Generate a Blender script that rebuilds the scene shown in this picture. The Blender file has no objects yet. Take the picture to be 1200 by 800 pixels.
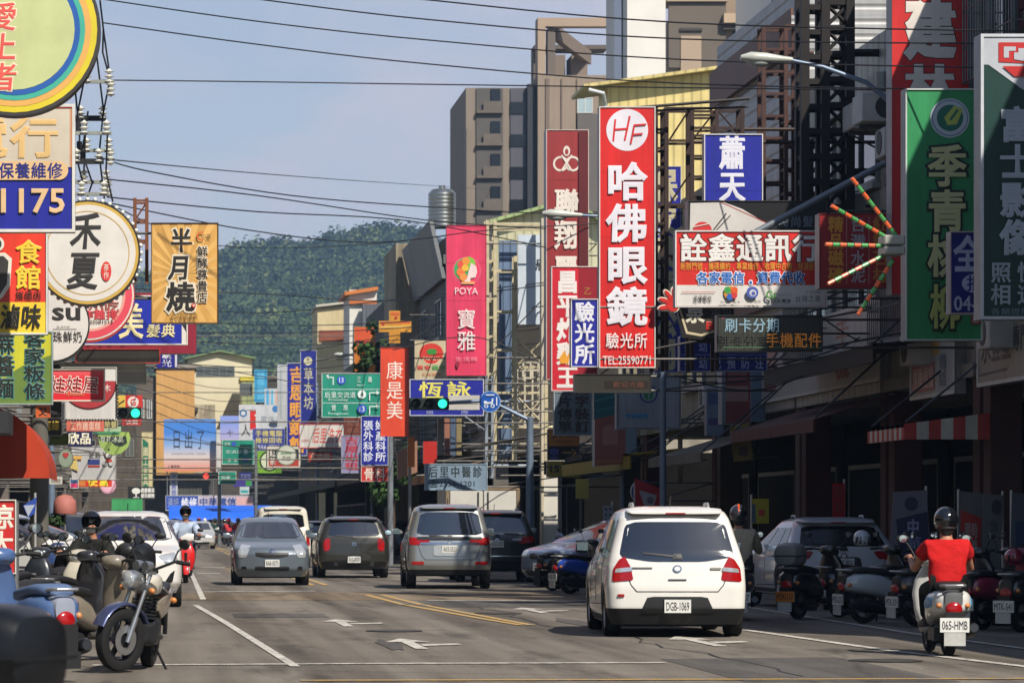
import bpy, bmesh, math, random
from mathutils import Vector, Matrix, noise
from mathutils.bvhtree import BVHTree
RND = random.Random(11)
sc = bpy.context.scene
C = sc.collection
V = Vector
# ------------------------------------------------------------------ camera, light, exposure
FPX, VPX, VPY, EYE = 4000.0, 180.0, 612.0, 1.4      # focal length and vanishing point in photo pixels, eye height in metres
cam = bpy.data.cameras.new('camera')
cam.sensor_width = 36.0
cam.lens = FPX * 36.0 / 1200.0
cam.shift_x = (600.0 - VPX) / 1200.0
cam.shift_y = (VPY - 400.0) / 1200.0
cam.clip_start, cam.clip_end = 0.5, 12000
cam.dof.use_dof = True
cam.dof.focus_distance = 50.0
cam.dof.aperture_fstop = 6.3
co = bpy.data.objects.new('camera', cam)
co.location = (0, 0, EYE)
co.rotation_euler = (math.radians(90), 0, 0)
C.objects.link(co)
sc.camera = co
SUN_DIR = V((0.45, -0.85, 1.0)).normalized()
sl = bpy.data.lights.new('sun', 'SUN')
sl.energy = 5.0
sl.angle = math.radians(0.53)
sl.color = (1.0, 0.93, 0.82)
so = bpy.data.objects.new('sun', sl)
so.rotation_euler = SUN_DIR.to_track_quat('Z', 'Y').to_euler()
so.location = (20, -30, 60)
C.objects.link(so)
w = bpy.data.worlds.new('World')
sc.world = w
w.use_nodes = True
nt = w.node_tree
nt.nodes.clear()
N = nt.nodes.new
sky = N('ShaderNodeTexSky')
sky.sky_type = 'NISHITA'
sky.sun_disc = False
sky.sun_elevation = math.asin(SUN_DIR.z)
sky.sun_rotation = math.atan2(SUN_DIR.x, SUN_DIR.y)
sky.air_density, sky.dust_density, sky.ozone_density = 1.0, 0.5, 3.0
tc = N('ShaderNodeTexCoord')
mp = N('ShaderNodeMapping')
mp.inputs['Scale'].default_value = (11.0, 11.0, 26.0)
mp.inputs['Location'].default_value = (1.3, 0.2, 0.65)
nz = N('ShaderNodeTexNoise')
nz.inputs['Scale'].default_value = 1.0
nz.inputs['Detail'].default_value = 5.0
nz.inputs['Roughness'].default_value = 0.5
nz.inputs['Distortion'].default_value = 0.35
rp = N('ShaderNodeValToRGB')
rp.color_ramp.elements[0].position = 0.40
rp.color_ramp.elements[0].color = (0.42, 0.42, 0.42, 1)
rp.color_ramp.elements[1].position = 0.62
rp.color_ramp.elements[1].color = (0.93, 0.93, 0.93, 1)
mx = N('ShaderNodeMix')
mx.data_type = 'RGBA'
bg = N('ShaderNodeBackground')
bg.inputs['Strength'].default_value = 0.078
ow = N('ShaderNodeOutputWorld')
L = nt.links.new
L(tc.outputs['Generated'], mp.inputs['Vector'])
L(mp.outputs['Vector'], nz.inputs['Vector'])
L(nz.outputs['Fac'], rp.inputs['Fac'])
sx = N('ShaderNodeSeparateXYZ')
L(tc.outputs['Generated'], sx.inputs['Vector'])
mr = N('ShaderNodeMapRange')                          # cloud banks stand in the north, the rest of the sky is clearer
mr.inputs['From Min'].default_value, mr.inputs['From Max'].default_value = 0.55, 0.92
mr.inputs['To Min'].default_value, mr.inputs['To Max'].default_value = 0.12, 1.0
L(sx.outputs['Y'], mr.inputs['Value'])
mm = N('ShaderNodeMath')
mm.operation = 'MULTIPLY'
L(rp.outputs['Color'], mm.inputs[0])
L(mr.outputs['Result'], mm.inputs[1])
L(mm.outputs[0], mx.inputs['Factor'])
L(sky.outputs['Color'], mx.inputs['A'])
mx.inputs['B'].default_value = (6.2, 6.05, 7.1, 1)
L(mx.outputs['Result'], bg.inputs['Color'])
L(bg.outputs['Background'], ow.inputs['Surface'])
sc.view_settings.view_transform = 'Standard'
sc.view_settings.look = 'None'
sc.view_settings.exposure = 0.38
sc.view_settings.gamma = 1.0
sc.view_settings.use_curve_mapping = False
sc.render.engine = 'CYCLES'
sc.cycles.use_denoising = True
sc.cycles.max_bounces = 6
sc.cycles.diffuse_bounces = 2
sc.cycles.glossy_bounces = 3
sc.cycles.caustics_reflective = sc.cycles.caustics_refractive = False
sc.cycles.volume_bounces = 0

# ------------------------------------------------------------------ helpers
def X(px, d): return (px - VPX) * d / FPX
def Z(py, d): return EYE + (VPY - py) * d / FPX
def GD(py): return EYE * FPX / (py - VPY)            # distance of a point on the ground seen on photo row py
def lin(h):
    if not isinstance(h, str): return tuple(h)
    h = h.lstrip('#')
    if len(h) == 3: h = ''.join(c * 2 for c in h)
    o = []
    for i in (0, 2, 4):
        c = int(h[i:i + 2], 16) / 255
        o.append(c / 12.92 if c <= 0.04045 else ((c + 0.055) / 1.055) ** 2.4)
    return tuple(o)
MC = {}
def mat(c='#888', rough=0.5, metal=0.0, dirt=0.14, scale=1.3, coat=0.0, emit=0.0, pattern=None, bump=0.0, spec=0.5, streak=0.0):
    key = (c, rough, metal, dirt, scale, coat, emit, pattern, bump, spec, streak)
    if key in MC: return MC[key]
    m = bpy.data.materials.new('paint_%d' % len(MC))
    m.use_nodes = True
    t = m.node_tree
    b = t.nodes['Principled BSDF']
    rgb = lin(c)
    b.inputs['Base Color'].default_value = (*rgb, 1)
    b.inputs['Roughness'].default_value = rough
    b.inputs['Metallic'].default_value = metal
    b.inputs['Coat Weight'].default_value = coat
    b.inputs['Coat Roughness'].default_value = 0.05
    b.inputs['Specular IOR Level'].default_value = spec
    if emit:
        b.inputs['Emission Color'].default_value = (*rgb, 1)
        b.inputs['Emission Strength'].default_value = emit
    ln = t.links.new
    tcn = t.nodes.new('ShaderNodeTexCoord')
    fac = None
    def mulc(a, bcol):
        n = t.nodes.new('ShaderNodeMix'); n.data_type = 'RGBA'; n.blend_type = 'MULTIPLY'
        n.inputs['Factor'].default_value = 1.0
        if isinstance(a, tuple): n.inputs['A'].default_value = (*a, 1)
        else: ln(a, n.inputs['A'])
        ln(bcol, n.inputs['B'])
        return n.outputs['Result']
    colour = rgb
    def noisecol(sca, vec_scale, lo, det=6.0):
        mpn = t.nodes.new('ShaderNodeMapping'); mpn.inputs['Scale'].default_value = vec_scale
        ln(tcn.outputs['Object'], mpn.inputs['Vector'])
        n = t.nodes.new('ShaderNodeTexNoise'); n.inputs['Scale'].default_value = sca
        n.inputs['Detail'].default_value = det; n.inputs['Roughness'].default_value = 0.62
        ln(mpn.outputs['Vector'], n.inputs['Vector'])
        r = t.nodes.new('ShaderNodeValToRGB')
        r.color_ramp.elements[0].position = 0.32; r.color_ramp.elements[0].color = (lo, lo, lo, 1)
        r.color_ramp.elements[1].position = 0.62; r.color_ramp.elements[1].color = (1, 1, 1, 1)
        ln(n.outputs['Fac'], r.inputs['Fac'])
        return r.outputs['Color'], n.outputs['Fac']
    nf = None
    if dirt:
        cc, nf = noisecol(scale, (1, 1, 1), 1 - dirt)
        colour = mulc(colour, cc)
    if streak:
        cc, _ = noisecol(3.2, (1, 1, 0.12), 1 - streak, 4.0)
        colour = mulc(colour, cc)
    hgt = None
    if pattern and pattern[0] in ('corr', 'brick'):
        sep = t.nodes.new('ShaderNodeSeparateXYZ'); ln(tcn.outputs['Object'], sep.inputs['Vector'])
        add = t.nodes.new('ShaderNodeMath'); add.operation = 'ADD'
        ln(sep.outputs['X'], add.inputs[0]); ln(sep.outputs['Y'], add.inputs[1])
        cmb = t.nodes.new('ShaderNodeCombineXYZ')
        if pattern[0] == 'corr':
            src = sep.outputs['Z'] if pattern[1] == 'z' else add.outputs[0]
            m1 = t.nodes.new('ShaderNodeMath'); m1.operation = 'MULTIPLY'; m1.inputs[1].default_value = 2 * math.pi / pattern[2]
            ln(src, m1.inputs[0])
            m2 = t.nodes.new('ShaderNodeMath'); m2.operation = 'SINE'; ln(m1.outputs[0], m2.inputs[0])
            m3 = t.nodes.new('ShaderNodeMapRange'); m3.inputs[1].default_value = 0.3; m3.inputs[2].default_value = 1.0
            ln(m2.outputs[0], m3.inputs[0]); hgt = m3.outputs[0]
            r = t.nodes.new('ShaderNodeValToRGB')
            r.color_ramp.elements[0].position = 0.0; r.color_ramp.elements[0].color = (1, 1, 1, 1)
            r.color_ramp.elements[1].position = 1.0; r.color_ramp.elements[1].color = (0.82, 0.82, 0.82, 1)
            ln(hgt, r.inputs['Fac']); colour = mulc(colour, r.outputs['Color'])
            bdist = 0.03
        else:
            ln(add.outputs[0], cmb.inputs['X']); ln(sep.outputs['Z'], cmb.inputs['Y'])
            bk = t.nodes.new('ShaderNodeTexBrick')
            bk.inputs['Scale'].default_value = 1.0
            bk.inputs['Brick Width'].default_value = pattern[1]; bk.inputs['Row Height'].default_value = pattern[2]
            bk.inputs['Mortar Size'].default_value = pattern[3]
            bk.offset = pattern[4]
            bk.inputs['Color1'].default_value = (1, 1, 1, 1); bk.inputs['Color2'].default_value = (0.86, 0.86, 0.86, 1)
            bk.inputs['Mortar'].default_value = (0.55, 0.55, 0.55, 1)
            ln(cmb.outputs[0], bk.inputs['Vector']); colour = mulc(colour, bk.outputs['Color'])
            hgt = bk.outputs['Fac']; bdist = 0.008
    if not isinstance(colour, tuple): ln(colour, b.inputs['Base Color'])
    if hgt is not None:
        bp = t.nodes.new('ShaderNodeBump'); bp.inputs['Strength'].default_value = 0.7; bp.inputs['Distance'].default_value = bdist; bp.invert = True
        ln(hgt, bp.inputs['Height']); ln(bp.outputs[0], b.inputs['Normal'])
    elif bump and nf is not None:
        bp = t.nodes.new('ShaderNodeBump'); bp.inputs['Strength'].default_value = bump; bp.inputs['Distance'].default_value = 0.02
        ln(nf, bp.inputs['Height']); ln(bp.outputs[0], b.inputs['Normal'])
    MC[key] = m
    return m
STEEL = lambda c='#6a6c70': mat(c, 0.45, 0.6, 0.3, 4.0)
BLACKP = lambda: mat('#141416', 0.45, 0, 0.2, 6.0)
RUBBER = lambda: mat('#0d0d0e', 0.8, 0, 0.2, 8.0)
def GLASSD():
    m = mat('#0b0f14', 0.05, 0, 0, 1, 0, 0, None, 0, 0.8)
    m.node_tree.nodes['Principled BSDF'].inputs['IOR'].default_value = 2.0
    return m
CHROME = lambda: mat('#c8cacc', 0.15, 1.0, 0.1, 5)
def paint(c, metal=0.0): return mat(c, 0.32, metal, 0.06, 2.0, 0.8)
class MB:
    def __init__(s): s.v, s.f, s.m = [], [], []
    def add(s, vs, fs, m=0):
        o = len(s.v); s.v += [tuple(p) for p in vs]
        s.f += [tuple(i + o for i in f) for f in fs]; s.m += [m] * len(fs); return s
    def poly(s, pts, m=0): return s.add(pts, [tuple(range(len(pts)))], m)
    def box(s, a, b, m=0):
        x0, y0, z0 = [min(p, q) for p, q in zip(a, b)]; x1, y1, z1 = [max(p, q) for p, q in zip(a, b)]
        return s.add([(x0, y0, z0), (x1, y0, z0), (x1, y1, z0), (x0, y1, z0), (x0, y0, z1), (x1, y0, z1), (x1, y1, z1), (x0, y1, z1)],
                     [(0, 3, 2, 1), (4, 5, 6, 7), (0, 1, 5, 4), (1, 2, 6, 5), (2, 3, 7, 6), (3, 0, 4, 7)], m)
    def obox(s, o, ax, ay, az, m=0):
        o, ax, ay, az = V(o), V(ax), V(ay), V(az)
        vs = [o, o + ax, o + ax + ay, o + ay]; vs += [p + az for p in vs]
        return s.add(vs, [(0, 3, 2, 1), (4, 5, 6, 7), (0, 1, 5, 4), (1, 2, 6, 5), (2, 3, 7, 6), (3, 0, 4, 7)], m)
    def path(s, pts, r, n=8, m=0, cap=True):
        pts = [V(p) for p in pts]; rs = r if isinstance(r, (list, tuple)) else [r] * len(pts)
        o = len(s.v); up = None
        for i, p in enumerate(pts):
            t = (pts[min(i + 1, len(pts) - 1)] - pts[max(i - 1, 0)]).normalized()
            a = t.cross(V((0, 0, 1)) if abs(t.z) < 0.9 else V((0, 1, 0))).normalized(); b = t.cross(a)
            if up is not None and a.dot(up) < 0: a, b = -a, -b
            up = a
            for k in range(n):
                g = 2 * math.pi * k / n
                s.v.append(tuple(p + (a * math.cos(g) + b * math.sin(g)) * rs[i]))
        for i in range(len(pts) - 1):
            for k in range(n):
                s.f.append((o + i * n + k, o + i * n + (k + 1) % n, o + (i + 1) * n + (k + 1) % n, o + (i + 1) * n + k)); s.m.append(m)
        if cap:
            s.f.append(tuple(o + k for k in range(n))); s.f.append(tuple(o + (len(pts) - 1) * n + k for k in reversed(range(n)))); s.m += [m, m]
        return s
    def loft(s, rings, m=0, n=18, cap=True):            # ring: centre, half axis u, half axis v, exponent
        o = len(s.v)
        for c, u, v, e in rings:
            c, u, v = V(c), V(u), V(v)
            for k in range(n):
                g = 2 * math.pi * k / n; cg, sg = math.cos(g), math.sin(g)
                s.v.append(tuple(c + u * math.copysign(abs(cg) ** (2 / e), cg) + v * math.copysign(abs(sg) ** (2 / e), sg)))
        for i in range(len(rings) - 1):
            for k in range(n):
                s.f.append((o + i * n + k, o + i * n + (k + 1) % n, o + (i + 1) * n + (k + 1) % n, o + (i + 1) * n + k)); s.m.append(m)
        if cap:
            s.f.append(tuple(o + k for k in range(n))); s.f.append(tuple(o + (len(rings) - 1) * n + k for k in reversed(range(n)))); s.m += [m, m]
        return s
    def ell(s, c, r, m=0, n=16, k=10):                  # ellipsoid
        c = V(c); rings = []
        for i in range(k + 1):
            a = -math.pi / 2 + math.pi * i / k
            q = max(math.cos(a), 0.02)
            rings.append(((c.x, c.y, c.z + r[2] * math.sin(a)), (r[0] * q, 0, 0), (0, r[1] * q, 0), 2))
        return s.loft(rings, m, n)
    def lathe(s, prof, c, axis='x', n=28, m=0):          # prof: (radius, offset along axis)
        c = V(c); o = len(s.v)
        for r, t in prof:
            for k in range(n):
                g = 2 * math.pi * k / n; a, b = r * math.cos(g), r * math.sin(g)
                s.v.append(tuple(c + V({'x': (t, a, b), 'y': (a, t, b), 'z': (a, b, t)}[axis])))
        for i in range(len(prof) - 1):
            for k in range(n):
                s.f.append((o + i * n + k, o + i * n + (k + 1) % n, o + (i + 1) * n + (k + 1) % n, o + (i + 1) * n + k)); s.m.append(m)
        return s
    def build(s, name, mats, parent=None, smooth=0, bevel=0, world=True):
        me = bpy.data.meshes.new(name)
        off = parent_loc(parent) if (parent and world) else V((0, 0, 0))
        me.from_pydata([tuple(V(p) - off) for p in s.v], [], s.f)
        mats = mats if isinstance(mats, (list, tuple)) else [mats]
        for q in mats: me.materials.append(q)
        if len(mats) > 1: me.polygons.foreach_set('material_index', s.m)
        bm = bmesh.new(); bm.from_mesh(me)
        bmesh.ops.recalc_face_normals(bm, faces=bm.faces)
        if bevel: bmesh.ops.bevel(bm, geom=bm.edges[:], offset=bevel, segments=1, affect='EDGES', clamp_overlap=True)
        bm.to_mesh(me); bm.free()
        if smooth:
            me.shade_smooth(); me.set_sharp_from_angle(angle=math.radians(smooth))
        o = bpy.data.objects.new(name, me); C.objects.link(o)
        if parent: o.parent = parent
        return o
def parent_loc(p):
    l = V((0, 0, 0))
    while p: l = l + p.location; p = p.parent
    return l
def tag(o, label, cat, group=None):
    o['label'] = label; o['category'] = cat
    if group: o['group'] = group
    return o
def thing(name, label, cat, loc=(0, 0, 0), rz=0.0, group=None):
    o = bpy.data.objects.new(name, None); C.objects.link(o)
    o.location = loc; o.rotation_euler = (0, 0, rz); o.empty_display_size = 0.3
    return tag(o, label, cat, group)
def struct(o, kind='structure'): o['kind'] = kind; return o
def dup(root, loc, rz=0.0, label=None, group=None):
    r = root.copy(); C.objects.link(r); r.location = loc; r.rotation_euler = (0, 0, rz)
    if label: r['label'] = label
    if group: r['group'] = group
    for ch in list(root.children):
        c = ch.copy(); C.objects.link(c); c.parent = r
        for g in list(ch.children):
            d = g.copy(); C.objects.link(d); d.parent = c
    return r
GC = {}
def glyph(s, b=0.0):
    """Flat letter outline from the font; a bold letter gets a thin skirt that widens every stroke by b."""
    k = (s, b)
    if k in GC: return GC[k]
    if (s, 0) not in GC:
        c = bpy.data.curves.new('t', 'FONT'); c.body = s; c.resolution_u = 2
        o = bpy.data.objects.new('t', c)
        me = bpy.data.meshes.new_from_object(o)
        idx, vs, mp_ = {}, [], []
        for v in me.vertices:
            q = (round(v.co.x, 4), round(v.co.y, 4))
            if q not in idx: idx[q] = len(vs); vs.append((q[0], q[1], 0.0))
            mp_.append(idx[q])
        fs = []
        for p in me.polygons:
            f = [mp_[i] for i in p.vertices]; f = [f[i] for i in range(len(f)) if f[i] != f[i - 1]]
            if len(set(f)) > 2: fs.append(tuple(f))
        bpy.data.objects.remove(o); bpy.data.curves.remove(c); bpy.data.meshes.remove(me)
        GC[(s, 0)] = (vs, fs)
    vs, fs = GC[(s, 0)]
    if not b: return vs, fs
    cnt = {}
    for f in fs:
        ar = sum(vs[f[i - 1]][0] * vs[f[i]][1] - vs[f[i]][0] * vs[f[i - 1]][1] for i in range(len(f)))
        g = f if ar > 0 else f[::-1]
        for i in range(len(g)): cnt[(g[i - 1], g[i])] = 1
    bd = [e for e in cnt if (e[1], e[0]) not in cnt]
    nrm = {}
    for i, j in bd:
        dx, dy = vs[j][0] - vs[i][0], vs[j][1] - vs[i][1]; l = math.hypot(dx, dy) or 1
        for q in (i, j): nrm.setdefault(q, []).append((dy / l, -dx / l))
    out = list(vs); m = {}
    for q, ns in nrm.items():
        nx, ny = sum(n[0] for n in ns), sum(n[1] for n in ns); l = math.hypot(nx, ny)
        if l < 1e-4: nx, ny, l = ns[0][0], ns[0][1], 1.0
        nx, ny = nx / l, ny / l; k_ = min(1.5, 1 / max(0.4, nx * ns[0][0] + ny * ns[0][1]))
        m[q] = len(out); out.append((vs[q][0] + nx * b * k_, vs[q][1] + ny * b * k_, -1.0))
    GC[k] = (out, fs + [(i, j, m[j], m[i]) for i, j in bd])
    return GC[k]
def is_cjk(ch): return ord(ch) > 0x2e80
class Face:
    """Collects artwork and lettering for a flat face; P maps (u, v, height) to the world, v grows downwards."""
    def __init__(s, P, step=0.004): s.P, s.h, s.step, s.let, s.art, s.lm, s.am = P, 0.0, step, MB(), MB(), [], []
    def mi(s, lst, c):
        m = mat(c, 0.42, 0, 0.16, 1.6) if isinstance(c, (str, tuple)) else c
        if m not in lst: lst.append(m)
        return lst.index(m)
    def glyph(s, ch, x0, y0, x1, y1, c, b, slant=0.0, rot=0.0):
        vs, fs = glyph(ch, b)
        if not vs: return
        if is_cjk(ch[0]) and len(ch) == 1: gx0, gx1, gy0, gy1 = 0.03, 0.97, -0.085, 0.85
        else:
            co_ = [v for v in vs if v[2] == 0]; gx0, gx1 = min(v[0] for v in co_), max(v[0] for v in co_); gy0, gy1 = min(v[1] for v in co_), max(v[1] for v in co_)
        out = []
        cu, cv = (x0 + x1) / 2, (y0 + y1) / 2; cr, sr = math.cos(rot), math.sin(rot)
        for a, q, zz in vs:
            fu = (a - gx0) / max(gx1 - gx0, 1e-6) + slant * ((q - gy0) / max(gy1 - gy0, 1e-6) - 0.5); fv = (gy1 - q) / max(gy1 - gy0, 1e-6)
            u, v = x0 + (x1 - x0) * fu, y0 + (y1 - y0) * fv
            if rot: u, v = cu + (u - cu) * cr - (v - cv) * sr, cv + (u - cu) * sr + (v - cv) * cr
            out.append(s.P(u, v, s.h + zz * s.step * 0.6))
        s.let.add(out, fs, s.mi(s.lm, c))
    def text(s, t, x0, y0, x1, y1, c, b=0.012, vert=False, outline=None, ob=0.045, fill=0.9, slant=0.0, rot=0.0):
        for cc, bb in ([(outline, ob * .85)] if outline else []) + [(c, round(b * .6, 3))]:
            s.h += s.step
            if not any(is_cjk(q) for q in t): s.glyph(t, x0, y0, x1, y1, cc, bb, slant, rot); continue
            n = len(t)
            for i, ch in enumerate(t):
                if ch == ' ': continue
                if ch in '.-': s.glyph(ch, x0 + (x1 - x0) * (i + .42) / n, y0 + (y1 - y0) * .8, x0 + (x1 - x0) * (i + .58) / n, y1, cc, bb); continue
                if vert: a0, a1, b0, b1 = x0, x1, y0 + (y1 - y0) * i / n, y0 + (y1 - y0) * (i + 1) / n
                else: a0, a1, b0, b1 = x0 + (x1 - x0) * i / n, x0 + (x1 - x0) * (i + 1) / n, y0, y1
                if vert: mv = (b1 - b0) * (1 - fill) / 2; b0, b1 = b0 + mv, b1 - mv
                else: mu = (a1 - a0) * (1 - fill) / 2; a0, a1 = a0 + mu, a1 - mu
                s.glyph(ch, a0, b0, a1, b1, cc, bb, slant, rot)
    def poly(s, pts, c):
        s.h += s.step; s.art.poly([s.P(u, v, s.h) for u, v in pts], s.mi(s.am, c))
    def rect(s, x0, y0, x1, y1, c): s.poly([(x0, y0), (x1, y0), (x1, y1), (x0, y1)], c)
    def disc(s, cx, cy, r, c, ry=None, a0=0, a1=360):
        ry = ry or r
        n = 40; pts = [(cx + r * math.cos(math.radians(a0 + (a1 - a0) * k / n)), cy + ry * math.sin(math.radians(a0 + (a1 - a0) * k / n))) for k in range(n + (a1 - a0 != 360))]
        s.poly(pts, c)
    def ring(s, cx, cy, r, t, c, a0=0, a1=360):
        s.h += s.step; n = 44
        vs = []
        for k in range(n + 1):
            a = math.radians(a0 + (a1 - a0) * k / n)
            vs += [s.P(cx + r * math.cos(a), cy + r * math.sin(a), s.h), s.P(cx + (r - t) * math.cos(a), cy + (r - t) * math.sin(a), s.h)]
        s.art.add(vs, [(2 * k, 2 * k + 2, 2 * k + 3, 2 * k + 1) for k in range(n)], s.mi(s.am, c))
    def line(s, x0, y0, x1, y1, t, c):
        dx, dy = x1 - x0, y1 - y0; l = math.hypot(dx, dy) or 1; nx, ny = -dy / l * t / 2, dx / l * t / 2
        s.poly([(x0 + nx, y0 + ny), (x1 + nx, y1 + ny), (x1 - nx, y1 - ny), (x0 - nx, y0 - ny)], c)
    def items(s, its):
        for it in its:
            k = it[0]; kw = it[-1] if isinstance(it[-1], dict) else {}; a = [q for q in it[1:] if not isinstance(q, dict)]
            if k == 't': s.text(*a, **kw)
            elif k == 'v': s.text(*a, vert=True, **kw)
            elif k == 'r': s.rect(*a)
            elif k == 'c': s.disc(*a, **kw)
            elif k == 'o': s.ring(*a, **kw)
            elif k == 'p': s.poly(*a)
            elif k == 'l': s.line(*a)
    def build(s, parent, world=True):
        if s.art.v: s.art.build('artwork', s.am, parent, world=world)
        if s.let.v: s.let.build('lettering', s.lm, parent, world=world)
def panel(P, outline, dep, bgc, edge, parent, name='panel'):
    b = MB(); n = len(outline)
    vs = [P(u, v, 0) for u, v in outline] + [P(u, v, -dep) for u, v in outline]
    b.add(vs, [tuple(range(n))], 0); b.add(vs, [tuple(range(n, 2 * n))], 1)
    b.add(vs, [(k, (k + 1) % n, n + (k + 1) % n, n + k) for k in range(n)], 1)
    return b.build(name, [bgc, edge], parent)
def frame(P, x0, y0, x1, y1, t, c, parent, dep=0.02, back=0.01, tv=None):
    b = MB(); tv = tv or t
    for u0, v0, u1, v1 in ((x0, y0, x1, y0 + tv), (x0, y1 - tv, x1, y1), (x0, y0 + tv, x0 + t, y1 - tv), (x1 - t, y0 + tv, x1, y1 - tv)):
        q = [(u0, v0), (u1, v0), (u1, v1), (u0, v1)]
        b.add([P(u, v, dep) for u, v in q] + [P(u, v, -back) for u, v in q], [(0, 1, 2, 3), (7, 6, 5, 4), (0, 1, 5, 4), (1, 2, 6, 5), (2, 3, 7, 6), (3, 0, 4, 7)])
    return b.build('border', mat(c, 0.4, 0, 0.2, 3.0), parent)
XR, XL, XF = 13.0, -5.0, 11.2                                    # facade lines of the two rows of houses
def sign(label, x0, y0, x1, y1, d, bgc='#fff', items=(), fr='#d8d8d4', fw=1.2, dep=0.22, edge='#9a9c9e', arm=None, name='shop_sign', cat='sign', rough=0.42, streak=0.28, post=None, shape=None, group=None, rods=(0.12, 0.88)):
    if arm is None and 440 > x1 > 250 or arm == 'r' and x1 < 340: d = max(d, min(258 + (d % 7) * .9, 7.4 * FPX / (x1 - 180))); arm = 'r'
    cx = X((x0 + x1) / 2, d)
    root = thing(name, label, cat, (cx, d, Z(y1, d)), group=group)
    P = lambda u, v, h: (X(u, d), d - h, Z(v, d))
    bm_ = bgc if not isinstance(bgc, str) else mat(bgc, rough, 0, 0.13, 0.9, 0, 0, None, 0, 0.5, streak)
    if shape == 'c':
        mx_, my_, rx, ry = (x0 + x1) / 2, (y0 + y1) / 2, (x1 - x0) / 2, (y1 - y0) / 2
        out = [(mx_ + rx * math.cos(k * math.pi / 32), my_ + ry * math.sin(k * math.pi / 32)) for k in range(64)]
    elif shape: out = shape
    else: out = [(x0, y0), (x1, y0), (x1, y1), (x0, y1)]
    panel(P, out, dep, bm_, mat(edge, 0.5, 0, 0.25, 2.0), root)
    if fr and not shape: frame(P, x0, y0, x1, y1, fw, fr, root)
    f = Face(P); f.items(items)
    if not shape and isinstance(bgc, str) and (y1 - y0) * d / FPX > 1.6:      # joints between the sheets of a tall sign
        n_ = max(2, int((y1 - y0) * d / FPX / 1.1))
        for k in range(1, n_): f.h = .001; f.rect(x0 + fw, y0 + (y1 - y0) * k / n_ - .14, x1 - fw, y0 + (y1 - y0) * k / n_ + .14, tuple(q * .6 for q in lin(bgc)))
    f.build(root)
    if arm is None: arm = 'r' if x0 > 440 else 'l'
    if arm:
        b = MB()
        xe = {'r': X(x1, d), 'l': X(x0, d)}.get(arm)
        xt = {'r': XR if d < 112 else XF, 'l': XL}.get(arm)
        if xe is not None:
            if (arm == 'r' and xe > xt - 0.3): xt = xe + 0.4
            if (arm == 'l' and xe < xt + 0.3): xt = xe - 0.4
            for q in rods:
                zz = Z(y0 + (y1 - y0) * q, d)
                b.path([(xe + (-0.05 if arm == 'r' else 0.05), d + dep * 0.5, zz), (xt, d + dep * 0.5, zz)], 0.022, 6)
            zz0, zz1 = Z(y0 + (y1 - y0) * rods[0], d), Z(y0 + (y1 - y0) * rods[-1], d)
            b.path([(xe, d + dep * 0.5 + 0.035, zz1), (xt, d + dep * 0.5 + 0.035, zz0)], 0.018, 5)
            b.build('bracket', STEEL('#5a5753'), root)
    if post:
        b = MB()
        for pxx in post: b.path([(X(pxx, d), d + dep + 0.06, 0), (X(pxx, d), d + dep + 0.06, Z(y0 + 2, d))], 0.05, 8)
        b.build('post', STEEL('#8a8d90'), root)
    return root
def fsign(label, y0, y1, z0, z1, bgc, items=(), side=1, dep=0.18, fr='#c8c8c4', xp=None, edge='#8c8e90', name='fascia_sign'):
    xp = xp if xp is not None else (XR - dep if side > 0 else XL + dep)
    root = thing(name, label, 'sign', (xp, (y0 + y1) / 2, z0))
    if side > 0: P = lambda u, v, h: (xp - h, y1 - (y1 - y0) * u / 100, z1 - (z1 - z0) * v / 100)
    else: P = lambda u, v, h: (xp + h, y0 + (y1 - y0) * u / 100, z1 - (z1 - z0) * v / 100)
    panel(P, [(0, 0), (100, 0), (100, 100), (0, 100)], dep - 0.006, mat(bgc, 0.4, 0, 0.15, 0.9, 0, 0, None, 0, 0.5, 0.2), mat(edge, 0.5, 0, 0.2), root)
    if fr: frame(P, 0, 0, 100, 100, 6 / (y1 - y0), fr, root, tv=6 / (z1 - z0))
    f = Face(P); f.items(items); f.build(root)
    return root
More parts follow.
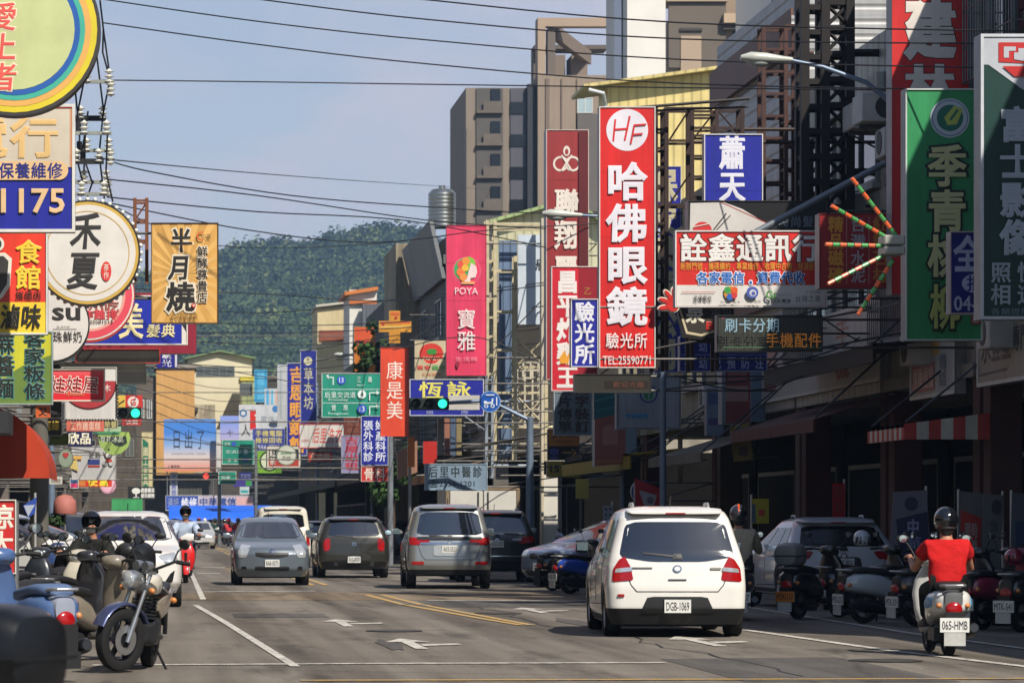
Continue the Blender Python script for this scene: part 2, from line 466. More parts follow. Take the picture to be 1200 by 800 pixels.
# ------------------------------------------------------------------ ground and road
def ground_mat(c0, c1, c2, tint=None, bump=0.5, sc1=0.35):
    m = bpy.data.materials.new('asphalt'); m.use_nodes = True; t = m.node_tree; ln = t.links.new
    b = t.nodes['Principled BSDF']; b.inputs['Roughness'].default_value = 0.85; b.inputs['Specular IOR Level'].default_value = 0.3
    tcn = t.nodes.new('ShaderNodeTexCoord')
    def nz_(scale, vs=(1, 1, 1), det=8, rough=0.65):
        mpn = t.nodes.new('ShaderNodeMapping'); mpn.inputs['Scale'].default_value = vs; ln(tcn.outputs['Object'], mpn.inputs['Vector'])
        n = t.nodes.new('ShaderNodeTexNoise'); n.inputs['Scale'].default_value = scale; n.inputs['Detail'].default_value = det; n.inputs['Roughness'].default_value = rough
        ln(mpn.outputs['Vector'], n.inputs['Vector']); return n.outputs['Fac']
    def ramp(f, p0, p1, a, bb):
        r = t.nodes.new('ShaderNodeValToRGB'); r.color_ramp.elements[0].position = p0; r.color_ramp.elements[1].position = p1
        r.color_ramp.elements[0].color = (*lin(a), 1); r.color_ramp.elements[1].color = (*lin(bb), 1); ln(f, r.inputs['Fac']); return r.outputs['Color']
    def mul(a, bb, fac=1.0):
        n = t.nodes.new('ShaderNodeMix'); n.data_type = 'RGBA'; n.blend_type = 'MULTIPLY'; n.inputs['Factor'].default_value = fac
        ln(a, n.inputs['A']); ln(bb, n.inputs['B']); return n.outputs['Result']
    base = ramp(nz_(sc1), 0.35, 0.65, c0, c1)
    lanes = ramp(nz_(0.9, (1, 0.03, 1), 3), 0.38, 0.6, '#bdbab6', '#ffffff')         # tyre-polished bands along the lanes
    fine = nz_(22, (1, 1, 1), 4, 0.8)
    grain = ramp(fine, 0.3, 0.7, '#b4b2b0', '#ffffff')
    spots = ramp(nz_(1.1, (1, 0.18, 1), 6), 0.34, 0.47, c2, '#ffffff')
    colr = mul(mul(mul(base, lanes), grain), spots, 0.55)
    vor = t.nodes.new('ShaderNodeTexVoronoi'); vor.feature = 'DISTANCE_TO_EDGE'; vor.inputs['Scale'].default_value = 0.16
    mpw = t.nodes.new('ShaderNodeMapping'); ln(tcn.outputs['Object'], mpw.inputs['Vector'])
    nw = t.nodes.new('ShaderNodeTexNoise'); nw.inputs['Scale'].default_value = 0.9; nw.inputs['Detail'].default_value = 4; ln(tcn.outputs['Object'], nw.inputs['Vector'])
    mv = t.nodes.new('ShaderNodeMix'); mv.data_type = 'VECTOR'; mv.inputs['Factor'].default_value = 0.25
    ln(tcn.outputs['Object'], mv.inputs['A']); ln(nw.outputs['Color'], mv.inputs['B']); ln(mv.outputs['Result'], vor.inputs['Vector'])
    crack = ramp(vor.outputs['Distance'], 0.0, 0.006, '#8a8886', '#ffffff')
    colr = mul(colr, crack, 0.45)
    ln(colr, b.inputs['Base Color'])
    bp = t.nodes.new('ShaderNodeBump'); bp.inputs['Strength'].default_value = bump; bp.inputs['Distance'].default_value = 0.006
    ln(fine, bp.inputs['Height']); ln(bp.outputs[0], b.inputs['Normal'])
    return m
def sheet(name, pts, z, m):
    b = MB(); b.poly([(x, y, z) for x, y in pts]); return struct(b.build(name, m))
def strip(b, line, wd, z):
    for (xa, ya), (xb, yb) in zip(line, line[1:]):
        b.poly([(xa - wd / 2, ya, z), (xa + wd / 2, ya, z), (xb + wd / 2, yb, z), (xb - wd / 2, yb, z)])
g = MB(); n = 40
g.poly([(9000 * math.cos(2 * math.pi * k / n), 800 + 9000 * math.sin(2 * math.pi * k / n), -0.02) for k in range(n)])
struct(g.build('ground', mat('#77736a', 0.9, 0, 0.3, 0.02)))
ROADM = ground_mat('#7f786f', '#8d857b', '#6a645e')
sheet('road', [(-2.6, 8), (12.25, 8), (12.25, 268), (-2.6, 268)], 0.0, ROADM)
sheet('cross_street', [(-60, 268), (60, 268), (60, 283), (-60, 283)], 0.0, ROADM)
DARKP = ground_mat('#5f5c59', '#6b6763', '#4c4a48', sc1=0.8)
TANP = ground_mat('#8a7c69', '#94836c', '#6e6354', sc1=0.7)
sheet('road_patch', [(-1.8, 61.2), (9.0, 61.6), (9.0, 69.0), (-1.9, 67.5)], 0.004, TANP)
sheet('road_patch', [(4.7, 56.5), (8.3, 56.5), (8.3, 60.9), (4.7, 60.9)], 0.004, DARKP)
sheet('road_patch', [(1.2, 50.3), (2.6, 50.3), (2.6, 52.5), (1.2, 52.5)], 0.004, DARKP)
sheet('road_patch', [(2.1, 92), (4.4, 92), (4.4, 108), (2.1, 108)], 0.004, TANP)
sheet('road_patch', [(5.2, 30), (7.1, 30), (7.1, 35.5), (5.2, 35.0)], 0.004, DARKP)
def worn(c, thr=0.42):
    m = bpy.data.materials.new('road_paint'); m.use_nodes = True; t = m.node_tree; ln = t.links.new
    b = t.nodes['Principled BSDF']; b.inputs['Roughness'].default_value = 0.7
    tcn = t.nodes.new('ShaderNodeTexCoord'); n = t.nodes.new('ShaderNodeTexNoise'); n.inputs['Scale'].default_value = 5; n.inputs['Detail'].default_value = 9; n.inputs['Roughness'].default_value = 0.75
    ln(tcn.outputs['Object'], n.inputs['Vector'])
    r = t.nodes.new('ShaderNodeValToRGB'); r.color_ramp.elements[0].position = thr - 0.06; r.color_ramp.elements[1].position = thr + 0.05
    r.color_ramp.elements[0].color = (*lin('#8a8580'), 1); r.color_ramp.elements[1].color = (*lin(c), 1)
    ln(n.outputs['Fac'], r.inputs['Fac']); ln(r.outputs['Color'], b.inputs['Base Color']); return m
WHITEM, YELM = worn('#c6c1b6', 0.49), worn('#b8913f', 0.47)
def marking(name, line, wd, m=None, z=0.009):
    b = MB(); strip(b, line, wd, z); return struct(b.build(name, m or WHITEM))
def gp(px, py): d = GD(py); return (X(px, d), d)
marking('edge_line', [gp(346, 781), gp(300, 752), gp(262, 728), gp(229, 709)], 0.10)
marking('edge_line', [gp(1290, 795), gp(1200, 781), gp(1040, 762), gp(872, 738)], 0.13)
marking('edge_line', [gp(1260, 768), gp(1200, 760), gp(1080, 744), gp(960, 725), gp(880, 712), gp(760, 694), gp(690, 684)], 0.12)
marking('edge_line', [(0.9, 62), (1.1, 110), (0.4, 266)], 0.11)
for o_ in (0.0, 0.30):
    marking('centre_line', [(4.25 + o_, 58), (4.12 + o_, 66)], 0.12, YELM)
    marking('centre_line', [(5.0 + o_ * .5, 46.5), (4.75 + o_ * .7, 50), (4.28 + o_, 57.6)], 0.12, YELM)
    marking('centre_line', [(3.55 + o_, 76), (3.35 + o_, 120), (3.3 + o_, 266)], 0.12, YELM)
marking('stop_line', [(x, 34.0) for x in ()] or [(4.6, 33.8), (4.6, 33.8)], 0.01)
bpy.data.objects.remove(bpy.data.objects['stop_line'])
def cross_line(name, pts, t, m=None):
    b = MB()
    for (xa, ya), (xb, yb) in zip(pts, pts[1:]): b.poly([(xa, ya, 0.0085), (xb, yb, 0.0085), (xb, yb + t, 0.0085), (xa, ya + t, 0.0085)])
    return struct(b.build(name, m or WHITEM))
cross_line('stop_line', [(-0.6, 33.3), (2.2, 33.7), (5.1, 33.9)], 0.22)
cross_line('box_line', [(1.3, 30.1), (8.2, 30.5)], 0.16, YELM)
cross_line('stop_line', [(0.9, 68.6), (3.3, 69.4)], 0.4)
cross_line('stop_line', [(4.9, 61.0), (8.6, 61.0)], 0.3)
def arrow(x, y, fl=1):
    b = MB(); z = 0.009
    b.poly([(x - .07, y, z), (x + .07, y, z), (x + .07, y + 2.2, z), (x - .07, y + 2.2, z)])
    b.poly([(x - .26, y + 2.2, z), (x + .26, y + 2.2, z), (x, y + 3.4, z)])
    b.poly([(x + .09, y + .9, z), (x + fl * .55, y + 1.3, z), (x + fl * .55, y + 1.75, z), (x + .09, y + 1.4, z)])
    return struct(b.build('lane_arrow', WHITEM))
for px, py in ((485, 756), (403, 731), (628, 716), (825, 753)): dd = GD(py); arrow(X(px, dd), dd - 1.2)
for px, py in ((250, 665), (245, 672)): dd = GD(py); cross_line('lane_dash', [(X(px - 14, dd), dd), (X(px + 14, dd), dd)], 0.9)
for x, y in ((3.1, 44), (5.3, 52.5), (7.4, 34.5)):
    b = MB(); b.lathe([(.001, .0105), (.30, .0105), (.30, .013), (.37, .013), (.37, .009)], (x, y, 0), 'z', 28); struct(b.build('manhole_cover', mat('#4a4743', .6, .3, .4, 9)))
for k, (x, y, w_, l_) in enumerate(((5.9, 47.5, .16, 2.2), (2.7, 39, .12, 1.6))):
    n_ = 22; b = MB(); b.poly([(x + w_ * (1 + .25 * math.sin(3 * a + k)) * math.cos(a), y + l_ * (1 + .2 * math.sin(5 * a)) * math.sin(a), .0065) for a in [2 * math.pi * q / n_ for q in range(n_)]]); struct(b.build('oil_stain', DARKP))
b = MB(); yy, xx = 31.0, 5.9
for k in range(46): x2 = xx + RND.uniform(-.12, .10); b.poly([(xx - .012, yy, .0072), (xx + .018, yy, .0072), (x2 + .018, yy + .55, .0072), (x2 - .012, yy + .55, .0072)]); xx, yy = x2, yy + .55
struct(b.build('tar_seam', mat('#2e2c2a', .6, 0, .3, 6)))
# pavements with kerb
PAVE = mat('#8a857c', 0.85, 0, 0.25, 2.0, 0, 0, ('brick', 0.3, 0.3, 0.01, 0.5))
def pavement(x0, x1, y0=8, y1=267.5):
    b = MB(); b.box((x0, y0, -0.01), (x1, y1, 0.13)); return struct(b.build('pavement', mat('#807b72', 0.85, 0, 0.3, 1.5), bevel=0.02))
pavement(12.2, 17.2, 8, 111.9); pavement(10.6, 17.2, 112, 267.5); pavement(-9.2, -2.6)
for x, y_ in ((-2.55, 267), (11.94, 111)):
    b = MB(); b.box((x, 8, 0.0), (x + 0.25, y_, 0.03)); struct(b.build('gutter', mat('#9a968c', 0.85, 0, 0.3, 2)))
# ------------------------------------------------------------------ wooded hill
def ridge(px):
    k = [(-400, 420), (-200, 400), (0, 372), (100, 345), (180, 318), (240, 301), (300, 294), (360, 295), (400, 287), (440, 279), (475, 283), (520, 300), (600, 330), (800, 360), (1200, 400), (1700, 430)]
    for (a, b_), (c, d_) in zip(k, k[1:]):
        if a <= px <= c:
            t = (px - a) / (c - a); t = t * t * (3 - 2 * t); return b_ + (d_ - b_) * t
    return k[0][1] if px < k[0][0] else k[-1][1]
hb = MB(); NX, NY = 210, 64; D0, D1 = 900.0, 1500.0
for j in range(NY + 1):
    t = j / NY; d = D0 + (D1 - D0) * t
    for i in range(NX + 1):
        px = -400 + 2100 * i / NX
        top = Z(ridge(px), D1) - EYE
        x = X(px, D1) + (i % 2) * 0
        h_ = top * (t ** 0.8) * (0.9 + 0.1 * t)
        p = V((x, d, 0)) * 0.011
        h_ += (noise.noise(p) * 30 + noise.noise(p * 2.7) * 12) * t * (1 - t * 0.75)
        hb.v.append((x, d, max(h_, -1)))
for j in range(NY):
    for i in range(NX):
        a = j * (NX + 1) + i; hb.f.append((a, a + 1, a + NX + 2, a + NX + 1)); hb.m.append(0)
a0 = len(hb.v)
for i in range(NX + 1):
    x, y, z = hb.v[NY * (NX + 1) + i]; hb.v.append((x, y + 500, -5))
for i in range(NX): hb.f.append((NY * (NX + 1) + i, NY * (NX + 1) + i + 1, a0 + i + 1, a0 + i)); hb.m.append(0)
def leafmat(c0, c1, name='foliage', sca=0.06):
    m = bpy.data.materials.new(name); m.use_nodes = True; t = m.node_tree; ln = t.links.new; b = t.nodes['Principled BSDF']; b.inputs['Roughness'].default_value = 0.7
    b.inputs['Specular IOR Level'].default_value = 0.25
    tcn = t.nodes.new('ShaderNodeTexCoord'); n = t.nodes.new('ShaderNodeTexNoise'); n.inputs['Scale'].default_value = sca; n.inputs['Detail'].default_value = 8; n.inputs['Roughness'].default_value = 0.7
    ln(tcn.outputs['Object'], n.inputs['Vector']); r = t.nodes.new('ShaderNodeValToRGB'); r.color_ramp.elements[0].position = 0.35; r.color_ramp.elements[1].position = 0.65
    r.color_ramp.elements[0].color = (*lin(c0), 1); r.color_ramp.elements[1].color = (*lin(c1), 1); ln(n.outputs['Fac'], r.inputs['Fac']); ln(r.outputs['Color'], b.inputs['Base Color']); return m
struct(hb.build('hill', leafmat('#2c3a1c', '#4a5a2c', 'hill_green', 0.03), smooth=180))
# tree crowns that cover the hill: clumps of leaf-sized faces
cl = MB()
def clump(b, c, r, n, ls, sq=0.8, m=0):
    for _ in range(n):
        u = RND.gauss(0, 1), RND.gauss(0, 1), RND.gauss(0, 1); l = math.sqrt(sum(q * q for q in u)) or 1
        k = r * RND.uniform(0.55, 1.05) / l
        p = V((c[0] + u[0] * k, c[1] + u[1] * k, c[2] + u[2] * k * sq))
        nrm = (V(u) / l + V((RND.uniform(-.8, .8), RND.uniform(-.8, .8), RND.uniform(-.2, .9)))).normalized()
        a = nrm.orthogonal().normalized(); bb = nrm.cross(a); s_ = ls * RND.uniform(0.6, 1.3)
        b.poly([p + a * s_, p + bb * s_ * .7, p - a * s_, p - bb * s_ * .7], m)
for _ in range(9000):
    px = RND.uniform(60, 660); t = RND.random() ** 0.7
    if RND.random() < 0.25: t = 1.0
    j = t * NY; i = (px + 400) / 2100 * NX
    q = hb.v[int(round(j)) * (NX + 1) + int(round(i))]
    rr = RND.choice((1.6, 2.2, 2.8, 3.4, 4.8)) * RND.uniform(.8, 1.2)
    clump(cl, (q[0] + RND.uniform(-4, 4), q[1] + RND.uniform(-4, 4), q[2] + rr * .3), rr, 30, rr * .2, RND.uniform(.7, 1.3), RND.choice((0, 0, 1, 2, 2, 3)))
struct(cl.build('woodland', [leafmat('#1c2a16', '#3c5028', 'leaf_a', 0.05), leafmat('#2a3a1a', '#546632', 'leaf_b', 0.05), leafmat('#1c2a18', '#2f4424', 'leaf_e', 0.05), leafmat('#465028', '#6c7240', 'leaf_f', 0.05)]), 'stuff')
# ------------------------------------------------------------------ houses
def blk(name, a, b_, m, parent, bev=0.0):
    q = MB(); q.box(a, b_); return q.build(name, m, parent, bevel=bev)
def pxwin(root, side, y0, y1, z0, z1, xf, grill=False, fr='#8d9092', pane=None, dark=True):
    """A window in a street facade (plane x = xf, facing the road)."""
    s = -side
    f = MB(); t = 0.07
    for a, b_ in (((y0, z0), (y1, z0 + t)), ((y0, z1 - t), (y1, z1)), ((y0, z0 + t), (y0 + t, z1 - t)), ((y1 - t, z0 + t), (y1, z1 - t)), (((y0 + y1) / 2 - t / 2, z0 + t), ((y0 + y1) / 2 + t / 2, z1 - t))):
        f.box((xf + s * 0.005, a[0], a[1]), (xf + s * 0.08, b_[0], b_[1]))
    f.box((xf + s * 0.005, y0 - 0.1, z0 - 0.12), (xf + s * 0.16, y1 + 0.1, z0 - 0.004))
    o = f.build('window', mat(fr, 0.5, 0.2, 0.2), root)
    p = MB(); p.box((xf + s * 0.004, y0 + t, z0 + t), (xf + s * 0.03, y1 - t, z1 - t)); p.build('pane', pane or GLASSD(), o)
    if grill:
        gm = MB(); k = int((y1 - y0) / 0.16)
        for i in range(k + 1):
            yy = y0 + (y1 - y0) * i / k; gm.path([(xf + s * 0.45, yy, z0 - .1), (xf + s * 0.45, yy, z1 + .05)], 0.012, 4)
        for i in range(4):
            zz = z0 - .1 + (z1 - z0 + .15) * i / 3; gm.path([(xf + s * .09, y0 - .02, zz), (xf + s * .45, y0 - .02, zz), (xf + s * .45, y1 + .02, zz), (xf + s * .09, y1 + .02, zz)], 0.014, 4)
        gm.build('window_grille', STEEL('#777a7c'), root)
    return o
def shop_house(label, side, y0, y1, h, wall, base=3.7, cols='#6a625a', xf=None, floors=None, grill=0.4, win=(1.5, 1.5), deep=12.0, arc=3.0, band=None, shutter=None, open_=True, tankless=True):
    xf = xf if xf is not None else (XR if side > 0 else XL)
    root = thing('shop_house', label, 'building', (xf, (y0 + y1) / 2, 0))
    wm = wall if not isinstance(wall, str) else mat(wall, 0.8, 0, 0.28, 0.7, 0, 0, None, 0.2, 0.3, 0.3)
    xb = xf + side * deep; e = 0.004
    blk('wall', (xf, y0 + e, base), (xb, y1 - e, h), wm, root)
    sm = mat(cols if isinstance(cols, str) else '#555', 0.7, 0, 0.25, 1.5) if isinstance(cols, str) else cols
    for yy in (y0 + 0.02, y1 - 0.47):
        blk('column', (xf, yy, 0.13), (xf + side * 0.5, yy + 0.45, base - e), sm, root, 0.01)
    blk('shop_front', (xf + side * arc, y0 + e, 0.13), (xb, y1 - e, base - e), mat('#171513', 0.95, 0, 0.3, 1.0, 0, 0, None, 0, .05), root)  # deep arcade shade is put into this near-black wall colour
    # glazed shop doors / roller shutter
    xs = xf + side * arc
    if shutter:
        blk('roller_shutter', (xs - side * 0.05, y0 + .6, .14), (xs - side * 0.01, y1 - .6, 3.0), mat(shutter, 0.5, 0.4, 0.2, 1.0, 0, 0, ('corr', 'z', 0.09)), root)
    else:
        ym = (y0 + y1) / 2
        for a, b_ in ((y0 + .6, ym - .05), (ym + .05, y1 - .6)):
            fr = MB()
            for q in (((a, .14), (a + .07, 2.7)), ((b_ - .07, .14), (b_, 2.7)), ((a + .07, 2.6), (b_ - .07, 2.7)), ((a + .07, .14), (b_ - .07, .3))):
                fr.box((xs - side * .08, q[0][0], q[0][1]), (xs - side * .01, q[1][0], q[1][1]))
            o = fr.build('shop_door', mat('#55585a', .4, .5, .2), root)
            blk('pane', (xs - side * .05, a + .07, .3), (xs - side * .02, b_ - .07, 2.6), mat('#0b0c0d', .7, 0, .2, 1, 0, 0, None, 0, .05), o)
    nf = floors or max(1, int((h - base) / 3.1)); fh = (h - base) / nf
    cmat = mat(band, .8, 0, .3) if band else wm
    for i in range(nf):
        zb = base + fh * i
        blk('string_course', (xf - side * 0.10, y0 + .01, zb + 0.0), (xf - side * 0.003, y1 - .01, zb + 0.22), cmat, root)
        nw = 2 if (y1 - y0) > 4 else 1; wdt = (y1 - y0) / nw
        for k in range(nw):
            c = y0 + wdt * (k + .5); ww = min(win[0], wdt * .38)
            pxwin(root, side, c - ww, c + ww, zb + .95, zb + min(.95 + win[1], fh - .25), xf, grill=RND.random() < grill)
        if RND.random() < .6:
            c = y0 + RND.uniform(.8, (y1 - y0) - 1.2); ac = MB(); ac.box((xf - side * .55, c, zb + .3), (xf - side * .12, c + .75, zb + .8)); o = ac.build('air_conditioner', mat('#b4b4ae', .5, 0, .25), root, bevel=.02)
            gr = MB(); gr.lathe([(.20, 0), (.20, -.012 * side), (.02, -.012 * side)], (xf - side * .552, c + .38, zb + .55), 'x', 16); gr.build('fan_grille', mat('#4c4c4c', .6), o)
    blk('cornice', (xf - side * .16, y0 + .01, h - .35), (xf - side * .003, y1 - .01, h + .0), cmat, root)
    pw = MB(); pw.box((xf + side * .01, y0 + .01, h + .003), (xf + side * .2, y1 - .01, h + .75)); pw.box((xf + side * .2, y0 + .01, h + .003), (xb, y0 + .2, h + .75)); pw.box((xf + side * .2, y1 - .2, h + .003), (xb, y1 - .01, h + .75))
    pw.build('parapet', wm, root)
    return root
def awning(label, side, y0, y1, z, out, cols, drop=0.5, xf=None, val=0.3, thick=.05, name='awning', stripes=0, arms=True):
    xf = xf if xf is not None else (XR if side > 0 else XL)
    root = thing(name, label, 'awning', (xf, (y0 + y1) / 2, z))
    s = -side; b = MB(); n = stripes or 1
    for k in range(n):
        a, c = y0 + (y1 - y0) * k / n, y0 + (y1 - y0) * (k + 1) / n; m = k % len(cols)
        x0, x1 = xf + s * .02, xf + s * out
        for (xa, za), (xb, zb) in (((x0, z), (x1, z - drop)), ((x1, z - drop), (x1, z - drop - val))):
            tx, tz = (0, -thick) if za - zb < val + .001 and xa != xb else (-s * thick, 0)
            b.obox((xa, a, za), (xb - xa, 0, zb - za), (0, c - a, 0), (tx, 0, tz), m)
    b.build('canopy', [mat(q, .7, 0, .2, 2.0, 0, 0, None, 0, .3, .25) for q in cols], root)
    if arms:
        for yy in (y0 + .1, y1 - .1): r = MB(); r.path([(xf + s * .02, yy, z + .9), (xf + s * (out - .05), yy, z - drop + .03)], .02, 6); r.build('stay_rod', STEEL('#4a4a4c'), root)
    return root
CONC = '#8b867c'
TILE = lambda c, a=.2, h=.07: mat(c, .55, 0, .2, .8, 0, 0, ('brick', a, h, .008, 0.0), 0, .4, .2)
CORR = lambda c, p=.28, ax='h', me=.15: mat(c, .5, me, .15, .6, 0, 0, ('corr', ax, p), 0, .4, .2)
# right hand row, near to far
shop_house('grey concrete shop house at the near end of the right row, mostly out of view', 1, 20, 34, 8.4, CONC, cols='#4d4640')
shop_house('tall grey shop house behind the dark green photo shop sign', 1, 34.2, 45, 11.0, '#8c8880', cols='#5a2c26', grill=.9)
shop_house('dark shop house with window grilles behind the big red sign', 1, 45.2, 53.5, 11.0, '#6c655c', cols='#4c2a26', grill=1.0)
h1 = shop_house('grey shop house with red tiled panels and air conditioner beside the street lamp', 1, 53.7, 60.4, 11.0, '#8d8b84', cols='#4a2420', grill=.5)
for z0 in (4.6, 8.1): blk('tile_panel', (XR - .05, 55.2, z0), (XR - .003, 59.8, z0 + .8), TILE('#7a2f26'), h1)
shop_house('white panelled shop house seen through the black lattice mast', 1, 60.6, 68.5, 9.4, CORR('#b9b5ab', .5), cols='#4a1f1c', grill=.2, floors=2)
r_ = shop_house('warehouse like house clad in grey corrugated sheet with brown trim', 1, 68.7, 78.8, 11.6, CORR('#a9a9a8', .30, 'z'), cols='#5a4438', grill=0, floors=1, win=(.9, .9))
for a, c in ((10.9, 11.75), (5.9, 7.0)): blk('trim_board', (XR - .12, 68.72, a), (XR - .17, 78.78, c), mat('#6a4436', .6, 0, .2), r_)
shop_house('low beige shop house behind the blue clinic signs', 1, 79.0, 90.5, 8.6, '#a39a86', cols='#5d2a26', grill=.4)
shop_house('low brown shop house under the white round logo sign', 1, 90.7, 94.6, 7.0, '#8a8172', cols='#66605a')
# yellow corrugated gable
def gable(label, x0, x1, y0, y1, he, hr, wallm, roofm, xr=None, name='gabled_house', over=.5, ovx=.9, base=0.0):
    root = thing(name, label, 'building', ((x0 + x1) / 2, y0, 0)); xr = xr if xr is not None else (x0 + x1) / 2
    b = MB(); pr = [(x0, base), (x1, base), (x1, he), (xr, hr), (x0, he)]
    n = len(pr); vs = [(x, y0, z) for x, z in pr] + [(x, y1, z) for x, z in pr]
    b.add(vs, [tuple(range(n)), tuple(range(2 * n - 1, n - 1, -1))] + [(k, (k + 1) % n, n + (k + 1) % n, n + k) for k in range(n)]); b.build('wall', wallm, root)
    r = MB(); t = .12
    sl = (hr - he) / max(xr - x0, .01); sr = (hr - he) / max(x1 - xr, .01)
    r.obox((x0 - ovx, y0 - over, he - sl * ovx + .01), (xr - x0 + ovx, 0, hr - he + sl * ovx), (0, y1 - y0 + 2 * over, 0), (0, 0, t))
    r.obox((xr, y0 - over, hr + .01), (x1 - xr + ovx, 0, -(hr - he) - sr * ovx), (0, y1 - y0 + 2 * over, 0), (0, 0, t)); r.build('roof', roofm, root)
    return root
def front_window(root, x0, x1, z0, z1, y, fr='#cfcfca', bars=2, pane=None):
    f = MB(); t = .06
    f.box((x0, y - .06, z0), (x1, y - .004, z0 + t)); f.box((x0, y - .06, z1 - t), (x1, y - .004, z1))
    for k in range(bars + 1): xx = x0 + (x1 - x0 - t) * k / bars; f.box((xx, y - .058, z0 + t), (xx + t, y - .004, z1 - t))
    o = f.build('window', mat(fr, .5), root)
    blk('pane', (x0 + t, y - .03, z0 + t), (x1 - t, y - .003, z1 - t), pane or GLASSD(), o); return o
yl = gable('yellow corrugated gabled house rising behind the red and blue signs', X(712, 128), 34.0, 128, 130.6, Z(101, 128), Z(66, 128), CORR('#dcc886', .34), CORR('#cdbb7e', .4), xr=25.2, over=.6, ovx=.97)
gut = MB(); gut.path([(X(712, 128) - .8, 127.3, Z(108, 128)), (X(712, 128) - .25, 127.3, Z(112, 128)), (X(712, 128) - .12, 127.7, Z(125, 128)), (X(712, 128) - .12, 127.85, 6)], .07, 8); gut.build('downpipe', mat('#b8bcc0', .5), yl)
shop_house('beige shop house behind the cream lattice frame', 1, 112.5, 121, 9.0, '#9b9384', cols='#5a554f', xf=XF)
gw = gable('light green gabled metal house above the cream lattice frame', X(578, 121.5), X(700, 121.5), 121.2, 129, Z(262, 121.5), Z(238, 121.5), CORR('#c5c2a0', .3), CORR('#9fb27c', .3), base=9.2, xr=X(700, 121.5) - 1, ovx=.2, name='gabled_house')
wt = thing('white_tower_house', 'white rendered tower house with a shaded side wall beside the yellow gable', 'building', (X(735, 150), 150, 0))
blk('wall', (X(735, 150), 150, 0), (X(780, 150), 157, 30), mat('#d8d5ce', .7, 0, .12, .5), wt)
blk('cornice', (X(735, 150) - .12, 149.9, 30.003), (X(780, 150) + .1, 157.1, 30.3), mat('#b8b6b0', .7), wt)
blk('window_strip', (X(735, 150) - .06, 151.4, 17.5), (X(735, 150) - .004, 153.8, 27), mat('#3f5060', .15), wt)
# old houses with the sloping grey fascia
f1 = shop_house('old concrete shop house with a dark sloping fascia under the water tank', 1, 130, 144.5, 11.6, '#6f6e6b', cols='#4a4744', grill=.3, xf=XF)
q = MB(); q.obox((XF - .2, 130.1, 10.7), (0, 14.3, 0), (.15, 0, 0), (-.5, 0, 2.2)); q.build('fascia', mat('#7b7d7f', .6, .2, .3, .5), f1)
blk('tower_wall', (X(464, 144.6), 144.62, 0), (X(490, 144) + 4, 152, Z(285, 144.6)), mat('#a59a84', .85, 0, .4, .4, 0, 0, None, .3, .3, .4), f1)
shop_house('weathered shop house with open balconies further down the right row', 1, 152.2, 180, 11.4, '#5f5f60', cols='#444', grill=.3, xf=XF)
shop_house('dim grey shop house near the far end of the right row', 1, 180.2, 222, 9.6, '#6b675f', cols='#444', grill=.3, xf=XF)
shop_house('last low shop house of the right row at the junction', 1, 222.2, 264, 8.4, '#77705f', cols='#4a4844', grill=.3, xf=XF)
shop_house('plain grey shop house behind the pink shop sign', 1, 121.2, 129.8, 9.0, '#77746e', cols='#55504a', grill=.2, xf=XF)
# stainless water tank
t_ = thing('water_tank', 'stainless steel water tank on the roof with the sloping fascia', 'water tank', (X(521, 133), 134, 11.9))
tr = X(537, 133) - X(521, 133); zt0, zt1 = Z(264, 133), Z(223, 133)
q = MB(); prof = [(tr, zt0)]
for k in range(9):
    zz = zt0 + (zt1 - zt0) * (k + .5) / 9; prof += [(tr, zz - .06), (tr * 1.03, zz - .02), (tr * 1.03, zz + .02), (tr, zz + .06)]
prof += [(tr, zt1), (tr * .75, zt1 + .14), (tr * .25, zt1 + .2), (tr * .25, zt1 + .3), (.01, zt1 + .3)]
q.lathe(prof, (X(521, 133), 134.2, 0), 'z', 36); q.build('tank_body', mat('#a8a9a6', .28, .9, .15, 2), t_, smooth=30)
q = MB()
for k in range(4):
    a = math.pi / 4 + k * math.pi / 2; x_, y_ = X(521, 133) + tr * .85 * math.cos(a), 134.2 + tr * .85 * math.sin(a); q.path([(x_, y_, 11.0), (x_, y_, zt0 + .02)], .05, 6)
q.build('stand', STEEL('#77797a'), t_)
# high-rise flats far behind
def tower(label, x0, x1, y, top, dep, c='#9b8876', strips=()):
    root = thing('apartment_tower', label, 'building', ((x0 + x1) / 2, y, 0))
    blk('wall', (x0, y, 0), (x1, y + dep, top), mat(c, .8, 0, .1, .15, 0, 0, None, 0, .3, .1), root)
    return root
D = 300.0
def TX(px): return X(px, D)
def TZ(py): return Z(py, D)
t1 = tower('tan apartment tower with dark balcony bays, lower wing', TX(546), TX(628), D, TZ(103), 16, '#82766a')
def bay(root, px0, px1, z0, z1, c, proud=.3, name='balcony_bay', nfl=3.1, y=None):
    y = y or D
    blk(name, (TX(px0), y - proud, z0), (TX(px1), y - .01, z1), mat(c, .6, 0, .2, .3), root)
z0_, z1_ = 20.0, TZ(103)
bay(t1, 543, 546, z0_, TZ(152), '#23262c', 0.5, 'dark_fin'); bay(t1, 617, 627, z0_, TZ(100), '#23262e', .8, 'dark_fin')
bay(t1, 558, 589, z0_, TZ(104), '#4e4a46', .15); bay(t1, 598, 616, z0_, TZ(104), '#4a4a52', .15)
for k in range(8):
    zz = TZ(130) - k * 2.85; sl_ = MB()
    sl_.box((TX(558), D - .5, zz - .25), (TX(589), D - .16, zz)); sl_.box((TX(566), D - .46, zz), (TX(587), D - .38, zz + .8))
    sl_.build('balcony', mat('#5f564d', .7, 0, .2), t1)
    for q in ((598, .24, -.3, 616, .155, .75), (575, .3, .1, 586, .16, 1.9)): blk('window', (TX(q[0]), D - q[1], zz + q[2]), (TX(q[3]), D - q[4], zz + q[5]), mat('#191c22', .15), t1)
t2 = tower('tan apartment tower with an open frame on its roof, taller wing', TX(628), TX(728), D - 1.5, TZ(91), 16, '#8e7f70')
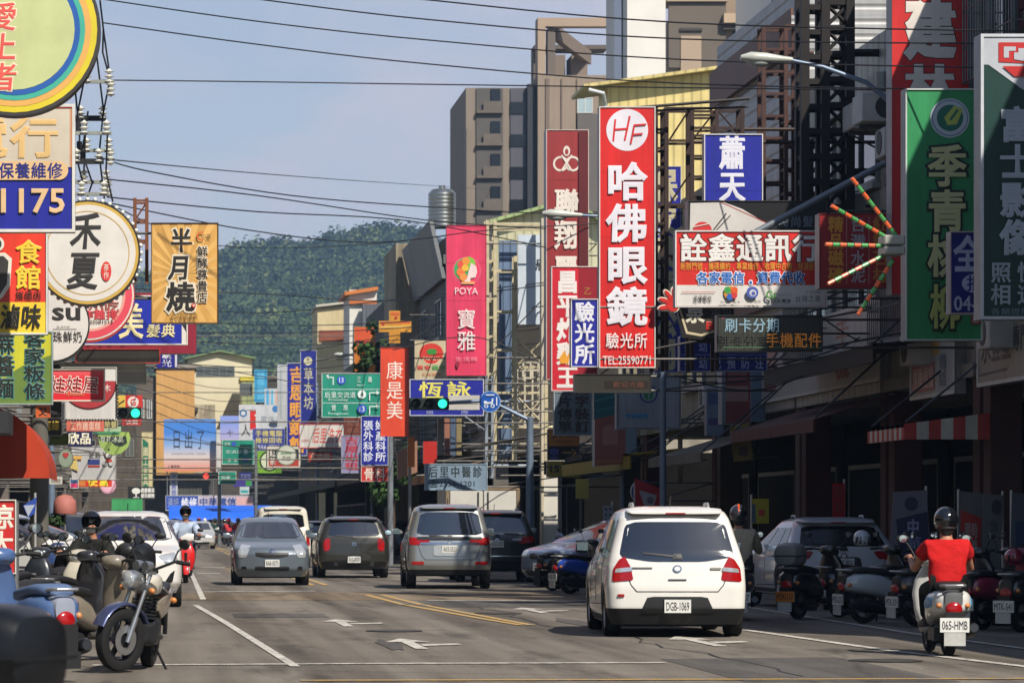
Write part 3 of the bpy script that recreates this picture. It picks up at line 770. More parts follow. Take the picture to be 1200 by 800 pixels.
def tb(px0, px1, py0, py1, y0, y1, c, name, root=t2): blk(name, (TX(px0), y0, TZ(py1)), (TX(px1), y1, TZ(py0)), mat(c, .8, 0, .12, .2), root)
tb(628, 637, 24, 91, D - 1.49, D + .5, '#a08c78', 'roof_frame'); tb(640, 648, 40, 91, D + 10, D + 12, '#5f574f', 'roof_frame'); tb(637, 728, 24, 34, D - 1.49, D - .2, '#a08c78', 'roof_frame')
tb(640, 649, 36, 91, D - 1.2, D + .2, '#665c54', 'roof_frame'); tb(664, 677, 48, 91, D + 9, D + 12, '#77695d', 'roof_frame'); tb(683, 702, 50, 91, D + 8, D + 12, '#7a6b5f', 'roof_frame'); tb(640, 728, 36, 41, D + 9, D + 12, '#5c534b', 'roof_frame')
q = MB(); q.obox((TX(645), D - .2, TZ(46)), (TX(700) - TX(645), 9, TZ(60) - TZ(46)), (.6, 0, 0), (0, 0, 1.2)); q.build('roof_beam', mat('#77695d', .8), t2)
for a, b_ in ((637, 641), (655, 656), (673, 673.6)): tb(a, b_ + .4, 95, 270, D - 1.62, D - 1.503, '#6f6156', 'joint')
o = front_window(t2, TX(674), TX(692), TZ(135), TZ(117), D - 1.5, '#c7c9c6', 2, mat('#9fb0b4', .2)); bay(t2, 673, 702, TZ(250), TZ(136), '#5b5550', .12, 'balcony_bay', y=D - 1.5)
t3 = tower('tan apartment block with an open roof bay, right of the white tower', X(782, 240), X(906, 240), 240, Z(26, 240), 14, '#a08c78')
def tq(px0, px1, py0, py1, o0, o1, c, name): blk(name, (X(px0, 240), 240 - o1, Z(py1, 240)), (X(px1, 240), 240 - o0, Z(py0, 240)), mat(c, .8, 0, .12, .2), t3)
tq(780, 852, -20, 3, -3, .5, '#a08c78', 'roof_slab'); tq(783, 850, 3.2, 80, .003, .25, '#62594f', 'wall_panel'); tq(797, 821, 43, 90, .26, .33, '#a5917c', 'wall_panel'); tq(796, 822, 34, 37, .26, .4, '#3c3835', 'window'); tq(846, 902, 18, 29, .26, .9, '#b39c82', 'roof_slab'); tq(853, 869, -30, 18, -6, -2, '#8c7a68', 'roof_frame'); tq(882, 886, 0, 18, -2, 0, '#a8937c', 'roof_frame'); tq(846, 902, 30, 36, .26, .6, '#4b4540', 'beam'); tq(858, 868, 37, 80, .26, .31, '#2e3038', 'window')
t4 = thing('glass_block', 'dark blue glass building edge behind the grey corrugated house', 'building', (X(905, 130), 130, 0)); blk('wall', (X(904, 130), 130, 0), (X(960, 130), 138, 26), mat('#2c3640', .25, .2, .1, .3), t4); blk('roof', (X(904, 130) - .1, 129.9, 26.003), (X(960, 130), 138, 26.3), mat('#4c545c', .5), t4)
# left hand row
lc = ['#a7a091', '#8f8a80', '#b3a892', '#7f7c78', '#9d9488', '#a39a8c', '#8a8378', '#b0a594']
lab = ['grey shop house at the near end of the left row behind the round signs', 'plaster shop house behind the blue phone number sign', 'beige shop house above the orange awning', 'dark grey shop house behind the red doll sign', 'beige shop house behind the left traffic light', 'pale shop house above the lunch box sign', 'brown shop house further along the left row', 'cream shop house at the far corner of the left row']
ys = [20, 40, 56, 72, 92, 118, 150, 195, 262]
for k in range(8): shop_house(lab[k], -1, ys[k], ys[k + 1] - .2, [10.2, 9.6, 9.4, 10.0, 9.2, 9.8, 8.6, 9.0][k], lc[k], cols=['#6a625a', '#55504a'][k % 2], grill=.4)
# houses closing the street
E1 = 294.0
def EX(px, d=E1): return X(px, d)
pe = thing('corner_house', 'peach rendered corner house behind the sunrise billboard', 'building', (EX(204), E1, 0))
blk('wall', (EX(183), E1, 0), (EX(228), E1 + 10, Z(431, E1)), mat('#c99a5c', .8, 0, .15, .4, 0, 0, None, 0, .3, .15), pe); blk('parapet', (EX(183) - .2, E1 - .2, Z(431, E1) + .003), (EX(228) + .2, E1 + 10, Z(427, E1)), mat('#8d8579', .8), pe)
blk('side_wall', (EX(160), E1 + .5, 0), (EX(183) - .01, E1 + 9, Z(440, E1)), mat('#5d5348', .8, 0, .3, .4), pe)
for a in (163, 172): front_window(pe, EX(a), EX(a + 6), Z(490, E1), Z(468, E1), E1 + .5)
yg = gable('pale house with green gable roof and barred windows above the green wall', EX(222), EX(300), E1 + 12, E1 + 22, Z(420, E1 + 12), Z(412, E1 + 12), mat('#cfc7a8', .8, 0, .12, .4), mat('#6f8a5c', .6), name='gabled_house', ovx=.3)
front_window(yg, X(230, E1 + 12), X(275, E1 + 12), Z(441, E1 + 12), Z(429, E1 + 12), E1 + 12, '#70706c', 5)
gg = thing('metal_shed', 'yellow green corrugated shed wall with a small window below the gable', 'building', (EX(262), E1 + 4, 0))
blk('wall', (X(283, E1 + 4), E1 + 4, 0), (X(300, E1 + 4), E1 + 11, Z(446, E1 + 4)), CORR('#a9b07c', .4), gg); blk('trim', (X(283, E1 + 4) - .1, E1 + 3.9, Z(446, E1 + 4) + .003), (X(300, E1 + 4), E1 + 11, Z(441, E1 + 4)), mat('#c9b83c', .6), gg); front_window(gg, X(281, E1 + 4), X(296, E1 + 4), Z(463, E1 + 4), Z(449, E1 + 4), E1 + 4, '#666', 4)
ol = thing('old_workshop', 'crumbling whitewashed workshop between the peach house and the shed', 'building', (EX(238), E1 + 2, 0)); blk('wall', (X(220, E1 + 2), E1 + 2, 0), (X(252, E1 + 2), E1 + 3.8, Z(474, E1 + 2)), mat('#b8ad94', .9, 0, .5, .6, 0, 0, None, .3, .3, .4), ol); blk('roof_edge', (X(208, E1 + 2), E1 + 1.6, Z(482, E1 + 2)), (X(232, E1 + 2), E1 + 1.99, Z(478, E1 + 2)), mat('#3c3834', .8), ol)
bh = thing('beige_house', 'beige house with a brick panel standing above the blue glasses sign', 'building', (X(388, 282), 282, 0))
blk('wall', (X(372, 282), 282, 0), (X(412, 282), 291, Z(358, 282)), mat('#c8b88e', .8, 0, .12, .4, 0, 0, None, 0, .3, .15), bh); q = MB(); q.obox((X(370, 282), 281.6, Z(360, 282)), (X(413, 282) - X(370, 282), 0, .35), (0, 10, 0), (0, 0, .18)); q.build('roof', mat('#b8b4a4', .7), bh); blk('brick_panel', (X(374, 282), 281.9, Z(400, 282)), (X(406, 282), 281.996, Z(387, 282)), TILE('#9a5238', .22, .07), bh)
oh = thing('rooftop_house', 'white house with an orange edged roof above the far right row', 'building', (X(424, 270), 270, 0))
blk('wall', (X(410, 270), 270.5, 0), (X(442, 270), 279, Z(339, 270)), mat('#cfcdc4', .8, 0, .12), oh); q = MB(); q.obox((X(404, 270), 270, Z(346, 270)), (X(443, 270) - X(404, 270), 0, .42), (0, 9, 0), (0, 0, .28)); q.build('roof', mat('#c0702c', .7), oh); blk('cornice', (X(410, 270) - .05, 270.2, Z(356, 270)), (X(442, 270), 270.49, Z(352, 270)), mat('#b5642a', .7), oh); blk('side_cladding', (X(424, 270), 269.2, 0), (X(468, 270), 270.1, Z(357, 270)), CORR('#62656c', .3), oh)
# low market stalls at the T junction
stall = thing('market_shop', 'open shop front at the end of the street under a blue tarpaulin', 'shop', (EX(245, 286), 286, 0)); blk('wall', (EX(150, 286), 287, 0), (EX(330, 286), 292, 5.4), mat('#4a4540', .85, 0, .3), stall); blk('counter', (EX(205, 286), 285.6, 0), (EX(285, 286), 286.4, .9), mat('#6f7274', .6), stall)
tp = thing('tarpaulin', 'bright blue tarpaulin awning over the shop at the street end', 'awning', (EX(247, 283), 283, 2))
q = MB(); n = 26
for k in range(n + 1):
    u = k / n; px_ = 194 + 110 * u; sag = .10 * math.sin(u * 19) + .06 * math.sin(u * 43)
    for (dy, dz) in ((3.2, Z(596, 283)), (0.3, Z(604, 283) + sag * .5), (0, Z(610, 283) + sag)): q.v.append((X(px_, 283), 221 + dy, dz))
for k in range(n):
    for j in (0, 1): a = k * 3 + j; q.f.append((a, a + 3, a + 4, a + 1)); q.m.append(0)
q.build('sheet', mat('#1f5fd0', .5, 0, .15, 1.5), tp, smooth=60)
for px_ in (196, 250, 302): q = MB(); q.path([(X(px_, 283), 283.2, 0), (X(px_, 283), 283.2, Z(606, 283))], .035, 6); q.build('pole', STEEL('#999'), tp)
# ------------------------------------------------------------------ awnings of the right row
aw = awning('red and white striped scalloped awning over the dark shop on the right', 1, 53.0, 55.7, 3.1, 1.35, ['#b8473f', '#c8c2b4'], .17, val=.24, stripes=15)
b = MB()
for k in range(7):
    xa_, xb_ = XR - 1.35 + 1.33 * k / 7, XR - 1.35 + 1.33 * (k + 1) / 7; za_, zb_ = 2.93 + .17 * k / 7, 2.93 + .17 * (k + 1) / 7
    for y_ in (52.97,): b.add([(xa_, y_, 2.69), (xb_, y_, 2.69), (xb_, y_, zb_), (xa_, y_, za_), (xa_, y_ + .02, 2.69), (xb_, y_ + .02, 2.69), (xb_, y_ + .02, zb_), (xa_, y_ + .02, za_)], [(0, 1, 2, 3), (7, 6, 5, 4), (0, 1, 5, 4), (3, 2, 6, 7), (0, 3, 7, 4), (1, 2, 6, 5)], k % 2)
b.build('end_valance', [mat(q, .7, 0, .2, 2.0, 0, 0, None, 0, .3, .25) for q in ('#b8473f', '#c8c2b4')], aw)
awning('brown metal canopy above the red pillars', 1, 59.5, 68.0, 3.65, 1.5, ['#5c302a'], .45, val=.22)
awning('long dark canopy beam above the striped awning', 1, 56.0, 66.0, 4.45, 1.2, ['#26221f'], .12, val=.3)
awning('mustard yellow canopy above the corner shop behind the white car', 1, 79.0, 92.0, 3.2, 2.0, ['#a08a2c'], .2, val=.36)
awning('grey folding canopy beside the hanging yellow banner', 1, 70.5, 78.0, 3.35, 1.7, ['#6c665a'], .5, val=.2)
awning('black sloping canopy behind the pink sign box', 1, 90.8, 94.5, 3.5, 1.6, ['#1c1c1e'], .3, val=.25)
awning('pale orange canopy beside the traffic light pole', 1, 112.6, 119.0, 3.5, 2.2, ['#c08a62'], .5, val=.3, xf=XF)
awning('dark grey canopy above the white box truck', 1, 119, 135.0, 4.0, 2.4, ['#3a3836'], .5, val=.3, xf=XF)
awning('worn brown canopy further along the right row', 1, 136, 160.0, 3.9, 2.6, ['#54453c'], .5, val=.3, xf=XF)
awning('faded green canopy near the far end of the right row', 1, 162, 258.0, 3.9, 2.6, ['#46524a'], .5, val=.3, xf=XF)

e1 = thing('dim_house', 'dim brown house across the junction at the left end of the street', 'building', (EX(70), 285, 0)); blk('wall', (X(-120, 285), 285, 0), (X(159, 285), 292, Z(470, 285)), mat('#5a5045', .85, 0, .35, .5, 0, 0, None, 0, .3, .3), e1); blk('parapet', (X(-120, 285), 284.9, Z(470, 285) + .003), (X(159, 285), 292, Z(464, 285)), mat('#6c645a', .8), e1)
for a in range(6): front_window(e1, X(72 + a * 15, 285), X(82 + a * 15, 285), Z(535, 285), Z(515, 285), 285, '#77746c')
e2 = thing('dim_house', 'dark house across the junction behind the right end of the street', 'building', (EX(345), 285, 0)); blk('wall', (X(303, 285), 285, 0), (X(470, 285), 292, Z(445, 285)), mat('#4e4a44', .85, 0, .35, .5, 0, 0, None, 0, .3, .3), e2); blk('parapet', (X(303, 285), 284.9, Z(445, 285) + .003), (X(470, 285), 292, Z(440, 285)), mat('#6c645a', .8), e2)
for a in range(5): front_window(e2, X(306 + a * 14, 285), X(316 + a * 14, 285), Z(530, 285), Z(512, 285), 285, '#77746c')
# ------------------------------------------------------------------ shop signs, left side of the street
def gradmat(stops, v0, v1, name='print'):
    """Printed colour blend, from the top v1 to the bottom v0 in metres above the sign's foot."""
    m = bpy.data.materials.new(name); m.use_nodes = True; t = m.node_tree; ln = t.links.new; b = t.nodes['Principled BSDF']; b.inputs['Roughness'].default_value = .45
    tcn = t.nodes.new('ShaderNodeTexCoord'); sp = t.nodes.new('ShaderNodeSeparateXYZ'); ln(tcn.outputs['Object'], sp.inputs['Vector'])
    mr = t.nodes.new('ShaderNodeMapRange'); mr.inputs[1].default_value = v1; mr.inputs[2].default_value = v0; ln(sp.outputs['Z'], mr.inputs[0])
    r = t.nodes.new('ShaderNodeValToRGB')
    while len(r.color_ramp.elements) < len(stops): r.color_ramp.elements.new(.5)
    for e, (p, c) in zip(r.color_ramp.elements, stops): e.position = p; e.color = (*lin(c), 1)
    ln(mr.outputs[0], r.inputs['Fac']); ln(r.outputs['Color'], b.inputs['Base Color']); return m
def bulbs(root, pts, d, r=.035, c='#d8d8cc'):
    b = MB()
    for u, v in pts: b.ell((X(u, d), d - .03, Z(v, d)), (r, r, r), 0, 6, 4)
    b.build('bulb_row', mat(c, .3), root, smooth=60)
def circ(cx, cy, r, n, a0=0, a1=360): return [(cx + r * math.cos(math.radians(a0 + (a1 - a0) * k / n)), cy + r * math.sin(math.radians(a0 + (a1 - a0) * k / n))) for k in range(n)]
RED, BLUE, WHT, NAVY = '#d22a2c', '#20269c', '#dcdad4', '#1c2460'
sign('huge pale green round sign with rainbow rim cut by the photo edge', -84, -66, 118, 136, 42, '#3c3a38', [
    ('c', 17, 35, 97, '#d8c52e'), ('c', 17, 35, 90, '#dfa95a'), ('c', 17, 35, 83, '#43ab94'), ('c', 17, 35, 77, '#2559a4'), ('c', 17, 35, 70.5, '#bcc48c'),
    ('v', '愛上者', -12, 2, 19, 108, '#e0574c', .03, {'outline': '#e8d2b4', 'ob': .07, 'slant': .1})], shape='c', dep=.3, edge='#2e2c2a')
sign('sign with cream top and blue base showing the numbers 1175', -150, 122, 88, 272, 45, '#1d2696', [
    ('r', -150, 126, 85, 196, '#c9bfae'), ('r', 82, 128, 84.4, 196, '#cf8f6a'), ('r', -150, 124, 85, 127, '#b83a34'),
    ('t', '電行', -48, 138, 70, 184, '#dbb77c', .05), ('r', -140, 189, 70, 211, '#dcb988'), ('c', 69, 200, 11, '#dcb988'),
    ('t', '機車保養維修', -40, 191, 74, 209, '#242a7c', .03), ('t', '1175', 2, 222, 75, 249, '#d8b68a', .035)], fr='#d6d4ce', fw=3.5)
f_ = sign('red over yellow food sign with black ladle and yellow characters', -90, 268, 56, 392, 47, '#e3402e', [
    ('r', -90, 354, 54, 390, '#e6c637'), ('p', [(-40, 298), (6, 296), (14, 303), (12, 335), (2, 350), (-40, 356)], '#dcd8cc'), ('p', [(-40, 302), (4, 300), (10, 306), (8, 333), (0, 345), (-40, 350)], '#3a3836'),
    ('c', -4, 286, 9, '#dcd8cc'), ('c', -4, 286, 6, '#2c4640'), ('v', '食館', 19, 280, 48, 340, '#ecc83e', .04), ('t', '旗艦店', 18, 341, 49, 351, '#3a2620', .02), ('t', '滷味', 0, 357, 49, 385, '#26241f', .04, {'slant': .12})], fr='#d4d6d2', fw=2)
sign('yellow green noodle sign with olive arc and black brush characters', -70, 388, 62, 474, 49, '#c8c535', [
    ('p', [(-20, 474), (-4, 452), (14, 436), (34, 424), (60, 416), (60, 473)], '#66803a'),
    ('v', '蔴醬麵', -6, 390, 16, 467, '#20241c', .04, {'outline': '#4c8a8c', 'ob': .07}), ('v', '客家粄條', 29, 386, 52, 468, '#20241c', .04, {'outline': '#4c8a8c', 'ob': .07})], fr='#8fa39c', fw=1.6)
s_ = sign('white round sign with gold rim and two black brush characters', 40.5, 234.5, 164.5, 358.5, 52, '#2d2a26', [
    ('c', 102.5, 296.5, 60, '#c9a54c'), ('c', 102.5, 296.5, 56.5, '#d6d2ca'), ('o', 102.5, 296.5, 49.5, 1.2, '#c2a262'),
    ('t', '禾', 82, 249, 120, 291, '#32302e', .045, {'slant': .1}), ('t', '夏', 79, 295, 117, 338, '#32302e', .045, {'slant': .14}), ('c', 124.5, 318, 6, '#cf3a34', {'ry': 11.5}), ('v', '茶作', 121.5, 309, 127.5, 327, '#e2d8cc', .02)], shape='c', edge='#24211e')
bulbs(s_, circ(102.5, 296.5, 62.8, 44), 52.1)
sign('plain white round drink sign with black rim and letters', 16, 333, 105, 426, 55, '#1e1e1c', [('c', 60.5, 379.5, 43, '#d3d0cb'), ('t', 'su', 62, 361, 93, 375, '#32312f', .05), ('t', 'JUICE', 66, 382, 82, 384.5, '#55534f', .0), ('l', 62, 385.5, 90, 385.5, .6, '#55534f'), ('t', '珍珠鮮奶', 50, 388, 97, 401, '#3c3a38', .01)], shape='c')
s_ = sign('white round sign with pink ring partly behind the gold rimmed sign', 50, 290, 158, 401, 57, '#b8342f', [('c', 104, 345.5, 53, '#d9d0c6'), ('o', 104, 345.5, 51, 9, '#d84a58'), ('o', 104, 345.5, 43, 3, '#e09a8e'), ('t', '小吃', 104, 352, 140, 366, '#96504a', .05), ('t', '炸雞排', 96, 363, 138, 374, '#c83c44', .05), ('t', '04-25581513', 96, 375, 132, 379, '#4a4644', .02)], shape='c')
sign('crimson box sign behind the blue beauty sign', 60, 343, 230, 414, 65, '#8e2136', [], fr=None, dep=.5)
sign('wide blue sign with cream beauty shop characters', 72, 346, 220, 404, 62, '#1f2ea2', [('r', 213, 347, 219, 403, '#d2ccc4'), ('p', [(213, 368), (219, 376), (219, 390), (213, 380)], '#2a2a2e'), ('t', '美', 138, 356, 169, 396, '#e2d6a4', .04), ('t', '髮典', 171, 380, 206, 395, '#d8cc9c', .03, {'slant': .08})], fr='#d6d2cc', fw=1.4)
fs = sign('dark back of a sign box with red steel frame', 88, 408, 188, 426, 64, '#32302c', [], fr='#9e3a34', fw=1.5)
sign('long cream beam sign above the red doll sign', 70, 425, 171, 434, 62.5, '#b8b09a', [], fr='#c8c0a8', fw=.6, dep=.5)
sign('small blue optician sign with white characters under the dark sign box', 184, 410, 208, 431, 70, '#20248e', [('v', '驗光', 190, 411, 201, 430, '#d8d8e0', .03), ('r', 205, 411, 207.5, 430, '#c8c8c8')], fr=None)
sign('red square sign with white outlined doll characters', 58, 432, 123, 470, 60, gradmat([(0, '#d86a6c'), (.35, '#cf2634'), (1, '#c81f2a')], 0, .6), [('t', '娃娃屋', 58, 441, 116, 460, '#8c1a1e', .02, {'outline': '#e8dcd4', 'ob': .06, 'rot': .1}), ('t', 'WAWAWU', 77, 460, 99, 463.5, '#e09a70', .01)], fr='#ddd4c4', fw=1.5)
s_ = sign('white sign with a dark red half disc and toothed edge', 72, 430, 137, 492, 62, '#cfccc8', [('c', 104, 449, 32.5, '#4a2222', {'ry': 31, 'a0': -5, 'a1': 185}), ('c', 104, 449, 31, '#a5353a', {'ry': 29, 'a0': -5, 'a1': 185}), ('t', '木', 121, 450, 130, 459, '#d8c8c4', .02)], fr='#c4c0b8', fw=.8)
bulbs(s_, [(137.5, 451 + k * 4) for k in range(10)] + [(78 + k * 3.4, 492) for k in range(17)], 62, .025, '#3a3836')
sign('dark window like sign box above the left traffic light', 123, 433, 172, 450, 72, '#33322e', [], fr='#4a4844')
sign('salmon band sign with pale characters', 78, 492, 122, 505, 78, '#cf6a58', [('t', '工作雞蛋糕', 82, 494, 118, 504, '#e4c8b4', .01)], fr=None)
sign('small lemon and dark sign beside the salmon band', 121, 492, 138, 502, 80, '#5a5640', [('t', '早餐', 122, 493, 137, 501, '#c8be82', .02)], fr='#b8b4a0', fw=.6)
sign('white on navy brush character sign', 79, 505, 108, 523, 82, '#262350', [('t', '欣品', 79, 507, 107, 520, '#e4dfc6', .06)], fr=None)
sign('white sign board with small pictures above the lunch box sign', 84, 522, 136, 562, 100, '#bdbcba', [('l', 86, 533, 134, 533, .7, '#6a6a68'), ('t', '吃飽', 104, 530, 118, 537, '#4a4846', .02), ('r', 103, 538, 117, 544, '#2e3a78'), ('r', 103, 545, 117, 547, '#a83232'), ('c', 127, 533, 4.6, '#3a3836'), ('c', 127, 533, 3.2, '#c8c6c0'), ('l', 121, 529, 124, 537, .8, '#3a3836'), ('c', 123, 543, 3, '#7a7876'), ('c', 123, 543, 2.3, '#bdbcba'), ('c', 130, 543, 3, '#7a7876'), ('c', 130, 543, 2.3, '#bdbcba'), ('r', 124, 538, 131, 541, '#b83a34'), ('r', 86, 534, 96, 538, '#d0a050'), ('p', [(82, 548), (86, 540), (90, 538), (92, 552)], '#c8b26c')], fr='#b0aeaa', fw=.8)
s_ = sign('rounded lime green sign with dark face panel', 114, 506, 153, 533, 98, '#9cb85e', [('p', [(115, 511), (148, 511), (149, 519), (143, 523), (135, 522), (131, 518), (117, 516)], '#2f3a30'), ('t', '豆花冰品', 117, 511, 145, 518, '#c8d0b8', .02), ('c', 127.5, 526.5, 1.2, '#2f3a30'), ('r', 114, 506.4, 140, 508.6, '#3a8060')], shape=[(114, 506), (151, 506), (153, 513), (150, 524), (142, 531), (133, 533), (124, 530), (117, 522)])
sign('teal and white strip sign above the lime sign', 108, 498, 143, 508, 101, '#a9c8a0', [('r', 108, 505.4, 143, 508, '#2f6a5a')], fr='#3a5a50', fw=.8)
sign('red lunch box sign with two yellow characters', 92, 557, 131, 570, 108, '#d43a26', [('t', '便當', 102, 558, 128, 569, '#e8d03a', .06), ('r', 92, 558, 100, 569, '#c8783a')], fr=None)
sign('dark green strip sign above the lunch box sign', 112, 550, 134, 560, 112, '#235048', [('t', '中藥行', 114, 551.5, 133, 558.5, '#c0b070', .02)], fr='#3a6a5c', fw=.5)
sign('small blue and pink board beside the lunch box sign', 82, 560, 92, 572, 104, '#35608c', [('r', 83, 566, 91, 571, '#cf3f6a')], fr='#c8c8c8', fw=.7)
sign('round pink sign under the lunch box sign', 117, 558, 136, 578, 115, '#d89ab0', [('c', 126.5, 568, 8, '#e0b0c0')], shape='c')
s_ = sign('grey green round sign with a red heart', 68, 526, 86, 548, 76, '#5c6a5c', [('c', 77, 537, 8, '#84907e', {'ry': 10}), ('c', 75.3, 532, 2, '#a83a3a'), ('c', 78.7, 532, 2, '#a83a3a'), ('p', [(73.4, 533), (80.6, 533), (77, 537)], '#a83a3a')], shape='c')
sign('tall dark sign pillar behind the noodle sign', 58, 420, 73, 508, 66, '#35332f', [], fr=None, dep=.5)
sign('small orange sign with one dark character', 42, 475, 59, 489, 58, '#d2622e', [('t', '又', 45, 477, 56, 487, '#2c1a14', .06)], fr=None)
sign('black sign with yellow characters under the noodle sign', 38, 490, 72, 510, 61, '#22211d', [('t', '烏龍綠', 40, 493, 70, 504, '#d8b23c', .03)], fr='#3a3830', fw=.7)
sign('green board below the black sign with yellow characters', 58, 508, 80, 521, 67, '#6c8040', [('r', 60, 511, 70, 514, '#46562c')], fr='#54662f', fw=.7)
sign('white tilted notice sheet near the pink parasol', 58, 558, 73, 567, 70, '#c8c6bc', [('r', 60, 561, 71, 565, '#8c8a84')], fr=None, dep=.05)
sign('red street banner with large white characters at the photo edge', -14, 585, 19, 672, 35, '#cf2a26', [('v', '涼大', -12, 590, 15, 652, '#ded6c8', .05), ('r', -12, 606.5, 16, 608.5, '#d8cfc0')], fr='#d0cbc0', fw=1.3, dep=.06, arm='', post=(-10, 16))
sign('tall green and cream vertical sign in front of the peach house', 166, 506, 179, 571, 240, '#cbbd8e', [('p', [(167, 513), (174, 519), (174, 570), (167, 570)], '#1f6a4c'), ('v', '園工家具', 167.6, 523, 173.6, 569, '#c9bf9a', .03)], fr='#b0a67c', fw=.5)
sign('black sign with a white tree emblem', 150, 570, 182, 585, 235, '#1f1e1c', [('c', 159.5, 575, 5, '#d8d8d2', {'ry': 3.6}), ('r', 158.8, 576, 160.2, 582, '#d8d8d2'), ('l', 156, 582.5, 163, 582.5, .8, '#d8d8d2'), ('t', '健康藥局', 165, 571.5, 181, 577, '#dcdcd6', .05), ('t', '健保調劑', 165, 578, 181, 583, '#dcdcd6', .05)], fr=None)
sign('bright green canvas box sign low on the left side', 131, 584, 167, 601, 230, '#3f9a5c', [('r', 132, 597, 166, 600.5, '#2c7a50')], fr='#4aa868', fw=.5, dep=1.0)
s_ = sign('sunrise billboard fading from blue to orange with thin black characters', 192, 491, 253, 552, 284, gradmat([(0, '#3f78c4'), (.3, '#7d9cc8'), (.62, '#c4b8b4'), (1, '#d07a5c')], 0, 3.2), [('t', '日出了', 200, 503, 242, 526, '#22242c', 0.0, {'fill': .72}), ('t', 'SUNRISE COFFEE  DRINK', 201, 530.5, 241, 532.5, '#7a6a6a', 0), ('t', '上島咖啡', 196, 544.5, 211, 548, '#5a2a2c', .02), ('c', 243, 520, 1, '#a85a54')], fr=None, arm='', post=(196, 250), dep=.4)
sign('tall white post sign beside the sunrise billboard', 253.5, 503, 259, 553, 283, '#c9c6c0', [], fr=None, arm='', post=(256,))
sign('narrow blue and white vertical banner under the billboard', 199, 553, 208, 581, 285, '#c4c6cc', [('v', '洗車美容', 201, 554, 206.5, 580, '#4a58a0', .05)], fr=None, arm='', post=(203,))
sign('grey mesh board under the sunrise billboard', 208, 554, 250, 580, 285.2, '#54524c', [('r', 210 + k * 4, 555, 210.8 + k * 4, 579, '#3e3c38') for k in range(10)], fr='#77756c', fw=.8, arm='', post=(210, 248))
sign('wide telephone shop sign with blue characters over the tarpaulin', 194, 580, 297, 598, 284, '#c2b8c4', [('r', 194, 581, 232, 597, '#2b4a9c'), ('t', '維修', 212, 583, 231, 596, '#d8dcec', .05), ('t', '中華電信', 233, 583, 277, 592, '#34488c', .05), ('r', 233, 593, 276, 597, '#d0a4a8'), ('r', 277, 582, 296, 597, '#cfa6a6'), ('t', '通訊', 196, 583, 210, 595, '#8894bc', .02)], fr='#b4b4bc', fw=.5, arm='', post=(198, 294))
def roadsign(label, x0, y0, x1, y1, d, items, post, group=None, c='#1f8a72', armto=None):
    r = sign(label, x0, y0, x1, y1, d, c, items, fr='#cfd8d2', fw=.6, dep=.05, arm='', name='road_sign', cat='road sign')
    b = MB(); px_ = X(post, d); zt = Z((y0 + y1) / 2 - 4, d)
    b.path([(px_, d + .25, 0), (px_, d + .25, zt + .3)], .10, 10); b.path([(px_, d + .25, zt), (X(x0 + 4, d), d + .12, zt)], .06, 8); b.path([(px_, d + .25, zt - .5), (X(x0 + 4, d), d + .12, zt - .5)], .05, 8)
    b.build('post', STEEL('#8f9499'), r); return r
W_ = '#d4e0da'
roadsign('large green direction road sign with three lanes of arrows', 377, 437, 447, 489, 112, [
    ('l', 377, 456, 447, 456, .6, W_), ('l', 377, 472, 447, 472, .6, W_), ('l', 383, 442, 391, 442, 1.2, W_), ('l', 390.5, 442, 390.5, 451, 1.2, W_), ('p', [(382, 440), (385, 438.5), (385, 444)], W_),
    ('c', 400, 445.5, 5, '#2f4fb4'), ('t', '13', 397.5, 442.5, 402.5, 448, W_, .02), ('t', '三義', 414, 441, 440, 448, W_, .01, {'fill': .35}), ('t', 'Sanyi', 418, 450, 427, 452.5, W_, .0),
    ('t', '后里交流道', 380, 459, 417, 466, W_, .0), ('t', 'Freeway', 385, 467, 408, 470, W_, 0), ('c', 424, 462, 5, W_), ('t', '4', 422.3, 459, 425.7, 465, '#222', .03), ('l', 433, 460, 433, 469, 1.2, W_), ('l', 433, 460, 442, 460, 1.2, W_), ('p', [(441, 457.5), (445, 460), (441, 462.5)], W_),
    ('t', '豐原', 384, 474, 412, 481, W_, .0, {'fill': .4}), ('t', 'Fengyuan', 385, 483, 408, 486, W_, 0), ('c', 424, 479, 5.4, '#2f4fb4'), ('t', '13', 421, 476, 427, 482, W_, .02), ('l', 433, 476, 433, 486, 1.2, W_), ('l', 433, 476, 442, 476, 1.2, W_), ('p', [(441, 473.5), (445, 476), (441, 478.5)], W_)], 458)
roadsign('smaller faded green direction road sign farther down the street', 260, 515, 298, 544, 190, [('c', 274, 520, 2.6, '#2f4fb4'), ('t', '后里', 263, 518, 270, 521, W_, 0), ('t', '交流道', 264, 527, 284, 531, W_, 0), ('c', 288, 529, 2.6, W_), ('t', '豐原', 265, 537, 280, 541, W_, 0, {'fill': .5}), ('c', 288, 538.5, 2.6, '#2f4fb4'), ('l', 291, 529, 296, 529, .8, W_), ('l', 291, 538, 296, 538, .8, W_)], 300)
roadsign('little green guide sign below the faded direction sign', 256, 552, 277, 567, 196, [('t', '后里', 259, 556, 270, 562, W_, .0)], 257)
sign('small navy guide board beside the little green sign', 280, 553, 295, 562, 198, '#23286c', [('t', '停車場', 281.5, 555, 293.5, 560, '#8890c8', 0)], fr=None, arm='r')
sign('purple and green lit board under the navy guide board', 274, 562, 296, 570, 200, '#453a8c', [('r', 288, 563, 295, 569, '#3a8a3c')], fr=None, arm='r')
sign('white and teal small board beside the far street lamp', 281, 570, 292, 579, 202, '#c4d0d2', [('r', 282, 574, 291, 577, '#2f9aa0')], fr=None, arm='r')
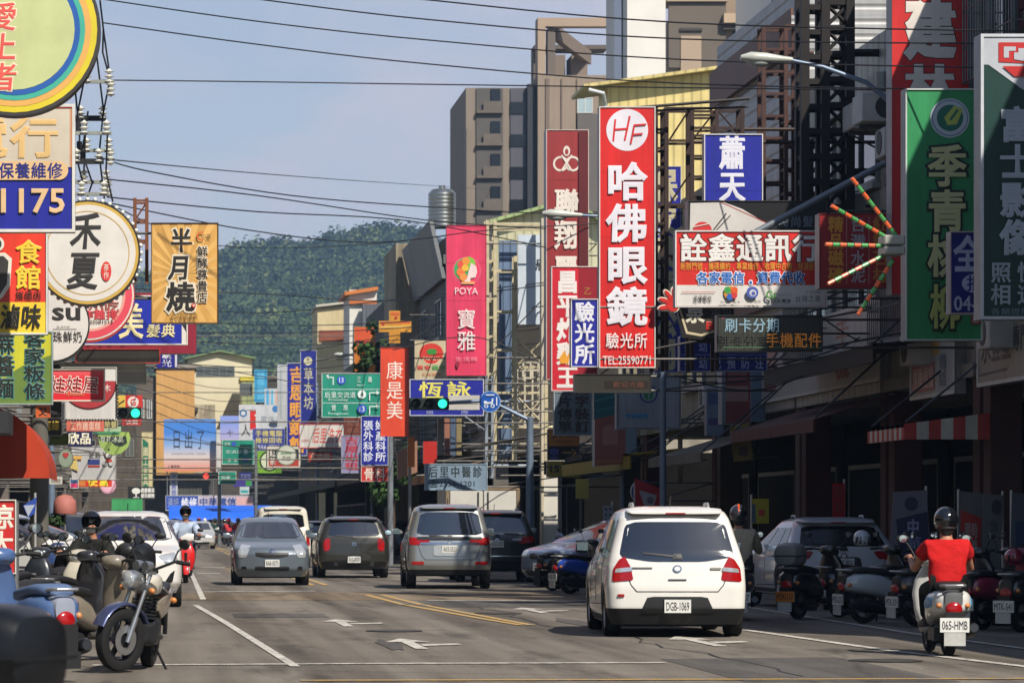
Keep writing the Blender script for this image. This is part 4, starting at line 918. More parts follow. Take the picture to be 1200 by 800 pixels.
# right side of the street, far to near
sign('tall cyan blue vertical sign', 298, 433, 313, 471, 185, '#3a9ac8', [('v', '健保藥局', 301, 435, 310, 470, '#64b4d4', .02)], fr='#5ab0d4', fw=.5, arm='r')
sign('white sign striped with light blue beside the cyan sign', 310, 455, 331, 492, 178, '#c2cad2', [('r', 312, 457, 315, 490, '#4aa0cc'), ('r', 318, 457, 320, 490, '#5ab0d0'), ('r', 323, 457, 326, 490, '#d0a890')], fr=None, arm='r')
sign('white tall sign panel behind the blue glasses sign', 325, 427, 339, 500, 180, '#b9bcbe', [('r', 328, 433, 330, 490, '#9aa0a4')], fr=None, arm='r')
sign('white sign with one large black character', 280, 474, 301, 515, 170, '#c6c6c8', [('c', 285, 484, 4.5, '#3a6a9a'), ('c', 285, 484, 2.6, '#c6c6c8'), ('t', '人', 282, 497, 294, 511, '#2a2a2a', .0)], fr=None, arm='r')
sign('white sign with a blue round logo beside the white character sign', 300, 474, 334, 503, 172, '#c8cccf', [('c', 323, 479, 4, '#3f78b4'), ('t', '電信通', 305, 487, 330, 495, '#8a94a0', .0)], fr=None, arm='r')
sign('pale violet blue sign with a tiny plane motif', 258, 487, 281, 515, 172, gradmat([(0, '#7f90cc'), (1, '#a39cc0')], 0, 1.2), [('l', 266, 507, 273, 506, 1, '#4a4a58'), ('l', 269, 503, 270, 511, .8, '#4a4a58')], fr=None, arm='r')
sign('small red square sign with white character', 293, 481, 316, 503, 160, '#d22a20', [('t', '可', 298, 485, 311, 499, '#e0d8d0', .08)], fr='#c03028', fw=.5, arm='r')
sign('blue board with two rows of yellow characters', 296, 502, 334, 528, 165, '#38428e', [('t', '手機電腦', 299, 504, 331, 511, '#c8bc6c', .03), ('t', '維修回收', 299, 512.5, 331, 519, '#c8bc6c', .03), ('t', '2556-7788', 299, 521.5, 328, 526, '#c8ccdc', .03)], fr='#7a80b4', fw=.6, arm='r')
sign('black and white framed sign with a round pale emblem', 312, 522, 353, 549, 150, '#3a3632', [('r', 313, 523, 352, 548, '#c4beb0'), ('r', 315, 526, 350, 546, '#2e2c28'), ('r', 315, 538, 350, 546, '#a83c30'), ('v', '紅茶', 316, 526, 323, 545, '#d0ccc0', .03), ('c', 335.5, 533, 12, '#7d8a7c'), ('c', 335.5, 533, 10.8, '#c0c2b4'), ('l', 329, 531, 342, 531, 2, '#6a8a6a'), ('t', '茶舖', 330, 534, 341, 540, '#7a7c70', .01)], fr=None, arm='r')
sign('bright green edged round sign beside the framed tea sign', 298, 528, 330, 554, 156, '#7ab038', [('o', 316, 540, 12, 1.6, '#1c1c1a'), ('c', 316, 540, 10, '#c8d0b4'), ('t', '茶', 311, 534, 321, 546, '#2c3020', .02)], fr=None, arm='r')
sign('narrow blue sign with a white flower behind the glasses sign', 352, 410, 371, 500, 140, '#1f2a86', [('c', 361, 423, 5, '#c8c4a4'), ('c', 361, 421, 2, '#8a8468'), ('v', '草本坊', 356, 430, 367, 480, '#b8b498', .02)], fr='#b4b8c4', fw=.6)
sign('tall blue glasses shop sign with orange characters', 336, 425, 360, 534, 132, '#232a94', [('v', '吉恩眼鏡館', 339.5, 429, 356.5, 531, '#dd9a3a', .05)], fr='#b8bcc8', fw=.7)
sign('white laundry sign with red border and red script', 350, 496, 404, 525, 122, '#cdc8c2', [('t', '后里洗衣', 366, 501, 401, 519, '#c0392e', .01, {'slant': .25}), ('t', 'LAUNDRY', 353, 514.5, 363, 517.5, '#b8655c', .01)], fr='#b8403a', fw=1)
sign('small red sign with pale characters under the laundry sign', 361, 529, 390, 541, 126, '#cc3424', [('t', '牛肉麵', 364, 531, 387, 539, '#e0c8b4', .04)], fr='#3a2c28', fw=.7)
sign('brown sign with faint characters above the lilac sign', 403, 489, 424, 511, 119, '#6a3428', [('t', '花園', 406, 493, 421, 499, '#8a5a48', .02), ('t', '旅店', 406, 501, 421, 507, '#8a5a48', .02)], fr=None)
sign('lilac sign with red to rent characters', 400, 510, 424, 554, 118, '#8e8cae', [('v', '吉屋出租', 404, 511, 420, 551, '#a82e3e', .05)], fr='#a8a8bc', fw=.6)
sign('blue surgery clinic sign with two columns of white brush characters', 423, 487, 455, 545, 108, '#1d2590', [('v', '張外科診', 426, 492, 437, 541, '#d0d4e0', .03), ('v', '婦產科所', 440, 492, 452, 541, '#d0d4e0', .03)], fr='#c4c8d0', fw=.6)
sign('small red sign with white outlined characters below the clinic sign', 423, 546, 455, 564, 107, '#c03028', [('t', '骨科', 426, 548, 452, 562, '#d8d0c4', .02)], fr='#c8a8a0', fw=.8)
s_ = sign('yellow and red cross shaped pharmacy sign', 444, 364, 482, 403, 128, '#d0902e', [('r', 446, 377, 481, 379, '#c85a30'), ('r', 446, 382, 481, 384, '#d8b060'), ('r', 458, 366, 468, 369, '#c85a30'), ('c', 449, 380, 1.6, '#b83028'), ('c', 464, 372, 1.8, '#b83028'), ('c', 477, 386, 1.6, '#c89038')], shape=[(456, 364), (469, 364), (469, 376), (482, 376), (482, 389), (469, 389), (469, 402), (456, 402), (456, 389), (444, 389), (444, 376), (456, 376)])
sign('orange and red vertical sign behind the coral sign', 415, 383, 440, 470, 135, '#d07a24', [('p', [(416, 384), (439, 384), (432, 400), (428, 418), (416, 404)], '#c8502a'), ('v', '永和豆漿', 420, 403, 434, 468, '#a85a1c', .02)], fr=None)
sign('coral red vertical sign with three thin white characters', 446, 407, 479, 511, 102, '#dc4a2c', [('v', '康是美', 453, 422, 472, 492, '#e8dcd0', .0)], fr='#c8442a', fw=.5)
sign('cream square sign with a red and green strawberry emblem', 486, 399, 525, 444, 118, '#c6b896', [('c', 505.5, 414, 14, '#c8382c', {'ry': 12}), ('o', 505.5, 415.5, 12, 1, '#d8c8a4', {'a0': 20, 'a1': 160}), ('c', 506, 412, 6, '#3a8a3c', {'ry': 3.5}), ('t', 'FAMILY', 496, 418, 515, 422, '#e0d0b0', .02), ('t', '農會', 488, 428, 505, 433, '#c04838', .04), ('t', '超市', 506, 428, 522, 433, '#4a9a48', .04), ('t', '生鮮蔬果', 494, 437, 517, 440, '#c8704c', .0)], fr=None)
sign('blue sign with large yellow outlined characters behind the traffic light', 480, 444, 567, 487, 96, '#1e2592', [('t', '恆詠', 489, 447, 554, 467, '#d8cf5a', .03, {'fill': .85}), ('r', 481, 467, 526, 480, '#24307a'), ('r', 526, 463, 562, 480, '#b8b4ac'), ('l', 527, 473, 561, 473, .7, '#6a6864'), ('t', '國際', 483, 481, 565, 485, '#9aa0cc', .01, {'fill': .2})], fr='#c4c6cc', fw=.9)
s_ = sign('tall pink cosmetics sign with a round lady emblem', 523, 264, 570, 440, 100, '#dc3c5e', [
    ('c', 547, 317.5, 16.5, '#d8667c'), ('c', 547, 317.5, 15.6, '#dc3c5e'), ('c', 545, 316, 13, '#3f9a58', {'ry': 13.5}), ('c', 549, 309, 8, '#7cb63c'), ('c', 541, 310, 5, '#d84a40'), ('c', 546, 306, 4.5, '#e08a3a'), ('c', 540, 319, 5, '#e07038'), ('c', 545, 314, 4, '#e0b03c'), ('c', 543, 325, 4.5, '#df8a44'), ('p', [(552, 308), (558, 312), (559, 319), (557, 325), (551, 326), (551, 330), (556, 333), (540, 333), (547, 327), (549, 318)], '#e4c8c4'), ('r', 541, 330, 556, 332.6, '#df9a54'),
    ('t', 'POYA', 533, 337, 560, 345, '#e6cdd0', .0), ('v', '寶雅', 536, 361, 557, 412, '#dfd6d2', .01), ('t', '生活館', 533, 418, 560, 423, '#e08a9c', 0), ('c', 536, 427, 2, '#8a2438', {'ry': 4})], fr='#b83450', fw=.6)
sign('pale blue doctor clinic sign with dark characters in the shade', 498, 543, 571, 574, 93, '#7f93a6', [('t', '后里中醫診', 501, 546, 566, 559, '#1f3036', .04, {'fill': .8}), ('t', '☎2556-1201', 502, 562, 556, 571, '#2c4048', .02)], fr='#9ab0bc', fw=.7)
sign('tilted faded brown board beside the coral sign', 465, 518, 490, 562, 104, '#96705c', [], shape=[(465, 530), (489, 516), (489, 553), (466, 562)], fr=None)
sign('small orange strip sign hanging from the traffic light arm', 478, 512, 486, 547, 103, '#b8641e', [], fr=None, arm='', post=(481,))
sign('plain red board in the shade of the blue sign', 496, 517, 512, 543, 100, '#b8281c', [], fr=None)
for i_, (a, c_) in enumerate(((513, '#7c7a70'), (521, '#9a6a58'), (528, '#50627a'), (535, '#8a7c5a'))):
    sign(['grey', 'rust', 'slate blue', 'olive'][i_] + ' narrow fin board in the row under the blue sign', a, 490, a + 6, 533, 97 + i_ * .6, c_, [], fr=None)
s_ = sign('tall maroon restaurant sign with white brush characters', 640, 152, 690, 445, 86, '#963030', [('o', 657, 192, 9, 2.4, '#d8ccc0'), ('o', 671, 192, 9, 2.4, '#d8ccc0'), ('c', 664, 177, 4, '#d8ccc0', {'ry': 6}), ('c', 664, 178, 2, '#963030', {'ry': 3.4}), ('l', 658, 182, 670, 200, 2, '#d8ccc0'), ('l', 670, 182, 658, 200, 2, '#d8ccc0'),
    ('t', '聯', 649, 222, 679, 251, '#ddd2c6', .06), ('t', '翔', 649, 259, 677, 291, '#ddd2c6', .06), ('t', '麗', 649, 300, 677, 330, '#ddd2c6', .06), ('r', 678, 153, 689, 444, '#5c1c1e')], fr='#c8b8b0', fw=.8, dep=.5, rods=(.5, .9))
s_ = sign('red rice king sign with white characters and a dark red half', 646, 312, 701, 458, 76, '#cf2233', [('r', 678, 314, 700, 456, '#921a28'), ('v', '昌平炸雞王', 653, 316, 677, 456, '#e0d8d4', .07), ('v', '乙', 684, 336, 693, 346, '#a87838', .02), ('p', [(655, 420), (662, 410), (664, 418), (668, 412), (666, 426), (657, 426)], '#df9a30')], fr='#d8ccc8', fw=1)
sign('small blue sign with white characters left of the big red glasses sign', 669, 350, 701, 430, 60.9, '#23289a', [('v', '驗光所', 674, 353, 696, 427, '#dcdce4', .05)], fr='#ccccd0', fw=1.1)
s_ = sign('tall bright red glasses shop sign with round letter emblem', 702, 125, 768, 431, 61, '#d8221f', [('c', 735, 152.5, 24.5, '#dcd8e0'), ('l', 721, 140, 718.5, 166, 2.2, '#cf2626'), ('l', 738, 136, 732, 165, 2.2, '#cf2626'), ('l', 721, 152, 736, 151, 2.2, '#cf2626'), ('l', 743.5, 146, 739, 169, 2, '#cf2626'), ('l', 743, 147, 757, 146, 2, '#cf2626'), ('l', 742, 158, 753, 157, 2, '#cf2626'),
    ('v', '哈佛眼鏡', 712, 188, 757, 383, '#dcd8e0', .055, {'fill': .88}), ('t', '驗光所', 709, 390, 759, 408, '#e0d8d8', .02), ('t', 'TEL:25590771', 706, 417, 762, 427, '#e0d8d8', .01)], fr='#d2cdc8', fw=1.2, arm='')
s_ = sign('tall blue sign with cream characters behind the brown lattice frame', 767, 195, 798, 436, 84, '#1c2290', [('v', '保安藥師公司', 768, 197, 792, 434, '#b8b090', .1)], fr='#8890c0', fw=.8, arm='')
sign('blue signboard with two white brush characters above the black hair salon sign', 825, 157, 894, 290, 60, '#20289c', [('t', '蕭', 842, 160, 874, 197, '#d8d8e4', .06), ('t', '天', 842, 201, 874, 236, '#d8d8e4', .06)], fr='#ccccd2', fw=1.2, arm='')
s_ = sign('black and white hair salon sign with scissors', 806, 235, 969, 330, 58, '#151416', [('p', [(809, 238), (848, 237), (870, 245), (898, 262), (889, 274), (872, 284), (808, 284)], '#c9c4bf'), ('l', 845, 237, 898, 261, .8, '#b03028'), ('c', 823, 270, 11, '#c83232', {'ry': 10, 'a0': 180, 'a1': 360}), ('l', 834, 272, 851, 250, 1.3, '#26262a'), ('l', 838, 271, 856, 252, .9, '#4a4a4e'), ('l', 812, 266, 832, 262, 1.2, '#d8c8c0'), ('t', '時尚髮廊', 911, 253, 968, 266, '#77828e', .02)], fr='#3a3836', fw=1, dep=.3)
s_ = sign('red phone shop sign with large white characters and carrier logos', 791, 270, 969, 360, 55, '#d22a22', [
    ('r', 793, 334, 967, 358, '#d3cfca'), ('t', '詮鑫通訊行', 796, 275, 961, 306, '#dcd8d4', .05, {'outline': '#5c1a18', 'ob': .085}), ('t', '新辦門號.攜碼續約.專業維修.收購中古機.精選配件', 797, 307.5, 961, 316.5, '#dc9a3c', .02), ('t', '各家電信.資費代收', 816, 318.5, 943, 332.5, '#1f62b0', .05, {'outline': '#dcdce0', 'ob': .1}),
    ('l', 798, 342.5, 838, 342.5, .8, '#b84a3c'), ('t', '遠傳電信', 812, 346, 834, 354, '#54524e', .01), ('c', 856, 343.5, 8, '#cf8a2c'), ('c', 852, 340, 4, '#3f9a4c'), ('c', 860, 340, 4, '#d85a2c'), ('c', 855, 348, 4, '#2f62b4'), ('c', 860, 346.5, 3.4, '#c83a3a'), ('t', '台灣大哥大', 843, 352.5, 867, 356, '#4a4846', .01), ('c', 881, 343, 7, '#4a5aa4'), ('c', 881.5, 343.5, 4, '#c6c8d4'), ('c', 882, 344, 2.2, '#4a5aa4'), ('t', '中華電信', 873, 352, 891, 355.5, '#5a5856', .01), ('t', 'Gt', 897, 341, 909, 350, '#4f9a44', .05), ('t', '智慧生活', 911, 344, 926, 347.5, '#a0a09c', 0), ('t', '亞太電信', 903, 350.5, 926, 355, '#3e3c3a', .03), ('t', 'T STAR', 943, 341.5, 961, 344, '#6a6864', .02), ('t', '台灣之星', 930, 346.5, 961, 354, '#5c5a56', .0)], fr='#d0ccc8', fw=1.6)
s_ = sign('dark rounded soup sign with a red hand emblem', 773, 334, 860, 398, 61, '#211d1a', [
    ('p', [(795, 361), (800, 336), (858, 336), (858, 392), (838, 389), (822, 394), (804, 391)], '#c8bc9c'), ('p', [(797.5, 361), (802, 338), (858, 338), (858, 389), (838, 386), (822, 391), (806, 388)], '#38312c'), ('t', '泉', 803, 356, 826, 378, '#d6d0bc', .06), ('t', 'B', 828, 377, 836, 386, '#c03028', .06), ('t', '湯包', 832, 358, 858, 372, '#5a5650', .05)], fr=None,
    shape=[(792, 352), (798, 334), (860, 334), (860, 398), (836, 393), (822, 398), (802, 395), (797, 376)])
q = Face(lambda u, v, h: (X(u, 60.9), 60.9 - h, Z(v, 60.9)))
hr_ = thing('hand_emblem', 'small red hand shaped emblem at the corner of the soup sign', 'sign', (X(784, 60.9), 60.9, Z(368, 60.9)))
def hand_px(sc_, dep): 
    b = MB()
    for u, v, ru, rv, an in ((787, 356, 8, 9.5, 0), (777, 361, 6.5, 2.4, -.1), (777.5, 353, 7, 2.3, .35), (782, 346.5, 7, 2.2, .9), (788.5, 344, 6.5, 2.2, 1.4), (793, 348, 5, 2.2, 1.9)):
        n = 14; pts = []
        for k in range(n):
            a = 2 * math.pi * k / n; p_, w_ = (ru + sc_) * math.cos(a), (rv + sc_) * math.sin(a)
            pts.append((X(u + p_ * math.cos(an) - w_ * math.sin(an), 60.9), 0, Z(v + p_ * math.sin(an) + w_ * math.cos(an), 60.9)))
        c_ = [(x, dep[0], z) for x, _, z in pts] + [(x, dep[1], z) for x, _, z in pts]
        b.add(c_, [tuple(range(n)), tuple(range(n, 2 * n))] + [(k, (k + 1) % n, n + (k + 1) % n, n + k) for k in range(n)])
    return b
for i_, (a, c_) in enumerate(((1.6, '#dcd0c0'), (0, '#c42a24'))):
    b = MB(); src = [hand_px(a, (60.75 - i_ * .02 - k * .0006, 60.85)) for k in range(1)][0]
    # every finger sits a hair in front of the palm so that no two faces share a plane
    for j in range(6):
        for k in range(28):
            x_, y_, z_ = src.v[j * 28 + k]; src.v[j * 28 + k] = (x_, y_ - .0015 * j, z_)
    src.build(['rim', 'palm'][i_], mat(c_, .4), hr_)
b = MB(); b.path([(X(787, 60.9), 60.84, Z(356, 60.9)), (X(800, 60.9), 61.1, Z(360, 60.9))], .03, 6); b.build('bracket', STEEL(), hr_)
sign('navy vaccination clinic sign with two identical rows of white characters', 796, 394, 899, 435, 70, '#161d78', [('t', '嬰幼兒預防注', 799, 399, 898, 412, '#8f9bc4', .03, {'fill': .6}), ('l', 798, 415.5, 898, 415.5, .8, '#7a86b4'), ('t', '嬰幼兒預防注', 799, 418, 898, 432, '#9aa6cc', .03, {'fill': .6})], fr='#8a98bc', fw=1)
led = [('r', 842, 372, 961, 411, '#34352f')] + [('l', 843 + k * 3, 373, 843 + k * 3, 410, .35, '#4c4f46') for k in range(40)] + [('l', 843, 374 + k * 3, 961, 374 + k * 3, .35, '#4c4f46') for k in range(13)] + [('r', 843, 373, 846, 374.5, '#8a3a5a'), ('r', 845, 407, 960, 408.2, '#4a6a4a')]
sign('dark dot matrix message board with blue and orange characters', 840, 369, 964, 412, 54, '#1f201e', led + [('t', '刷卡分期', 846, 374, 911, 390, mat('#7d9cac', .4, 0, 0, 1, 0, .1), .02), ('t', '手機配件', 894, 391, 960, 408, mat('#b87428', .4, 0, 0, 1, 0, .15), .02)], fr='#20221f', fw=1.4, name='message_board')
s_ = sign('red tile and cement shop sign with yellow and white columns', 960, 250, 1059, 338, 53.5, '#9a1f22', [('v', '精品磁磚', 971, 253, 988, 332, '#c98a24', .06), ('l', 992, 253, 992, 333, .7, '#b88'), ('v', '台灣水泥', 997, 253, 1014, 332, '#a8a4ac', .02), ('l', 1018, 253, 1018, 333, .7, '#b88'), ('v', '紅鋼石材', 1023, 253, 1040, 332, '#b8742a', .04), ('l', 1044, 253, 1044, 333, .7, '#b88'), ('v', '砂石', 1048, 256, 1058, 332, '#a8a4ac', .02)], fr='#6c1a1c', fw=.8, dep=.35)
s_ = sign('huge red vertical sign with raised white brush characters', 1045, -90, 1135, 345, 53, '#cf2a28', [('t', '建', 1060, 1, 1120, 66, '#d8d0c8', .1, {'outline': '#3c1414', 'ob': .09}), ('t', '林', 1060, 78, 1118, 128, '#d8d0c8', .1, {'outline': '#3c1414', 'ob': .09}), ('c', 1068, 228, 13, '#1c1a1a', {'ry': 14}), ('c', 1068, 228, 10, '#b0a8a4', {'ry': 11}), ('c', 1068, 230, 5, '#1c1a1a')], fr='#b03a36', fw=.6, dep=.4, rods=(.5, .9))  # dark outline paints in the thin shadow round the raised characters
s_ = sign('green vertical sign with round logo and four yellow to white brush characters', 1061, 104, 1151, 399, 48, '#2f8e56', [('c', 1113, 138.5, 23, '#b4c0c8'), ('c', 1113, 138.5, 21, '#3c5a8c'), ('c', 1113, 138.5, 20, '#b4c0c8'), ('c', 1113, 138.5, 15.5, '#1f6a58'), ('p', [(1106, 138), (1118, 124), (1128, 128), (1121, 146), (1110, 147)], '#a8b854'), ('l', 1113, 141, 1122, 129, 3, '#2c6a54'),
    ('v', '季青桃', 1088, 168, 1131, 326, '#bcbc88', .05, {'outline': '#10201a', 'ob': .1}), ('t', '柳', 1088, 334, 1127, 384, '#a8b060', .05, {'outline': '#10201a', 'ob': .1}), ('r', 1137, 368, 1148, 380, '#8c1f22'), ('t', '店', 1138, 369, 1147, 379, '#c8b8b0', .02)], fr='#c4ccc6', fw=1.6, dep=.3)
sign('small blue wholesale sign with white characters and phone prefix', 1113, 271, 1172, 368, 45.5, '#171c7c', [('t', '全', 1117, 277, 1151, 318, '#a9b0cc', .06), ('c', 1142, 332, 15, '#a9b0cc', {'ry': 11}), ('t', '批', 1132, 323, 1152, 341, '#171c7c', .03), ('t', '04-2556', 1118, 347, 1186, 364, '#a9b0cc', .03)], fr='#b8a8a8', fw=1.4)
s_ = sign('dark green photo shop sign with white top and grey characters', 1149, 40, 1262, 374, 43, '#0f3a34', [('r', 1150, 42, 1261, 76, '#b4b8c0'), ('p', [(1158, 76), (1261, 76), (1261, 140), (1208, 112)], '#b4b8c0'), ('p', [(1170, 50), (1230, 50), (1230, 76), (1170, 73)], '#b82a28'), ('p', [(1176, 55), (1190, 55), (1190, 60), (1182, 60), (1182, 68), (1176, 68)], '#b4b8c0'), ('p', [(1188, 62), (1193, 62), (1193, 57), (1200, 57), (1200, 72), (1188, 70)], '#b4b8c0'), ('p', [(1174, 78), (1230, 78), (1230, 92), (1188, 90)], '#b82a28'),
    ('v', '富士影像', 1172, 124, 1212, 300, '#a6b0ba', .06), ('v', '照相', 1161, 306, 1184, 358, '#98a4ac', .04), ('v', '快速', 1192, 306, 1215, 358, '#98a4ac', .04), ('t', '各類證照專業', 1160, 361, 1230, 369, '#78868c', .0)], fr='#c4c8ce', fw=3.5, dep=.35)
# lower signs of the right row
sign('grey blue print shop sign with two columns of dark characters', 649, 459, 694, 510, 92, '#66747e', [('v', '名片傳單', 654, 448, 670, 507, '#241a1e', .05), ('v', '刻字裝訂', 674, 448, 690, 507, '#3a1c20', .05)], fr='#aab4ba', fw=.8)
sign('orange brown coffee sign with black letters', 642, 503, 679, 523, 95, '#b0702a', [('t', 'JAMES', 647, 507, 674, 513, '#1c1612', .06), ('t', 'espresso', 651, 516, 670, 518.5, '#4a2e18', .02)], fr='#2c241c', fw=.6)
sign('black parking sign with a yellow arrow', 642, 523, 679, 539, 95, '#151515', [('t', '空', 644, 525, 655, 537, '#4a50a0', .05), ('l', 659, 530, 674, 530, 1.4, '#c08a3a'), ('l', 670, 526, 675, 530.4, 1.4, '#c08a3a'), ('l', 670, 534.4, 675, 530, 1.4, '#c08a3a')], fr=None)
sign('mustard parking fee sign reading 15', 641, 540, 680, 559, 95, '#9c8c30', [('t', '15', 645, 545, 655, 553, '#201c10', .05), ('t', '元 / 30分', 658, 548, 677, 553, '#55491c', .01)], fr=None, post=(657,))
sign('dark brown unlit board across the white sign', 673, 438, 763, 460, 70, '#34322c', [('r', 708, 446, 760, 455, '#241c18'), ('t', '歡迎光臨', 718, 447, 755, 454, '#5c3a2c', .03)], fr='#3e3c36', fw=.8)
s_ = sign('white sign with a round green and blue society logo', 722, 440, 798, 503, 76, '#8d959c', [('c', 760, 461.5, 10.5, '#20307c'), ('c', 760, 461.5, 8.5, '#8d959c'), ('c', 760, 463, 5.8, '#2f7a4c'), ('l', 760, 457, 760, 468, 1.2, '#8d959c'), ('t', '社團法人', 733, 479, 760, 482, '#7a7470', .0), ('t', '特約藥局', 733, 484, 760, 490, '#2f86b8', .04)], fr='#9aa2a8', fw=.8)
bulbs(s_, [(725 + k * 3, 501.5) for k in range(24)] + [(723.5, 444 + k * 3) for k in range(19)] + [(796.5, 444 + k * 3) for k in range(19)], 76, .02, '#6a6258')
sign('teal awning like sign panel beside the white society sign', 696, 458, 724, 492, 88, '#1f6a78', [('l', 697, 470, 723, 463, 2, '#3a8a98'), ('l', 697, 482, 723, 476, 2, '#2c7888')], fr=None)
sign('dull pink box sign with a faint arch motif and pale blue side panel', 697, 483, 746, 546, 80, '#96564e', [('c', 715, 505, 9, '#a07068', {'ry': 8}), ('r', 706, 505, 724, 521, '#a07068'), ('r', 698, 539, 732, 542, '#a0643c'), ('p', [(733, 483.2), (745.8, 483.2), (745.8, 540.8), (733, 542.8)], '#6d8194')], fr=None, dep=.5, shape=[(697, 491), (733, 483), (746, 483), (746, 541), (733, 543), (697, 546)])
sign('dull pink box sign with a pale blue side near the white banner', 846, 432, 880, 497, 72, '#8e4c4c', [('r', 850, 452, 877, 470, '#a88a86'), ('r', 853, 436, 875, 446, '#a06a66'), ('r', 847, 433, 850, 495, '#8a98a8'), ('r', 880.2, 432, 897, 494, '#68809a')], fr='#8896a4', fw=.8, dep=.5)
sign('blue and white board beside the dull pink box sign', 828, 455, 848, 510, 75, '#76869a', [('r', 830, 460, 846, 474, '#4a5e84'), ('r', 830, 490, 846, 498, '#54487c')], fr=None, dep=.3)
sign('yellow cloth banner hanging under the dull pink box sign', 855, 496, 883, 541, 71, '#a8964c', [('r', 863, 500, 873, 514, '#7a7c70'), ('r', 866, 523, 876, 534, '#6c5a5c')], shape=[(855, 499), (877, 495), (883, 538), (860, 541)], fr=None, dep=.03)
st = thing('stone_wall', 'beige stone clad wall strip beside the blue lamp post', 'wall', (X(814, 86), 86, 0)); blk('cladding', (X(800, 86), 86, 2.4), (XR + .3, 86.6, Z(440, 86)), mat('#8a7f68', .85, 0, .25, .8, 0, 0, ('brick', 1.6, 1.0, .02, .0), .3, .3, .2), st)
fsign('long white facade board with faint brown characters', 60.2, 72.5, 3.9, 5.35, '#aeb0ae', [('t', '玩具屋', 30, 35, 45, 70, '#9a8a72', .02), ('v', '手機', 68, 10, 78, 90, '#a05a48', .04), ('r', 8, 10, 18, 85, '#8c5048')])
fsign('white facade board with yellow and red panels', 54.6, 57.8, 3.46, 4.85, '#a2a6a8', [('r', 14, 8, 66, 50, '#b89a5c'), ('r', 4, 58, 56, 92, '#a8585c'), ('t', '燒臘便當', 6, 62, 54, 88, '#c8b8b4', .03), ('v', '電話', 66, 50, 82, 90, '#6a7886', .02)])
fsign('grey facade board with dark brush characters at the photo edge', 49.5, 53.1, 3.5, 5.0, '#908d80', [('t', '永豐堂', 6, 40, 58, 76, '#20222a', .05), ('t', '專門店', 60, 44, 98, 70, '#2c2e34', .02), ('l', 4, 88, 50, 86, 2, '#40445c'), ('r', 32, 8, 38, 18, '#3a3a40')])
b_ = thing('boarded_panel', 'white and blue notice with a dark character on the cream lattice frame', 'sign', (X(622, 100.6), 100.6, Z(378, 100.6)))
Pp = lambda u, v, h: (X(u, 100.6), 100.6 - h, Z(v, 100.6))
panel(Pp, [(607, 275), (640, 275), (640, 380), (607, 380)], .12, mat('#c3cdd6', .5, 0, .15, .8, 0, 0, None, 0, .5, .15), mat('#8c9094'), b_)
f = Face(Pp); f.items([('t', '后', 627, 303, 640, 317, '#3a3c40', .05), ('l', 613, 283, 622, 286, .8, '#8a9aa8'), ('l', 622, 286, 634, 290, 1, '#93a3b0'), ('c', 627, 283, 1, '#8a9aa8'), ('c', 617, 287, 1, '#8a9aa8')]); f.build(b_)

sign('small yellow and red sign with a white letter disc above the left traffic light', 137, 463, 167, 478, 108, '#c8342c', [('r', 137, 463, 147, 478, '#d0b048'), ('c', 156, 471, 6.5, '#d8d0c8'), ('t', 'G', 153, 467, 159, 475, '#c8342c', .05), ('l', 138, 474, 146, 469, 1.6, '#3a3428')], fr=None)
sign('narrow red strip sign under the left traffic light', 143, 491, 166, 498, 109, '#c23a34', [('t', '快剪', 147, 492, 162, 497, '#d8c8c0', .03)], fr=None)
